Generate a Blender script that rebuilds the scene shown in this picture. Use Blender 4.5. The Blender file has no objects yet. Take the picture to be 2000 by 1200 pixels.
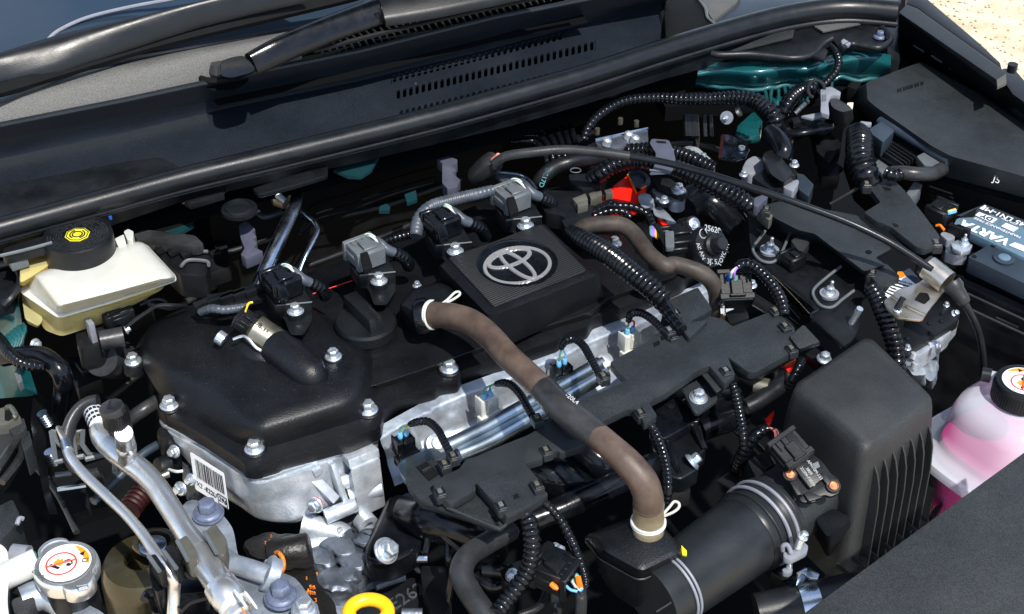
import bpy, bmesh, math, random
from mathutils import Vector, Matrix
from mathutils.geometry import tessellate_polygon
random.seed(7)
SC = bpy.context.scene
COL = SC.collection
R = math.radians
# ------------------------------------------------------------------ camera
PITCH = R(37); FPX = 2900.0
CAM = Vector((0, -1.238, 0.933))
FWD = Vector((0, math.cos(PITCH), -math.sin(PITCH))); UPV = Vector((0, math.sin(PITCH), math.cos(PITCH))); RGT = Vector((1, 0, 0))
cd = bpy.data.cameras.new('camera'); cam = bpy.data.objects.new('camera', cd); COL.objects.link(cam)
cam.location = CAM; cam.rotation_euler = (R(90) - PITCH, 0, 0)
cd.sensor_width = 36; cd.lens = FPX / 2000 * 36; cd.clip_start = .02; cd.clip_end = 500
SC.camera = cam
# ------------------------------------------------------------------ light
SUN_EL, SUN_AZ = R(58), R(-62)          # azimuth measured from +X towards +Y
sd = Vector((math.cos(SUN_AZ) * math.cos(SUN_EL), math.sin(SUN_AZ) * math.cos(SUN_EL), math.sin(SUN_EL)))
sl = bpy.data.lights.new('sun', 'SUN'); sl.energy = 3.4; sl.angle = R(0.8); sl.color = (1, .95, .87)
so = bpy.data.objects.new('sun', sl); COL.objects.link(so)
so.rotation_euler = (-sd).to_track_quat('-Z', 'Y').to_euler()
w = bpy.data.worlds.new('World'); SC.world = w; w.use_nodes = True
nt = w.node_tree; N = nt.nodes; L = nt.links; N.clear()
wo = N.new('ShaderNodeOutputWorld'); bg = N.new('ShaderNodeBackground'); sky = N.new('ShaderNodeTexSky')
sky.sky_type = 'NISHITA'; sky.sun_disc = False; sky.sun_elevation = SUN_EL
sky.sun_rotation = math.atan2(sd.x, sd.y); sky.dust_density = .6; sky.ozone_density = 3.2
tc = N.new('ShaderNodeTexCoord'); mp = N.new('ShaderNodeMapping'); mp.inputs['Scale'].default_value = (1, 1, 2.6)
nz = N.new('ShaderNodeTexNoise'); nz.inputs['Scale'].default_value = 2.6; nz.inputs['Detail'].default_value = 9; nz.inputs['Roughness'].default_value = .6
cr = N.new('ShaderNodeValToRGB'); cr.color_ramp.elements[0].position = .43; cr.color_ramp.elements[1].position = .64
cr.color_ramp.elements[1].color = (.75, .75, .75, 1)
mx = N.new('ShaderNodeMix'); mx.data_type = 'RGBA'; mx.inputs['B'].default_value = (5.5, 5.6, 5.9, 1)
L.new(tc.outputs['Generated'], mp.inputs['Vector']); L.new(mp.outputs['Vector'], nz.inputs['Vector']); L.new(nz.outputs['Fac'], cr.inputs['Fac'])
L.new(cr.outputs['Color'], mx.inputs['Factor']); L.new(sky.outputs['Color'], mx.inputs['A']); L.new(mx.outputs['Result'], bg.inputs['Color'])
bg.inputs['Strength'].default_value = .135; L.new(bg.outputs['Background'], wo.inputs['Surface'])
SC.view_settings.view_transform = 'Standard'; SC.view_settings.look = 'None'; SC.view_settings.exposure = 0.75; SC.view_settings.gamma = 1
SC.cycles.max_bounces = 8; SC.cycles.transparent_max_bounces = 12; SC.cycles.caustics_reflective = False; SC.cycles.caustics_refractive = False
SC.cycles.sample_clamp_indirect = 4
# ------------------------------------------------------------------ frame of the car: U across the car, F towards its front
U = Vector((math.cos(R(35)), math.sin(R(35)), 0)); F = Vector((math.sin(R(35)), -math.cos(R(35)), 0)); Z = Vector((0, 0, 1))
K = 20 / 7
TILE = {0: (0, 0, 1), 1: (0, 0, K), 2: (650, 0, K), 3: (1300, 0, K), 4: (0, 400, K), 5: (650, 400, K), 6: (1300, 400, K), 7: (0, 780, K), 8: (650, 780, K),
        9: (1300, 780, K), 'a': (280, 800, 4), 'b': (1000, 230, 4), 'c': (1380, 120, 4), 'd': (0, 780, 20 / 3), 'e': (650, 950, 4), 'f': (360, 300, 4),
        'g': (1650, 380, 40 / 7), 'h': (1700, 560, 20 / 3), 'i': (1280, 700, 5), 'j': (1300, 0, 4)}
def ray(t, x, y):
    ox, oy, k = TILE[t]; x = ox + x / k; y = oy + y / k
    return FWD + RGT * ((x - 1000) / FPX) - UPV * ((y - 600) / FPX)
def P(t, x, y, z=0.0):
    """the point at height z of the engine bay seen at this spot of a survey tile"""
    d = ray(t, x, y); s = (z - CAM.z) / d.z
    return CAM + d * s
def PW(t, pts, z=0.0): return [P(t, p[0], p[1], p[2] if len(p) > 2 else z) for p in pts]
def PP(t, x, y, o, n):
    d = ray(t, x, y); return CAM + d * ((o - CAM).dot(n) / d.dot(n))
def px(p, n): return n * (p - CAM).dot(FWD) / FPX     # real size of n photo pixels at point p
# ------------------------------------------------------------------ mesh collector
def catmull(pts, sub=6, vals=None):
    out = []; ov = []; n = len(pts)
    for i in range(n - 1):
        p0 = pts[max(i - 1, 0)]; p1 = pts[i]; p2 = pts[i + 1]; p3 = pts[min(i + 2, n - 1)]
        for k in range(sub):
            t = k / sub
            out.append(.5 * ((2 * p1) + (p2 - p0) * t + (2 * p0 - 5 * p1 + 4 * p2 - p3) * t * t + (3 * p1 - p0 - 3 * p2 + p3) * t ** 3))
            if vals: ov.append(vals[i] * (1 - t) + vals[i + 1] * t)
    out.append(pts[-1]);
    if vals: ov.append(vals[-1])
    return (out, ov) if vals else out
def resample(pts, step, vals=None):
    d = [0]
    for a, b in zip(pts, pts[1:]): d.append(d[-1] + (b - a).length)
    n = max(2, int(d[-1] / step) + 1); out = []; ov = []; j = 0
    for i in range(n):
        s = d[-1] * i / (n - 1)
        while j < len(pts) - 2 and d[j + 1] < s: j += 1
        t = (s - d[j]) / max(d[j + 1] - d[j], 1e-9)
        out.append(pts[j].lerp(pts[j + 1], t))
        if vals: ov.append(vals[j] * (1 - t) + vals[j + 1] * t)
    return (out, ov) if vals else out
class G:
    def __init__(s): s.v = []; s.f = []
    def add(s, vs, fs):
        b = len(s.v); s.v += [Vector(v) for v in vs]; s.f += [tuple(i + b for i in f) for f in fs]; return s
    def rings(s, rs, c0=True, c1=True, closed=True):
        n = len(rs[0]); assert all(len(r) == n for r in rs), [len(r) for r in rs]; vs = [v for r in rs for v in r]; fs = []
        for i in range(len(rs) - 1):
            for j in range(n if closed else n - 1):
                k = (j + 1) % n; fs.append((i * n + j, i * n + k, (i + 1) * n + k, (i + 1) * n + j))
        if closed and c0: fs.append(tuple(range(n))[::-1])
        if closed and c1: fs.append(tuple((len(rs) - 1) * n + j for j in range(n)))
        return s.add(vs, fs)
    def prism(s, pts, d): return s.rings([pts, [p + d for p in pts]])
    def slab(s, pts, h): return s.prism(pts, Vector((0, 0, -h)))
    def box(s, c, sx, sy, sz, ax=None, ay=None, az=None, taper=1.0):
        ax = U if ax is None else ax.normalized(); ay = F if ay is None else ay.normalized(); az = ax.cross(ay) if az is None else az.normalized()
        if az.z < 0 and abs(az.z) > .3: az = -az
        q = [(-1, -1), (1, -1), (1, 1), (-1, 1)]
        return s.rings([[c + ax * sx / 2 * i + ay * sy / 2 * j - az * sz / 2 for i, j in q], [c + ax * sx / 2 * i * taper + ay * sy / 2 * j * taper + az * sz / 2 for i, j in q]])
    def tube(s, path, r, n=12, cap=True, sub=6, smooth=True, flat=1.0, step=None):
        if not isinstance(r, (list, tuple)): r = [r] * len(path)
        if smooth and len(path) > 2: path, r = catmull(path, sub, list(r))
        if step: path, r = resample(path, step, list(r))
        return s.sweep(path, r, n, cap, flat)
    def sweep(s, path, r, n=12, cap=True, flat=1.0):
        up = None; rs = []
        for i, p in enumerate(path):
            t = (path[min(i + 1, len(path) - 1)] - path[max(i - 1, 0)]).normalized()
            if up is None:
                up = Z if abs(t.z) < .9 else F
            a = up - t * up.dot(t)
            if a.length < 1e-4: a = t.orthogonal()
            a.normalize(); b = t.cross(a); up = a
            rs.append([p + (a * math.cos(2 * math.pi * k / n) * flat + b * math.sin(2 * math.pi * k / n)) * r[i] for k in range(n)])
        return s.rings(rs, cap, cap)
    def conduit(s, path, r, pitch=.0042, depth=.86, n=14, sub=8):
        if not isinstance(r, (list, tuple)): r = [r] * len(path)
        path, r = catmull(path, sub, list(r)); path, r = resample(path, pitch / 5, list(r))
        prof = (1, 1, 1 - (1 - depth) * .5, depth, 1 - (1 - depth) * .5)
        return s.sweep(path, [q * prof[i % 5] for i, q in enumerate(r)], n)
    def lathe(s, prof, loc, axis=None, n=28, cap=True, star=None):
        axis = Z if axis is None else axis.normalized(); a = axis.orthogonal().normalized() if abs(axis.z) < .99 else U; a = (a - axis * a.dot(axis)).normalized(); b = axis.cross(a)
        rs = []
        for r, h in prof:
            rs.append([loc + axis * h + (a * math.cos(2 * math.pi * k / n) + b * math.sin(2 * math.pi * k / n)) * (r if not star else r * (1 + star[1] * ((k % star[0]) < star[0] / 2))) for k in range(n)])
        return s.rings(rs, cap, cap)
    def ring(s, c, a, b, rr, n=40, m=8, closed=True, a0=0, a1=2 * math.pi, flat=1.0):
        """band of tube radius rr bent round the ellipse with half axes a, b"""
        nn = a.cross(b).normalized(); rs = []
        for i in range(n if closed else n + 1):
            t = a0 + (a1 - a0) * i / n; p = c + a * math.cos(t) + b * math.sin(t); tg = (-a * math.sin(t) + b * math.cos(t)).normalized(); o = tg.cross(nn)
            rs.append([p + (o * math.cos(2 * math.pi * k / m) + nn * flat * math.sin(2 * math.pi * k / m)) * rr for k in range(m)])
        if closed: rs.append(rs[0]); return s.rings(rs, False, False)
        return s.rings(rs)
    def sheet(s, A, B, nseg=1, off=None):
        """ruled sheet between two polylines"""
        n = len(A); rs = [[a.lerp(b, k / nseg) for a, b in zip(A, B)] for k in range(nseg + 1)]
        return s.rings(rs, closed=False)
ORG = {}
def mk(g, name, mat, parent=None, weld=False, bevel=0, seg=2, label=None, kind=None, cat=None, group=None, sharp=38, flat=False, bang=28, orient=None):
    me = bpy.data.meshes.new(name)
    xs = [v.x for v in g.v]; ys = [v.y for v in g.v]; zs = [v.z for v in g.v]
    o = Vector(((min(xs) + max(xs)) / 2, (min(ys) + max(ys)) / 2, min(zs)))
    me.from_pydata([v - o for v in g.v], [], g.f)
    bm = bmesh.new(); bm.from_mesh(me)
    if weld: bmesh.ops.remove_doubles(bm, verts=bm.verts, dist=2e-5)
    if orient is None: bmesh.ops.recalc_face_normals(bm, faces=bm.faces)
    else:
        bm.normal_update(); bmesh.ops.reverse_faces(bm, faces=[f for f in bm.faces if f.normal.dot(orient) < 0])
    if bevel:
        es = [e for e in bm.edges if len(e.link_faces) == 2 and e.calc_face_angle(0) > R(bang)]
        bmesh.ops.bevel(bm, geom=es, offset=bevel, segments=seg, profile=.6, affect='EDGES', clamp_overlap=True)
    bm.to_mesh(me); bm.free()
    if not flat:
        for p in me.polygons: p.use_smooth = True
        me.set_sharp_from_angle(angle=R(sharp))
    me.materials.append(mat)
    ob = bpy.data.objects.new(name, me); COL.objects.link(ob)
    return place(ob, o, parent, label, kind, cat, group)
def place(ob, o, parent=None, label=None, kind=None, cat=None, group=None):
    ORG[ob.name] = o
    if parent is not None: ob.parent = parent; ob.location = o - ORG[parent.name]
    else: ob.location = o
    if label: ob['label'] = label
    if kind: ob['kind'] = kind
    if cat: ob['category'] = cat
    if group: ob['group'] = group
    return ob
def thing(name, loc, label, cat, group=None):
    o = bpy.data.objects.new(name, None); COL.objects.link(o); o.empty_display_size = .01
    return place(o, Vector(loc), None, label, None, cat, group)
def inst(src, name, loc, parent, rot=None, scale=1.0, label=None, cat=None, group=None, mat=None):
    ob = bpy.data.objects.new(name, src); COL.objects.link(ob)
    place(ob, loc, parent, label, None, cat, group)
    if rot is not None: ob.rotation_euler = rot.to_euler()
    ob.scale = (scale,) * 3
    return ob
# ------------------------------------------------------------------ materials
def mat(name, col, rough=.5, metal=0.0, grain=0.0, gscale=900, var=0.0, vscale=40, dust=0.0, coat=0.0, spec=.5, alpha=1.0, aniso=0, trans=0.0, sss=0.0, col2=None, wave=None, rvar=.08, colour2scale=None):
    m = bpy.data.materials.new(name); m.use_nodes = True; nt = m.node_tree; N = nt.nodes; L = nt.links; b = N['Principled BSDF']
    if max(col) < .035 and metal == 0 and spec == .5: col = tuple(c * .8 for c in col); spec = .36
    b.inputs['Roughness'].default_value = rough; b.inputs['Metallic'].default_value = metal; b.inputs['Specular IOR Level'].default_value = spec
    b.inputs['Coat Weight'].default_value = coat; b.inputs['Coat Roughness'].default_value = .08
    if sss: b.inputs['Subsurface Weight'].default_value = sss; b.inputs['Subsurface Radius'].default_value = (.02, .02, .015); b.inputs['Subsurface Scale'].default_value = 1
    if trans: b.inputs['Transmission Weight'].default_value = trans
    geo = N.new('ShaderNodeNewGeometry'); out = N['Material Output']
    n1 = N.new('ShaderNodeTexNoise'); n1.inputs['Scale'].default_value = vscale; n1.inputs['Detail'].default_value = 6; n1.inputs['Roughness'].default_value = .65
    L.new(geo.outputs['Position'], n1.inputs['Vector'])
    c2 = col2 if col2 else tuple(min(1, c * (1 + var * 2.2) + var * .006) for c in col)
    c1 = col if col2 else tuple(c * (1 - var * .8) for c in col)
    mx = N.new('ShaderNodeMix'); mx.data_type = 'RGBA'; mx.inputs['A'].default_value = (*c1, 1); mx.inputs['B'].default_value = (*c2, 1)
    mr = N.new('ShaderNodeMapRange'); mr.inputs['From Min'].default_value = .35; mr.inputs['From Max'].default_value = .68
    L.new(n1.outputs['Fac'], mr.inputs['Value']); L.new(mr.outputs['Result'], mx.inputs['Factor'])
    colout = mx.outputs['Result']
    if dust:
        n3 = N.new('ShaderNodeTexNoise'); n3.inputs['Scale'].default_value = 700; n3.inputs['Detail'].default_value = 2
        L.new(geo.outputs['Position'], n3.inputs['Vector'])
        m3 = N.new('ShaderNodeMapRange'); m3.inputs['From Min'].default_value = .68; m3.inputs['From Max'].default_value = .76; m3.inputs['To Max'].default_value = dust * .35
        L.new(n3.outputs['Fac'], m3.inputs['Value'])
        mx3 = N.new('ShaderNodeMix'); mx3.data_type = 'RGBA'; mx3.inputs['B'].default_value = (.35, .34, .31, 1)
        L.new(m3.outputs['Result'], mx3.inputs['Factor']); L.new(colout, mx3.inputs['A']); colout = mx3.outputs['Result']
    if grain >= .4 and metal < .5:            # colour speckle standing in for the tiny glints of moulded grain
        n4 = N.new('ShaderNodeTexNoise'); n4.inputs['Scale'].default_value = 950; n4.inputs['Detail'].default_value = 1
        L.new(geo.outputs['Position'], n4.inputs['Vector'])
        m4 = N.new('ShaderNodeMapRange'); m4.inputs['From Min'].default_value = .3; m4.inputs['From Max'].default_value = .7; m4.inputs['To Min'].default_value = .6; m4.inputs['To Max'].default_value = 1.4
        L.new(n4.outputs['Fac'], m4.inputs['Value']); vm = N.new('ShaderNodeVectorMath'); vm.operation = 'SCALE'
        L.new(colout, vm.inputs[0]); L.new(m4.outputs['Result'], vm.inputs['Scale']); colout = vm.outputs['Vector']
    L.new(colout, b.inputs['Base Color'])
    mr2 = N.new('ShaderNodeMapRange'); mr2.inputs['From Min'].default_value = .3; mr2.inputs['From Max'].default_value = .7
    mr2.inputs['To Min'].default_value = max(.02, rough - rvar); mr2.inputs['To Max'].default_value = min(1, rough + rvar)
    L.new(n1.outputs['Fac'], mr2.inputs['Value']); L.new(mr2.outputs['Result'], b.inputs['Roughness'])
    nrm = None
    if grain:
        n2 = N.new('ShaderNodeTexNoise'); n2.inputs['Scale'].default_value = gscale; n2.inputs['Detail'].default_value = 3
        L.new(geo.outputs['Position'], n2.inputs['Vector'])
        bp = N.new('ShaderNodeBump'); bp.inputs['Strength'].default_value = grain; bp.inputs['Distance'].default_value = .0006
        L.new(n2.outputs['Fac'], bp.inputs['Height']); nrm = bp.outputs['Normal']
    if wave:                                     # fine moulded ribs across direction wave[0], spacing wave[1]
        dt = N.new('ShaderNodeVectorMath'); dt.operation = 'DOT_PRODUCT'; dt.inputs[1].default_value = wave[0]; L.new(geo.outputs['Position'], dt.inputs[0])
        mu = N.new('ShaderNodeMath'); mu.operation = 'MULTIPLY'; mu.inputs[1].default_value = 2 * math.pi / wave[1]; L.new(dt.outputs['Value'], mu.inputs[0])
        sn = N.new('ShaderNodeMath'); sn.operation = 'SINE'; L.new(mu.outputs[0], sn.inputs[0])
        bp2 = N.new('ShaderNodeBump'); bp2.inputs['Strength'].default_value = .9; bp2.inputs['Distance'].default_value = wave[2]
        L.new(sn.outputs[0], bp2.inputs['Height'])
        if nrm: L.new(nrm, bp2.inputs['Normal'])
        nrm = bp2.outputs['Normal']
    if nrm: L.new(nrm, b.inputs['Normal'])
    if alpha < 1:
        tr = N.new('ShaderNodeBsdfTransparent'); tr.inputs['Color'].default_value = (.97, .97, .97, 1); ms = N.new('ShaderNodeMixShader'); ms.inputs['Fac'].default_value = alpha
        L.new(tr.outputs[0], ms.inputs[1]); L.new(b.outputs[0], ms.inputs[2]); L.new(ms.outputs[0], out.inputs['Surface'])
    return m
BT = (.005, .0065, .0085)
M = {}
M['textured'] = mat('textured_black_plastic', (.023, .028, .032), .50, grain=.5, gscale=1100, var=.12, vscale=25, dust=.25)
M['textured_light'] = mat('weathered_textured_plastic', (.028, .031, .033), .55, grain=.6, gscale=1000, var=.15, vscale=14, dust=.3)
M['cover'] = mat('moulded_cover_plastic', (.0045, .0055, .0075), .40, grain=.6, gscale=700, var=.2, vscale=18, dust=.5)
M['black'] = mat('black_plastic', BT, .42, grain=.2, gscale=500, var=.25, vscale=30, dust=.2)
M['matte'] = mat('matte_black', (.004, .0045, .005), .7, var=.2, spec=.15)
M['gloss'] = mat('glossy_conduit_plastic', (.003, .004, .006), .2, var=.3, vscale=60, grain=.15, gscale=400, dust=.1)
M['void'] = mat('shadowed_bay_paint', (.003, .0035, .004), .8, spec=.08)  # near-black colour carries the shade of the deep gaps
M['rubber'] = mat('rubber', (.008, .0095, .012), .4, grain=.25, gscale=600, var=.3, vscale=25, dust=.35)
M['greyhose'] = mat('dusty_rubber_hose', (.024, .026, .028), .42, grain=.3, gscale=500, var=.3, vscale=30, dust=.4)
M['seal'] = mat('weatherstrip_rubber', (.007, .009, .012), .34, grain=.18, gscale=900, var=.1, dust=.2)
M['cowl'] = mat('cowl_plastic', (.009, .013, .020), .42, grain=.4, gscale=1000, var=.1, vscale=10, dust=.2)
M['cowl_top'] = mat('cowl_top_plastic', (.075, .075, .072), .6, grain=.6, gscale=900, var=.1, vscale=12, dust=.3)  # much paler grey than the other cowl plastic
M['duct'] = mat('intake_duct_rubber', (.015, .018, .021), .36, grain=.2, gscale=900, var=.15, vscale=15, dust=.2)
M['alu'] = mat('cast_aluminium', (.48, .54, .60), .46, .7, grain=.6, gscale=420, var=.18, vscale=60, col2=(.70, .74, .78), rvar=.08)
M['alu_dull'] = mat('dull_cast_aluminium', (.26, .30, .36), .45, .6, grain=.7, gscale=120, col2=(.45, .51, .58), vscale=35, rvar=.15)
M['iron'] = mat('grey_cast_metal', (.10, .12, .15), .5, .8, grain=1.0, gscale=220, col2=(.22, .25, .30), vscale=35)
M['pipe'] = mat('aluminium_pipe', (.82, .83, .84), .30, .88, grain=.12, gscale=300, col2=(.62, .62, .60), vscale=30, rvar=.12)
M['steel'] = mat('steel_tube', (.30, .37, .45), .25, 1.0, grain=.1, col2=(.5, .57, .65), vscale=30, rvar=.1)
M['steel_dark'] = mat('dark_chromed_steel', (.06, .08, .12), .22, 1.0, grain=.2, col2=(.16, .20, .26), vscale=60, rvar=.1)
M['rail'] = mat('polished_rail', (.36, .46, .54), .32, 1.0, grain=.1, gscale=120, col2=(.52, .62, .70), vscale=20, rvar=.06)
M['zinc'] = mat('zinc_plated_steel', (.72, .78, .84), .27, .8, grain=.2, gscale=500, col2=(.55, .62, .68), vscale=180, rvar=.12)
M['gold'] = mat('yellow_passivated_steel', (.66, .58, .42), .33, 1.0, grain=.15, col2=(.72, .68, .66), vscale=28, rvar=.1)
M['bronze'] = mat('olive_grey_metal_can', (.26, .25, .19), .38, .9, grain=.15, col2=(.36, .34, .27))
M['lilac'] = mat('blue_grey_coated_steel', (.12, .145, .22), .45, .3, grain=.3, gscale=500, var=.2, vscale=120)
M['brown'] = mat('brown_aged_hose', (.050, .030, .022), .5, grain=.35, gscale=600, col2=(.115, .080, .060), vscale=30, dust=.25)
M['brown2'] = mat('grey_brown_hose', (.034, .026, .021), .55, grain=.35, gscale=600, col2=(.075, .060, .049), vscale=30, dust=.2)
M['sleeve'] = mat('grey_rubber_sleeve', (.026, .027, .029), .33, grain=.2, gscale=400, var=.4, vscale=25, dust=.4)
M['tan'] = mat('olive_tan_hose_end', (.16, .13, .08), .5, grain=.2, var=.2)
M['white'] = mat('white_nylon', (.55, .56, .52), .4, var=.05)
M['resin'] = mat('milky_reservoir_plastic', (.68, .69, .63), .32, grain=.3, gscale=60, var=.03, alpha=.74, sss=.0)
M['fluid'] = mat('amber_brake_fluid', (.70, .50, .06), .3)
M['resin_low'] = mat('milky_lower_plastic', (.74, .68, .34), .3, alpha=.5)
M['bottle'] = mat('milky_bottle_plastic', (.62, .66, .72), .16, grain=.2, gscale=50, alpha=.58)
M['bottle_low'] = mat('clear_bottle_plastic', (.75, .35, .55), .22, alpha=.25)
M['coolant'] = mat('pink_coolant', (.90, .006, .34), .25)
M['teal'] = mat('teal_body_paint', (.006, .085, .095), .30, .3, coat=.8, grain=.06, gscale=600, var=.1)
M['glass'] = mat('windscreen_glass', (.018, .032, .05), .04, spec=.9, grain=0, rvar=.02, dust=.3)
M['red'] = mat('red_tag_plastic', (.85, .012, .004), .42, var=.05)
M['teal_dark'] = mat('shaded_teal_paint', (.002, .030, .036), .5)  # darker copy of the teal, with shade put into its colour
M['redpaint'] = mat('dark_red_coil', (.022, .001, .001), .5, var=.2)
M['orange'] = mat('orange_plastic', (.9, .20, .01), .4)
M['yellow'] = mat('yellow_plastic', (.90, .52, .01), .32, var=.04)
M['lemon'] = mat('yellow_print', (.80, .72, .02), .45)
M['blue'] = mat('blue_plastic', (.01, .08, .40), .4)
M['sky'] = mat('light_blue_plastic', (.16, .45, .75), .4)
M['purple'] = mat('violet_wire', (.35, .18, .75), .4)
M['pink'] = mat('pink_wire', (.85, .25, .22), .4)
M['greenw'] = mat('green_wire', (.10, .30, .18), .4)
M['tealw'] = mat('sea_green_seal', (.10, .30, .30), .4)
M['wirewhite'] = mat('white_wire', (.55, .58, .56), .4)
M['grey'] = mat('grey_connector_plastic', (.095, .108, .118), .48, grain=.3, gscale=700, var=.1)
M['lgrey'] = mat('pale_grey_plastic', (.20, .215, .25), .45, grain=.2, var=.08)
M['clip'] = mat('lavender_grey_plastic', (.065, .07, .10), .5, var=.1)
M['tape'] = mat('grey_harness_tape', (.045, .055, .07), .42, grain=.3, gscale=350, var=.25, vscale=60)
M['slatgrey'] = mat('pale_cowl_slat', (.12, .115, .105), .45, grain=.2)
M['label'] = mat('white_label_paper', (.75, .78, .82), .45, var=.03)
M['ink'] = mat('black_print', (.012, .012, .02), .5)
M['paleprint'] = mat('pale_print', (.42, .44, .46), .5)
M['rust'] = mat('rusty_black_casting', (.010, .009, .009), .42, grain=1.0, gscale=260, col2=(.012, .011, .010), vscale=60)
M['rustspot'] = mat('orange_rust', (.55, .16, .02), .7, grain=.6, gscale=500, var=.4, vscale=300)
M['batt'] = mat('battery_case_blue_grey', (.024, .036, .052), .42, grain=.2, var=.1, dust=.1)
M['battlabel'] = mat('battery_label_blue_grey', (.10, .17, .23), .4, var=.05)
M['sand'] = mat('sandy_ground', (.50, .38, .24), .9, grain=1, gscale=60, col2=(.74, .62, .46), vscale=9)
M['tan_plastic'] = mat('olive_grey_clip_plastic', (.08, .08, .065), .45, var=.15)
M['bronze_dark'] = mat('bronze_painted_strut_mount', (.055, .048, .026), .24, .5, grain=.1, var=.2, vscale=20, dust=.2, coat=.2)
M['copper'] = mat('copper_screw', (.85, .33, .16), .3, .9)
# ------------------------------------------------------------------ shared pieces
def protomesh(g, name, m, bevel=0, seg=2, sharp=30):
    o = mk(g, name, m, bevel=bevel, seg=seg, sharp=sharp); me = o.data; off = ORG[o.name]
    me.transform(Matrix.Translation(off)); bpy.data.objects.remove(o); return me
def boltgeo(washer=False, stud=False):
    g = G(); z0 = 0
    if washer: g.lathe([(1.12, 0), (1.12, .14)], Vector((0, 0, 0)), n=24); z0 = .15
    g.lathe([(1, z0), (1, z0 + .12), (.86, z0 + .26), (.66, z0 + .32)], Vector((0, 0, 0)), n=24)
    h = z0 + .30
    hx = [(.66, h), (.66, h + .62), (.60, h + .72), (.50, h + .78)]
    g.lathe(hx, Vector((0, 0, 0)), n=6)
    g.lathe([(.47, h + .77), (.43, h + .70 + .085)], Vector((0, 0, 0)), n=16)
    if stud: g.lathe([(.28, h + .7), (.28, h + 1.7), (.2, h + 1.8)], Vector((0, 0, 0)), n=12)
    return g
BOLT = protomesh(boltgeo(), 'bolt', M['zinc'], bevel=.03); BOLTW = protomesh(boltgeo(True), 'bolt_with_washer', M['zinc'], bevel=.03)
NUT = protomesh(boltgeo(True, True), 'nut_on_stud', M['zinc'], bevel=.03); BOLTL = protomesh(boltgeo(True), 'coated_bolt', M['lilac'], bevel=.03)
def bolt(parent, p, r, axis=None, me=None, name='bolt', spin=None, label=None):
    """hex flange bolt, r photo pixels in flange radius"""
    axis = Z if axis is None else axis.normalized()
    q = axis.to_track_quat('Z', 'Y').to_matrix() @ Matrix.Rotation(random.uniform(0, 1) if spin is None else spin, 3, 'Z')
    return inst(me or BOLT, name, p - axis * .0006, parent, rot=q, scale=px(p, r), label=label)
def text(parent, s, p, xdir, nrm, size, m, name='lettering', ext=.0002, align='CENTER', font=None, shear=0, bold=0.0):
    cu = bpy.data.curves.new(name, 'FONT'); cu.body = s; cu.size = size; cu.extrude = ext; cu.align_x = align; cu.align_y = 'CENTER'; cu.offset = bold; cu.shear = shear
    cu.resolution_u = 3
    tmp = bpy.data.objects.new(name, cu); COL.objects.link(tmp); dg = bpy.context.evaluated_depsgraph_get(); dg.update()
    me = bpy.data.meshes.new_from_object(tmp.evaluated_get(dg)); bpy.data.objects.remove(tmp); bpy.data.curves.remove(cu); me.name = name
    me.materials.clear(); me.materials.append(m)
    ob = bpy.data.objects.new(name, me); COL.objects.link(ob); place(ob, p, parent)
    n = nrm.normalized(); x = (xdir - n * xdir.dot(n)).normalized(); y = n.cross(x)
    ob.rotation_euler = Matrix((x, y, n)).transposed().to_euler(); return ob
def hull(t, pts, z): return PW(t, pts, z)
def rnd(pts, r=.006, n=4):
    """round the corners of a closed outline"""
    out = []; m = len(pts)
    for i, p in enumerate(pts):
        a = pts[i - 1]; b = pts[(i + 1) % m]; da = (a - p); db = (b - p)
        rr = min(r, da.length * .45, db.length * .45); A = p + da.normalized() * rr; B = p + db.normalized() * rr
        for k in range(n + 1):
            s = k / n; out.append(A * (1 - s) ** 2 + p * 2 * s * (1 - s) + B * s * s)
    return out
def inset(pts, d):
    c = sum(pts, Vector()) / len(pts); out = []
    for p in pts:
        v = p - c; v.z = 0; out.append(p - v.normalized() * min(d, v.length * .8))
    return out
def shell(t, top, ztop, h, m, name, parent=None, draft=0.0, bevel=.002, seg=2, rr=0, **kw):
    """moulded block: traced top outline, height h, widening by draft towards its foot"""
    T = PW(t, top, ztop)
    if rr: T = rnd(T, rr)
    Bm = [p + Vector((0, 0, -h)) for p in inset(T, -draft)]
    g = G(); g.rings([T, Bm]); return mk(g, name, m, parent, bevel=bevel, seg=seg, **kw)
def connector(parent, c, L_, W_, H_, m, ax, az=None, name='connector_body', latch=True, pins=None):
    """multi-pin plug: body, wire collar, latch, ribs. ax points from the wires to the mating face"""
    ax = ax.normalized(); az = Z if az is None else az; az = (az - ax * az.dot(ax)).normalized(); ay = az.cross(ax)
    g = G(); g.box(c, L_, W_, H_, ax, ay, az)
    g.box(c - ax * L_ * .42, L_ * .16, W_ * 1.14, H_ * 1.14, ax, ay, az); g.box(c + ax * L_ * .36, L_ * .2, W_ * 1.1, H_ * 1.1, ax, ay, az)
    for k in (-1, 1): g.box(c + ay * W_ * .51 * k, L_ * .7, W_ * .08, H_ * .3, ax, ay, az)
    for k in (-.34, -.12, .12, .34): g.box(c + ay * W_ * k + az * H_ * .5 - ax * L_ * .2, L_ * .34, W_ * .06, H_ * .12, ax, ay, az)
    b = mk(g, name, m, parent, bevel=min(W_, H_) * .05, seg=1)
    if latch:
        g = G(); g.box(c + az * H_ * .62 + ax * L_ * .12, L_ * .5, W_ * .38, H_ * .14, ax, ay, az); g.box(c + az * H_ * .56 + ax * L_ * .36, L_ * .1, W_ * .5, H_ * .3, ax, ay, az)
        mk(g, 'latch', m, b, bevel=W_ * .03, seg=1)
    return b
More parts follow.
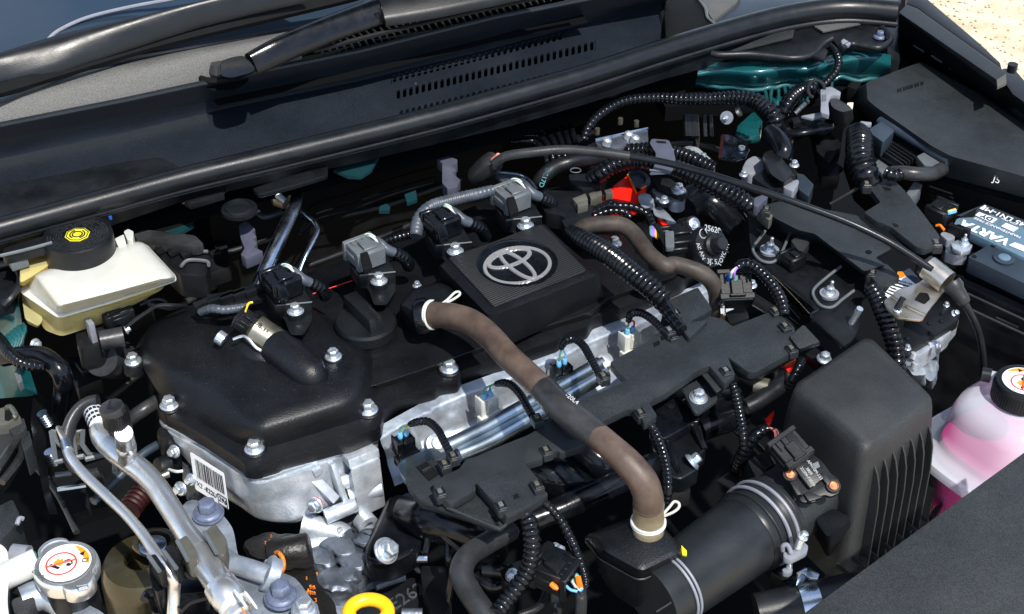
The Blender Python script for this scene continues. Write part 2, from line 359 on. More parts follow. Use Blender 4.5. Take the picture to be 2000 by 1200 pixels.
def slotmesh(g, corners, frac=(.22, .78, .12, .88), n=5):
    """one cell of a sheet with a stadium hole: corners a,b,c,d (a-b along, a-d down)"""
    a, b, c, d = corners
    def bi(u, v): return (a.lerp(b, u)).lerp(d.lerp(c, u), v)
    u0, u1, v0, v1 = frac; um = (u0 + u1) / 2; asp = (b - a).length / max((d - a).length, 1e-6); hr = (u1 - u0) / 2; vr = hr * asp
    hole = []
    for k in range(n + 1): t = math.pi + math.pi * k / n; hole.append((um + hr * math.cos(t), v0 + vr + vr * math.sin(t)))
    for k in range(n + 1): t = math.pi * k / n; hole.append((um + hr * math.cos(t), v1 - vr + vr * math.sin(t)))
    outer = [(0, 0), (um, 0), (1, 0), (1, .5), (1, 1), (um, 1), (0, 1), (0, .5)]
    allp = outer + hole; tri = tessellate_polygon([[Vector((*p, 0)) for p in outer], [Vector((*p, 0)) for p in hole]])
    g.add([bi(*p) for p in allp], tri)
# ================================================================== SETTING
def struct(g, name, m, **kw): return mk(g, name, m, kind='structure', **kw)
g = G(); g.box(Vector((0, 4, -.95)), 40, 30, .1, Vector((1, 0, 0)), Vector((0, 1, 0))); struct(g, 'ground', M['sand'])
# stones lying on the sandy ground beyond the wing
g = G()
for i in range(700):
    x, y = random.uniform(1790, 2090), random.uniform(-40, 190)
    p = P(0, x, y, -.895); r = random.uniform(.0012, .0045)
    rs = []
    for k, (rr, zz) in enumerate([(1, 0), (.8, .5), (.3, .8)]): rs.append([p + Vector((math.cos(a * .9) * r * rr * random.uniform(.8, 1.2), math.sin(a * .9) * r * rr * random.uniform(.8, 1.2), zz * r * .7)) for a in range(7)])
    g.rings(rs)
mk(g, 'gravel', M['sand'], kind='stuff', label='loose pale stones scattered on the sandy ground', cat='gravel')
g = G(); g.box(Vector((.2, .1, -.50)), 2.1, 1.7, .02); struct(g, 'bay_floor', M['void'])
# ---- cowl : traced polylines, back to front
lip = [(-80, 266, .150), (0, 245, .150), (245, 196, .150), (420, 158, .150), (700, 101, .150), (965, 35, .150), (1150, -2, .150), (1330, -36, .150)]
mid = [(-80, 328, .098), (0, 311, .098), (245, 259, .098), (455, 209, .098), (700, 159, .098), (965, 94, .098), (1105, 57, .098), (1300, 5, .098)]
low = [(-80, 478, .075), (0, 458, .075), (245, 397, .075), (455, 330, .075), (720, 272, .075), (1000, 200, .075), (1140, 162, .075), (1345, 100, .075)]
LIP, MID, LOW = PW(0, lip), PW(0, mid), PW(0, low)
MID2 = [m.lerp(l, .08) + Z * -.003 for m, l in zip(MID, LOW)]
cowl = thing('windscreen_cowl', LOW[3], 'long black plastic cowl panel below the windscreen with three rows of slots', 'cowl panel')
def at_x(Ln, x):          # point on a traced polyline [(x,y,z)] at picture column x
    for a, b in zip(Ln, Ln[1:]):
        if a[0] <= x <= b[0]:
            t = (x - a[0]) / (b[0] - a[0]); return P(0, x, a[1] + (b[1] - a[1]) * t, a[2] + (b[2] - a[2]) * t)
g = G(); D = Vector((0, 0, -.004))
g.tube(LIP, .0035, n=8, smooth=False)
mk(g, 'lip', M['cowl'], cowl)
g = G()
rs = []
for a, b, c in zip(LIP, MID, MID2):
    rs.append([a, a.lerp(b, .5) + (U.cross(Z)) * 0, b, b.lerp(c, .6) - Z * .001, c])
g.rings(rs, closed=False); mk(g, 'upright_face', M['cowl'], cowl, sharp=80)
# lower sloping face, cut by the slots
rows = [((770, 153), (1095, 71), 17, 28, .3), ((777, 185), (1157, 90), 18, 32, .34), ((783, 224), (1150, 131), 16, 32, .34)]
g = G(); cells = G()
def dm(x, v):             # point on the lower face at column x and fraction v downwards
    return at_x(mid, x).lerp(at_x(low, x), v)
def vfor(x, y):
    lo, hi = .0, 1.0
    for _ in range(30):
        m_ = (lo + hi) / 2; p = dm(x, m_) - CAM; yy = 600 - FPX * p.dot(UPV) / p.dot(FWD)
        if yy < y: lo = m_
        else: hi = m_
    return lo
xs0, xs1 = 764, 1163; NC = 33
def strip(x0, x1, v0, v1, nx, nv):
    for i in range(nx):
        for j in range(nv):
            a = x0 + (x1 - x0) * i / nx; b = x0 + (x1 - x0) * (i + 1) / nx
            def vv(x, k): return v0(x) + (v1(x) - v0(x)) * k / nv
            g.add([dm(a, vv(a, j)), dm(b, vv(b, j)), dm(b, vv(b, j + 1)), dm(a, vv(a, j + 1))], [(0, 1, 2, 3)])
strip(-79, xs0, lambda x: 0, lambda x: 1, 24, 6); strip(xs1, 1298, lambda x: 0, lambda x: 1, 5, 6)
def rowv(r, edge):
    (xa, ya), (xb, yb), h, n, _ = rows[r]
    def f(x):
        y = ya + (yb - ya) * (x - xa) / (xb - xa)
        return max(.004, vfor(x, y + (-h * .62 if edge == 0 else h * .62)))
    return f
fs_ = [(lambda x: 0)]
for r in range(3): fs_ += [rowv(r, 0), rowv(r, 1)]
fs_ += [lambda x: 1]
for k in range(0, 7, 2): strip(xs0, xs1, fs_[k], fs_[k + 1], NC, 1)
for r in range(3):
    f0, f1 = rowv(r, 0), rowv(r, 1)
    n_act = rows[r][3]; xa, xb = rows[r][0][0] - 5, rows[r][1][0] + 5
    edges = [xs0 + (xa - xs0) * k for k in (0, 1)]
    if xa > xs0 + 1: strip(xs0, xa, f0, f1, 1, 1)
    if xb < xs1 - 1: strip(xb, xs1, f0, f1, 1, 1)
    for i in range(n_act):
        a = xa + (xb - xa) * i / n_act; b = xa + (xb - xa) * (i + 1) / n_act
        slotmesh(g, [dm(a, f0(a)), dm(b, f0(b)), dm(b, f1(b)), dm(a, f1(a))])
cf = mk(g, 'slotted_face', M['cowl'], cowl, weld=True, flat=True, orient=Z)
sm = cf.modifiers.new('thickness', 'SOLIDIFY'); sm.thickness = .003; sm.offset = -1
# end step of the cowl at the right
g = G(); a = [P(0, 1288, 18, .10), P(0, 1292, 80, .078), P(0, 1300, 84, .078), P(0, 1297, 16, .103)]
g.prism(a, Vector((0, 0, -.03))); mk(g, 'end_rib', M['black'], cowl, bevel=.001)
# chamber under the cowl so the slots look into the dark
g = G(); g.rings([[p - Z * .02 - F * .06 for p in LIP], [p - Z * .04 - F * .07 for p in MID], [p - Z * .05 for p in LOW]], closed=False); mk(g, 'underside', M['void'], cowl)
# ---- cowl top plate behind the lip, with the grille
back = [(-80, 200, .165), (0, 184, .165), (170, 137, .17), (400, 92, .175), (590, 57, .18), (760, 30, .183), (1000, -10, .188), (1250, -60, .19)]
front = [(-80, 268, .147), (0, 247, .147), (245, 198, .147), (420, 160, .147), (590, 126, .147), (700, 103, .147), (965, 37, .147), (1150, 0, .147)]
Bk, Fr = PW(0, back), PW(0, front)
top = thing('cowl_top_plate', Fr[2], 'grey cowl plate at the foot of the windscreen', 'cowl plate')
g = G(); rs = []
for k in range(9):
    t = k / 8; rs.append([a.lerp(b, t) + Z * (.012 * math.sin(math.pi * t)) for a, b in zip(Bk[:5], Fr[:5])])
g.rings(rs, closed=False); mk(g, 'plate', M['cowl_top'], top, sharp=80)
g = G(); g.rings([[Bk[i] - F * .25 - Z * .03 for i in (3, 4, 5, 6, 7)], [Fr[i] - Z * .03 for i in (3, 4, 5, 6, 7)]], closed=False); mk(g, 'grille_well', M['void'], top)
g = G(); g.slab(PW(0, [(560, 64), (760, 26), (1000, -14), (1300, -70), (1300, -170), (560, -170)], .165), .01); mk(g, 'rear_trim', M['black'], top, bevel=.002)
for i in range(44):
    x = 628 + i * 14.3 - i * i * .028; t = (x - 628) / 510
    yb = 108 - (x - 628) * .243 + 1; hgt = 27 * (1 - t * .55); lean = -13 + 6 * t
    a = P(0, x + 6, yb, .146); b = P(0, x + lean, yb - hgt, .172)
    if i == 0: sg = G(); sg.tube([a, a.lerp(b, .5) + Z * .002, b], .0013, n=6); s0 = mk(sg, 'slat', M['slatgrey'], top)
    else:
        sg = G(); sg.tube([a, a.lerp(b, .5) + Z * .002, b], .0013, n=6); mk(sg, 'slat', M['slatgrey'], top)
g = G(); g.tube(PW(0, [(612, 100, .17), (800, 52, .176), (1000, 7, .18), (1150, -25, .183)]), .003, n=6); mk(g, 'rear_rail', M['black'], top)
# recess round the wiper spindle
g = G(); c = P(0, 438, 140, .152); g.ring(c, U * .028, F * .018, .004, n=30); g.lathe([(.026, -.01), (.001, -.0101)], c, n=24); mk(g, 'spindle_recess', M['matte'], top)
# ---- windscreen glass, rising to the back
WN = (U.cross((-F) * math.cos(R(28)) + Z * math.sin(R(28)))).normalized(); WO = P(0, 300, 108, .175)
if WN.z < 0: WN = -WN
g = G(); q = [PP(0, x, y, WO, WN) for x, y in [(-80, 225), (170, 133), (400, 90), (600, 55), (900, -15), (800, -150), (-80, -150)]]
g.prism(q, -WN * .005); mk(g, 'windscreen', M['glass'], None, label='dark blue windscreen glass reflecting clouds, top left corner', cat='windscreen')
g = G(); g.tube([PP(0, x, y, WO, WN) + WN * .002 for x, y in [(-80, 200), (168, 133), (400, 90), (600, 55), (760, 22)]], .0035, n=8); mk(g, 'windscreen_trim', M['rubber'], top)
# ---- wipers
wp = thing('windscreen_wiper', P(0, 200, 100, .2), 'broad black wiper arm lying over the glass at the top left', 'wiper')
def ribbon(g, up, lo, lift, th=.004, n=8):
    """curved strip traced by its two edges; lift bows it upward"""
    A, B = catmull(up, 5), catmull(lo, 5); rs = []
    for a, b in zip(A, B):
        r_ = []
        for k in range(n + 1): t = k / n; r_.append(a.lerp(b, t) + Z * lift * math.sin(math.pi * t))
        for k in range(n, -1, -1): t = k / n; r_.append(a.lerp(b, t) + Z * (lift * math.sin(math.pi * t) * .8 - th))
        rs.append(r_)
    g.rings(rs)
g = G(); ribbon(g, PW(0, [(-60, 122, .205), (0, 106, .205), (130, 65, .21), (260, 38, .215), (400, 8, .22), (520, -22, .225)]), PW(0, [(-60, 186, .185), (0, 166, .185), (100, 140, .19), (210, 104, .195), (400, 45, .205), (600, -2, .215)]), .014); mk(g, 'arm', M['seal'], wp, sharp=60)
g = G(); g.tube(PW(0, [(-60, 185, .182), (0, 176, .182), (160, 128, .185), (330, 78, .19), (640, 4, .2), (700, -12, .2)]), .0075, n=8); mk(g, 'blade', M['matte'], wp)
g = G(); g.tube(PW(0, [(92, 80, .2), (115, 60, .205), (170, 35, .21), (250, 15, .212), (330, 0, .214), (400, -14, .214)]), .0022, n=8); mk(g, 'spoiler_edge', M['lgrey'], wp)
wp = thing('windscreen_wiper', P(0, 450, 140, .16), 'folded black wiper arm with its pivot beside the cowl grille', 'wiper')
g = G(); ribbon(g, PW(0, [(478, 106, .185), (540, 72, .195), (640, 30, .20), (740, -8, .205)]), PW(0, [(503, 139, .17), (560, 112, .178), (660, 70, .185), (748, 38, .19)]), .008, th=.006); mk(g, 'arm', M['gloss'], wp, sharp=60)
g = G(); g.rings([rnd(PW(0, [(430, 118), (478, 106), (504, 139), (450, 153), (430, 148)], .183), .012), rnd(PW(0, [(426, 122), (478, 108), (504, 142), (450, 157), (425, 152)], .168), .012)]); mk(g, 'pivot_cap', M['gloss'], wp, bevel=.003, seg=3)
g = G(); g.lathe([(.013, 0), (.015, .006), (.012, .014)], P(0, 436, 146, .152)); mk(g, 'spindle', M['sleeve'], wp)
g = G(); ribbon(g, PW(0, [(735, -20, .205), (742, 5, .205)]), PW(0, [(752, 44, .19), (754, 45, .19)]), .003); g.lathe([(px(P(0, 738, 42, .19), 9), 0), (px(P(0, 738, 42, .19), 8), .012)], P(0, 738, 44, .185)); mk(g, 'hinge', M['black'], wp)
g = G(); ribbon(g, PW(0, [(735, -10, .207), (850, -30, .21), (1000, -60, .21)]), PW(0, [(752, 40, .192), (880, 18, .195), (1080, -25, .197)]), .005, th=.008); mk(g, 'blade_carrier', M['black'], wp, sharp=60)
# ---- hood seal and its flange
sealp = [(-90, 468, .10), (0, 446, .10), (175, 398, .10), (350, 350, .10), (525, 308, .10), (700, 266, .10), (850, 229, .10), (1000, 188, .10), (1150, 145, .10), (1300, 97, .10), (1450, 53, .10), (1550, 29, .10), (1650, 17, .10), (1752, 24, .10)]
g = G(); S = PW(0, sealp); g.tube(S, [px(p, 22) for p in S], n=20)
hs = thing('hood_seal', S[6], 'long round black rubber seal curving along the front edge of the cowl', 'rubber seal')
mk(g, 'bulb', M['seal'], hs, sharp=70)
g = G(); S2 = PW(0, [(x, y + 24, z - .012) for x, y, z in sealp]); g.tube(S2, [px(p, 7) for p in S2], n=10); mk(g, 'clip_rail', M['rubber'], hs, sharp=70)
g = G(); S3 = PW(0, [(x, y + 30, z - .016) for x, y, z in sealp]); g.tube(S3, .0012, n=6); mk(g, 'edge_strip', M['grey'], hs)
for x, y in [(216, 428), (723, 286), (971, 219), (1182, 158), (1476, 68), (1632, 34), (1706, 38)]:
    g = G(); g.lathe([(.0018, 0), (.0018, .003)], P(0, x, y, .083), n=10); mk(g, 'clip', M['blue'], hs)
# ---- cowl support under the seal and the firewall
sup = thing('cowl_support', P(0, 500, 360, .05), 'dark painted cowl support panel hanging under the hood seal', 'panel')
fr = [(-90, 500), (0, 478), (175, 432), (350, 372), (525, 332), (700, 294), (850, 258), (1000, 222), (1150, 178), (1300, 130), (1450, 90)]
g = G(); A = PW(0, [(x, y - 10, .085) for x, y in fr]); B = PW(0, [(x, y + 24, .06) for x, y in fr]); g.rings([A, B, [b - Z * .01 - F * .10 for b in B]], closed=False); mk(g, 'panel', M['black'], sup)
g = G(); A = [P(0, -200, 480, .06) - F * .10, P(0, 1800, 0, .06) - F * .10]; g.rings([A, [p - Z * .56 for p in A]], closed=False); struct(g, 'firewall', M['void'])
for x, y, s in [(485, 395, 1.0), (1205, 160, .8)]:          # rubber grommet caps under the cowl
    c = P(0, x - 18, y + 12, .055); r = px(c, 27 * s)
    g = G(); g.lathe([(r * 1.3, -.004), (r * 1.3, 0), (r * 1.05, .001), (r, .003), (r * .88, .0034), (r * .86, .0016), (r * .5, .0016), (r * .4, .002)], c, n=30); mk(g, 'grommet', M['black'], sup, sharp=50)
# bracket tray under the seal at the left, rails with clip
g = G(); g.prism(PW(0, [(352, 388), (430, 370), (438, 378), (372, 398)], .07), Vector((0, 0, -.008))); g.tube(PW(0, [(355, 398, .066), (430, 382, .066), (440, 366, .068)], 0), .0015, n=6); mk(g, 'bracket', M['black'], sup, bevel=.001)
g = G(); g.prism(rnd(PW(0, [(492, 368), (560, 345), (600, 330), (640, 322), (640, 342), (580, 360), (505, 380)], .07), .004), Vector((0, 0, -.006))); mk(g, 'bracket', M['black'], sup, bevel=.0015)
# pressed ribs of the firewall
fp = thing('heat_shield', P(0, 650, 420, -.05), 'black pressed heat shield with three long ribs behind the engine', 'heat shield')
for dy in (0, 34, 52):
    g = G(); g.tube(PW(0, [(590 - dy * .1, 432 + dy * .5, -.02), (600, 414 + dy * .55, -.02), (622, 396 + dy * .6, -.02), (690, 376 + dy * .62, -.02), (770, 348 + dy * .6, -.02), (850, 325 + dy * .6, -.02)]), .0011, n=6); mk(g, 'rib', M['gloss'], fp)
g = G(); A = [p - F * .03 for p in PW(0, [(430, 430), (590, 400), (850, 315), (1010, 262)], .0)]; g.rings([A, [p - Z * .3 - F * .02 for p in A]], closed=False); mk(g, 'sheet', M['matte'], fp)
# teal body patches seen between the black parts
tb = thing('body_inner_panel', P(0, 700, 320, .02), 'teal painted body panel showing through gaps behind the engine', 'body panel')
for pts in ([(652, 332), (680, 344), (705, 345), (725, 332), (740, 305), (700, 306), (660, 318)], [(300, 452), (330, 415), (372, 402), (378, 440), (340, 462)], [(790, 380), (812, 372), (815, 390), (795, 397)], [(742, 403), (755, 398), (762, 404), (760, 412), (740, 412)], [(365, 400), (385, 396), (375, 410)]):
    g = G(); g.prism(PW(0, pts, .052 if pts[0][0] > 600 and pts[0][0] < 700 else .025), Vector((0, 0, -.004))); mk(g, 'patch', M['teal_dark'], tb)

g = G(); g.slab(rnd(PW(0, [(-60, 374), (0, 362), (250, 314), (312, 306), (368, 334), (180, 388), (30, 426), (-60, 450)], .094), .006), .006); mk(g, 'corner_tray', M['rubber'], cowl, bevel=.002)
g = G(); g.slab(PW(0, [(1250, 120), (1700, 6), (1765, -10), (1830, 30), (1975, 150), (1975, 260), (1700, 170), (1300, 210)], .02), .02); mk(g, 'wing_backing', M['void'], None, label='dark backing sheet added in the shaded gap of the inner wing below the bonnet hinge', cat='inner wing')  # dark sheet added to hide the ground where only shade shows
# ================================================================== ENGINE TOP
def T0(pts, z=0.0): return PW(0, pts, z)
vc = thing('valve_cover', P(0, 700, 700, -.05), 'large black plastic cylinder head cover with a smooth hump at its left end', 'engine cover')
fl = [(246, 706), (256, 684), (285, 690), (300, 720), (312, 782), (318, 806), (345, 820), (400, 852), (470, 899), (478, 910), (500, 912), (540, 900), (548, 894), (690, 856), (744, 832), (748, 802), (775, 778), (850, 756), (858, 748), (895, 742), (903, 722), (985, 700), (1092, 662), (1100, 652), (1148, 638), (1158, 620), (1245, 590), (1330, 552), (1385, 500), (1300, 420), (1130, 360), (980, 380), (640, 520), (400, 590), (290, 640)]
g = G(); g.slab(rnd(T0(fl, -.033), .004, 2), .0165); mk(g, 'flange', M['cover'], vc, bevel=.0018)
def body(name, rings, m, parent, bevel=0, rr=.012, sub=2, **kw):
    g = G(); g.rings([rnd(T0(r, z), rr, 4) for r, z in rings]); o = mk(g, name, m, parent, bevel=bevel, **kw)
    return o
hump = [([(268, 700), (318, 782), (372, 815), (470, 872), (520, 878), (715, 818), (742, 775), (745, 690), (600, 590), (400, 585), (292, 630)], -.034),
        ([(274, 692), (322, 764), (380, 800), (474, 862), (520, 866), (705, 808), (730, 765), (735, 690), (600, 590), (400, 585), (294, 630)], -.026),
        ([(281, 684), (332, 740), (430, 782), (478, 838), (510, 848), (690, 792), (714, 752), (715, 690), (600, 598), (402, 594), (298, 640)], -.008),
        ([(290, 680), (345, 728), (442, 768), (492, 820), (515, 830), (680, 780), (700, 746), (700, 694), (592, 608), (410, 602), (310, 644)], -.002),
        ([(315, 678), (365, 712), (462, 746), (515, 792), (535, 797), (655, 760), (670, 736), (672, 700), (582, 624), (425, 620), (340, 650)], .001)]
body('hump', hump, M['cover'], vc, rr=.014, sharp=75)
midp = [([(690, 560), (708, 772), (850, 726), (905, 702), (1000, 668), (1160, 622), (1205, 585), (1330, 545), (1300, 440), (1100, 400), (860, 440)], -.036),
        ([(690, 560), (712, 760), (845, 716), (900, 694), (995, 660), (1150, 612), (1195, 578), (1320, 540), (1290, 442), (1095, 404), (860, 442)], -.020)]
body('deck', midp, M['cover'], vc, bevel=.003, seg=3)
# ridge bulges of the solenoid housings running down the hump
for pts, r in (([(478, 680, -.004), (505, 700, -.004), (560, 712, -.008), (590, 722, -.014)], [22, 22, 18, 8]), ([(540, 680, .004), (575, 705, .004), (610, 735, -.001), (618, 738, -.006)], [37, 37, 36, 20])):
    pp = T0(pts); g = G(); g.tube(pp, [px(p, q) for p, q in zip(pp, r)], n=20); mk(g, 'solenoid_bulge', M['cover'], vc, sharp=80)
for x, y, r in [(260, 704, 17), (331, 790, 19), (497, 875, 20), (719, 799, 20), (877, 718, 19), (1126, 610, 18), (651, 695, 17)]:
    p = P(0, x, y + 3, -.032 if x != 651 else -.006)
    if x in (651,): p = P(0, x, y + 3, .001)
    g = G(); q = px(p, r * 1.25); g.lathe([(q, -.012), (q, .0), (q * .93, .001)], p, n=24); mk(g, 'boss', M['cover'], vc)
    bolt(vc, p + Z * .001, r)
for i in range(9):      # little moulded pips down the hump's end wall
    p = P(0, 340 + i * 17, 792 + i * 9.5, -.034); g = G(); g.lathe([(.0022, 0), (.0022, .0015), (.001, .002)], p + F * .002, n=10); mk(g, 'pip', M['cover'], vc)
# badge box
bb = [([(862, 560), (992, 672), (1188, 585), (1072, 445)], -.02), ([(856, 522), (951, 630), (958, 632), (1174, 545), (1176, 538), (1063, 440), (1045, 438)], .024), ([(862, 518), (954, 620), (1166, 541), (1054, 442)], .029), ([(874, 508), (962, 604), (1150, 533), (1056, 440)], .031)]
g = G(); rs = []
for r, z in bb:
    pts = T0(r, z); rs.append(pts)
def four(pts):  # corners left, front, right, back
    return rnd(pts, .008, 5)
lv = [([(855, 560), (991, 676), (1186, 582), (1068, 430)], -.022), ([(853, 520), (955, 628), (1176, 540), (1058, 437)], .022), ([(857, 516), (957, 620), (1170, 536), (1058, 436)], .028), ([(872, 507), (963, 604), (1152, 531), (1057, 438)], .030)]
bx = thing('badge_cover', P(0, 1010, 560, -.02), 'raised black box on the engine cover with a round silver emblem', 'engine badge cover')
g = G(); g.rings([four(T0(r, z)) for r, z in lv]); mk(g, 'case', M['cover'], bx, sharp=50)
M['ribbed'] = mat('fine_ribbed_black_plastic', (.016, .017, .019), .42, wave=((*F.xy, 0), .0030, .0003), dust=.15)
ip = T0([(876, 505), (964, 600), (1146, 529), (1057, 440)], .0305)
g = G(); g.slab(rnd(ip, .004), -.0012); mk(g, 'ribbed_panel', M['ribbed'], bx, bevel=.0005)
g = G(); q = rnd(ip, .004); g.tube(q + [q[0]], .0009, n=6, smooth=False); mk(g, 'panel_rim', M['cover'], bx)
ec = P(5, 1030, 325, .032); er = px(ec, 79)
g = G(); g.lathe([(er, 0), (er, .0014), (er * .955, .0016), (er * .94, .0004), (er * .5, .0003)], ec, n=64); mk(g, 'emblem_disc', M['gloss'], bx)
M['emblem'] = mat('satin_emblem_grey', (.34, .34, .34), .38, .5, grain=.2, wave=((*F.xy, 0), .0016, .0002))
def eband(g, c, a, b, w, z=.0008, a0=0, a1=2 * math.pi, n=64, wf=None):
    rs = []; full = abs(a1 - a0 - 2 * math.pi) < 1e-6
    for i in range(n if full else n + 1):
        t = a0 + (a1 - a0) * i / n; p = c + a * math.cos(t) + b * math.sin(t); tg = (-a * math.sin(t) + b * math.cos(t)).normalized(); o = tg.cross(Z); ww = w * (wf(t) if wf else 1)
        rs.append([p + o * ww, p + o * ww * .7 + Z * z, p - o * ww * .7 + Z * z, p - o * ww])
    if full: rs.append(rs[0]); g.rings(rs, False, False)
    else: g.rings(rs)
oc = P(5, 1030, 338, .0328); A = px(oc, 66)
g = G(); eband(g, oc, U * A, F * A * .88, .0022, .0012); mk(g, 'emblem_ring', M['emblem'], bx)
g = G(); eband(g, oc - F * A * .42, U * A * .70, F * A * .34, .0026, .0013); mk(g, 'emblem_oval', M['emblem'], bx)
g = G(); eband(g, oc, U * A * .25, F * A * .82, .0024, .0015); mk(g, 'emblem_oval', M['emblem'], bx)
# oil filler cap
oc_ = P(5, 190, 745, -.02); r = px(oc_, 60)
oil = thing('oil_filler_cap', oc_, 'round black oil filler cap with a thick ribbed grip bar', 'oil cap')
g = G(); g.lathe([(r * .93, 0), (r * .93, .008), (r, .010), (r, .021), (r * .94, .024), (r * .5, .025)], oc_, n=48); mk(g, 'cap', M['black'], oil, sharp=30)
gc = oc_ + Z * .030 - F * .004
g = G(); g.box(gc, .017, r * 1.86, .018, U, F, Z, taper=.86); mk(g, 'grip', M['black'], oil, bevel=.002)
for i in range(12): g = G(); g.box(gc + F * (-r * .80 + i * .0026) + Z * .0085, .015, .0011, .002); mk(g, 'grip_rib', M['black'], oil)
text(oil, 'ENGINE OIL', gc + Z * .0092 + F * .018 + U * .001, -F, Z, .006, M['cover'])
# breather housing and the big brown hose
bh = thing('breather_housing', P(5, 540, 640, -.01), 'black rounded breather outlet beside the oil filler cap', 'breather outlet')
g = G(); g.rings([rnd(PW(5, r, z), .008) for r, z in (([(365, 620), (420, 700), (550, 755), (700, 610), (690, 500), (600, 450), (460, 480)], -.02), ([(365, 560), (410, 600), (530, 640), (690, 550), (675, 470), (600, 430), (450, 465)], .016), ([(395, 555), (430, 585), (530, 615), (665, 540), (650, 475), (600, 450), (460, 480)], .021))]); mk(g, 'housing', M['cover'], bh, sharp=60)
g = G(); n0 = P(5, 600, 610, .018); n1 = P(5, 470, 625, .014); g.tube([n0, n1], px(n0, 30), n=24); g.lathe([(px(n0, 34), 0), (px(n0, 37), .006), (px(n0, 34), .012)], n1, n0 - n1, n=28); mk(g, 'neck', M['gloss'], bh)
bolt(bh, P(5, 470, 450, .005), 9)
hose = thing('breather_hose', P(5, 700, 700, 0), 'long brown rubber hose running diagonally across the middle of the engine', 'hose')
hp = PW(5, [(488, 622, .016), (560, 615, .020), (680, 625, .030), (780, 660, .036), (880, 740, .040), (980, 850, .042), (1080, 940, .042), (1180, 1035, .042)])
g = G(); g.tube(hp, [px(p, 25.5) for p in hp], n=28); mk(g, 'hose', M['brown'], hose, sharp=80)
sp = PW(5, [(1172, 1027, .042), (1185, 1040, .042)]) + PW(8, [(1250, 25, .042), (1350, 105, .040), (1450, 185, .037), (1485, 212, .036)])
g = G(); g.tube(sp, [px(p, q) for p, q in zip(sp, (27, 28.5, 28.5, 28.5, 28.5, 27.5))], n=28); mk(g, 'sleeve', M['sleeve'], hose, sharp=60)
lp = PW(8, [(1470, 200, .037), (1560, 275, .034), (1650, 360, .028), (1725, 450, .018), (1757, 530, .004), (1762, 600, -.012)])
g = G(); g.tube(lp, [px(p, q) for p, q in zip(lp, (26.5, 27, 29, 30, 30, 30))], n=28); mk(g, 'hose', M['brown'], hose, sharp=80)
lp2 = PW(8, [(1762, 585, -.009), (1762, 640, -.021), (1760, 700, -.032), (1760, 722, -.037)])
g = G(); g.tube(lp2, [px(p, 30.6) for p in lp2], n=28); mk(g, 'hose_end', M['tan'], hose)
g = G(); g.ring(lp2[0], RGT * px(lp2[0], 31), Vector((0, 1, .1)) * px(lp2[0], 31), .0004, n=40); mk(g, 'seam', M['brown2'], hose)
text(hose, '-20L4', P(8, 1335, -2, .056), (P(8, 1400, 30, .056) - P(8, 1335, -2, .056)), Vector((.2, -.5, .9)), .006, M['paleprint'])
def wireclamp(c, axis, r, ears, label, dbl=True):
    cl = thing('hose_clamp', c, label, 'hose clamp')
    a = axis.orthogonal().normalized(); b = axis.normalized().cross(a)
    for k in ((0, 1) if dbl else (0,)):
        g = G(); g.ring(c + axis.normalized() * .0022 * k, a * r, b * r, .0013, n=48, m=8); mk(g, 'wire_ring', M['white'], cl)
    g = G(); g.tube(ears, .0013, n=8); mk(g, 'wire_ear', M['white'], cl)
hd_ = (hp[2] - hp[0]).normalized(); cc = P(5, 548, 615, .0195)
wireclamp(cc, hd_, px(cc, 27.5), PW(5, [(600, 560, .035), (640, 530, .036), (680, 492, .037), (705, 488, .037), (706, 505, .037), (670, 530, .035), (635, 548, .034)]), 'cream wire clamp holding the upper end of the brown hose')
cc = P(8, 1760, 690, -.0305)
wireclamp(cc, Vector((0, 0, 1)), px(cc, 32.5), PW(8, [(1845, 640, -.02), (1880, 600, -.015), (1905, 572, -.012), (1930, 580, -.012), (1930, 605, -.014), (1900, 630, -.018), (1850, 652, -.023)]), 'cream wire clamp at the lower end of the brown hose above the black box')
# second brown hose
h2 = thing('coolant_hose', P(6, 100, 350, 0), 'slim grey brown hose bending down between the corrugated pipe and the valve', 'hose')
pp = PW(5, [(1370, 150, .03), (1420, 120, .04), (1520, 108, .044), (1610, 115, .044), (1680, 165, .04), (1760, 270, .034), (1850, 340, .03)]) + PW(6, [(50, 335, .028), (140, 358, .026), (215, 392, .02), (262, 440, .01), (285, 500, -.006), (290, 600, -.03), (290, 640, -.04)])
g = G(); g.tube(pp, [px(p, 16.5) for p in pp], n=20); mk(g, 'hose', M['brown2'], h2, sharp=80)
text(h2, 'TOYOTA 90B10', P(6, 318, 545, -.005), (P(6, 322, 600, -.02) - P(6, 312, 480, .0)), Vector((.25, -.75, .6)), .004, M['paleprint'])
g = G(); g.box(P(6, 316, 588, -.018), .004, .0006, .008, Vector((1, .1, 0)), Vector((.25, -.75, .6))); mk(g, 'print_block', M['paleprint'], h2)
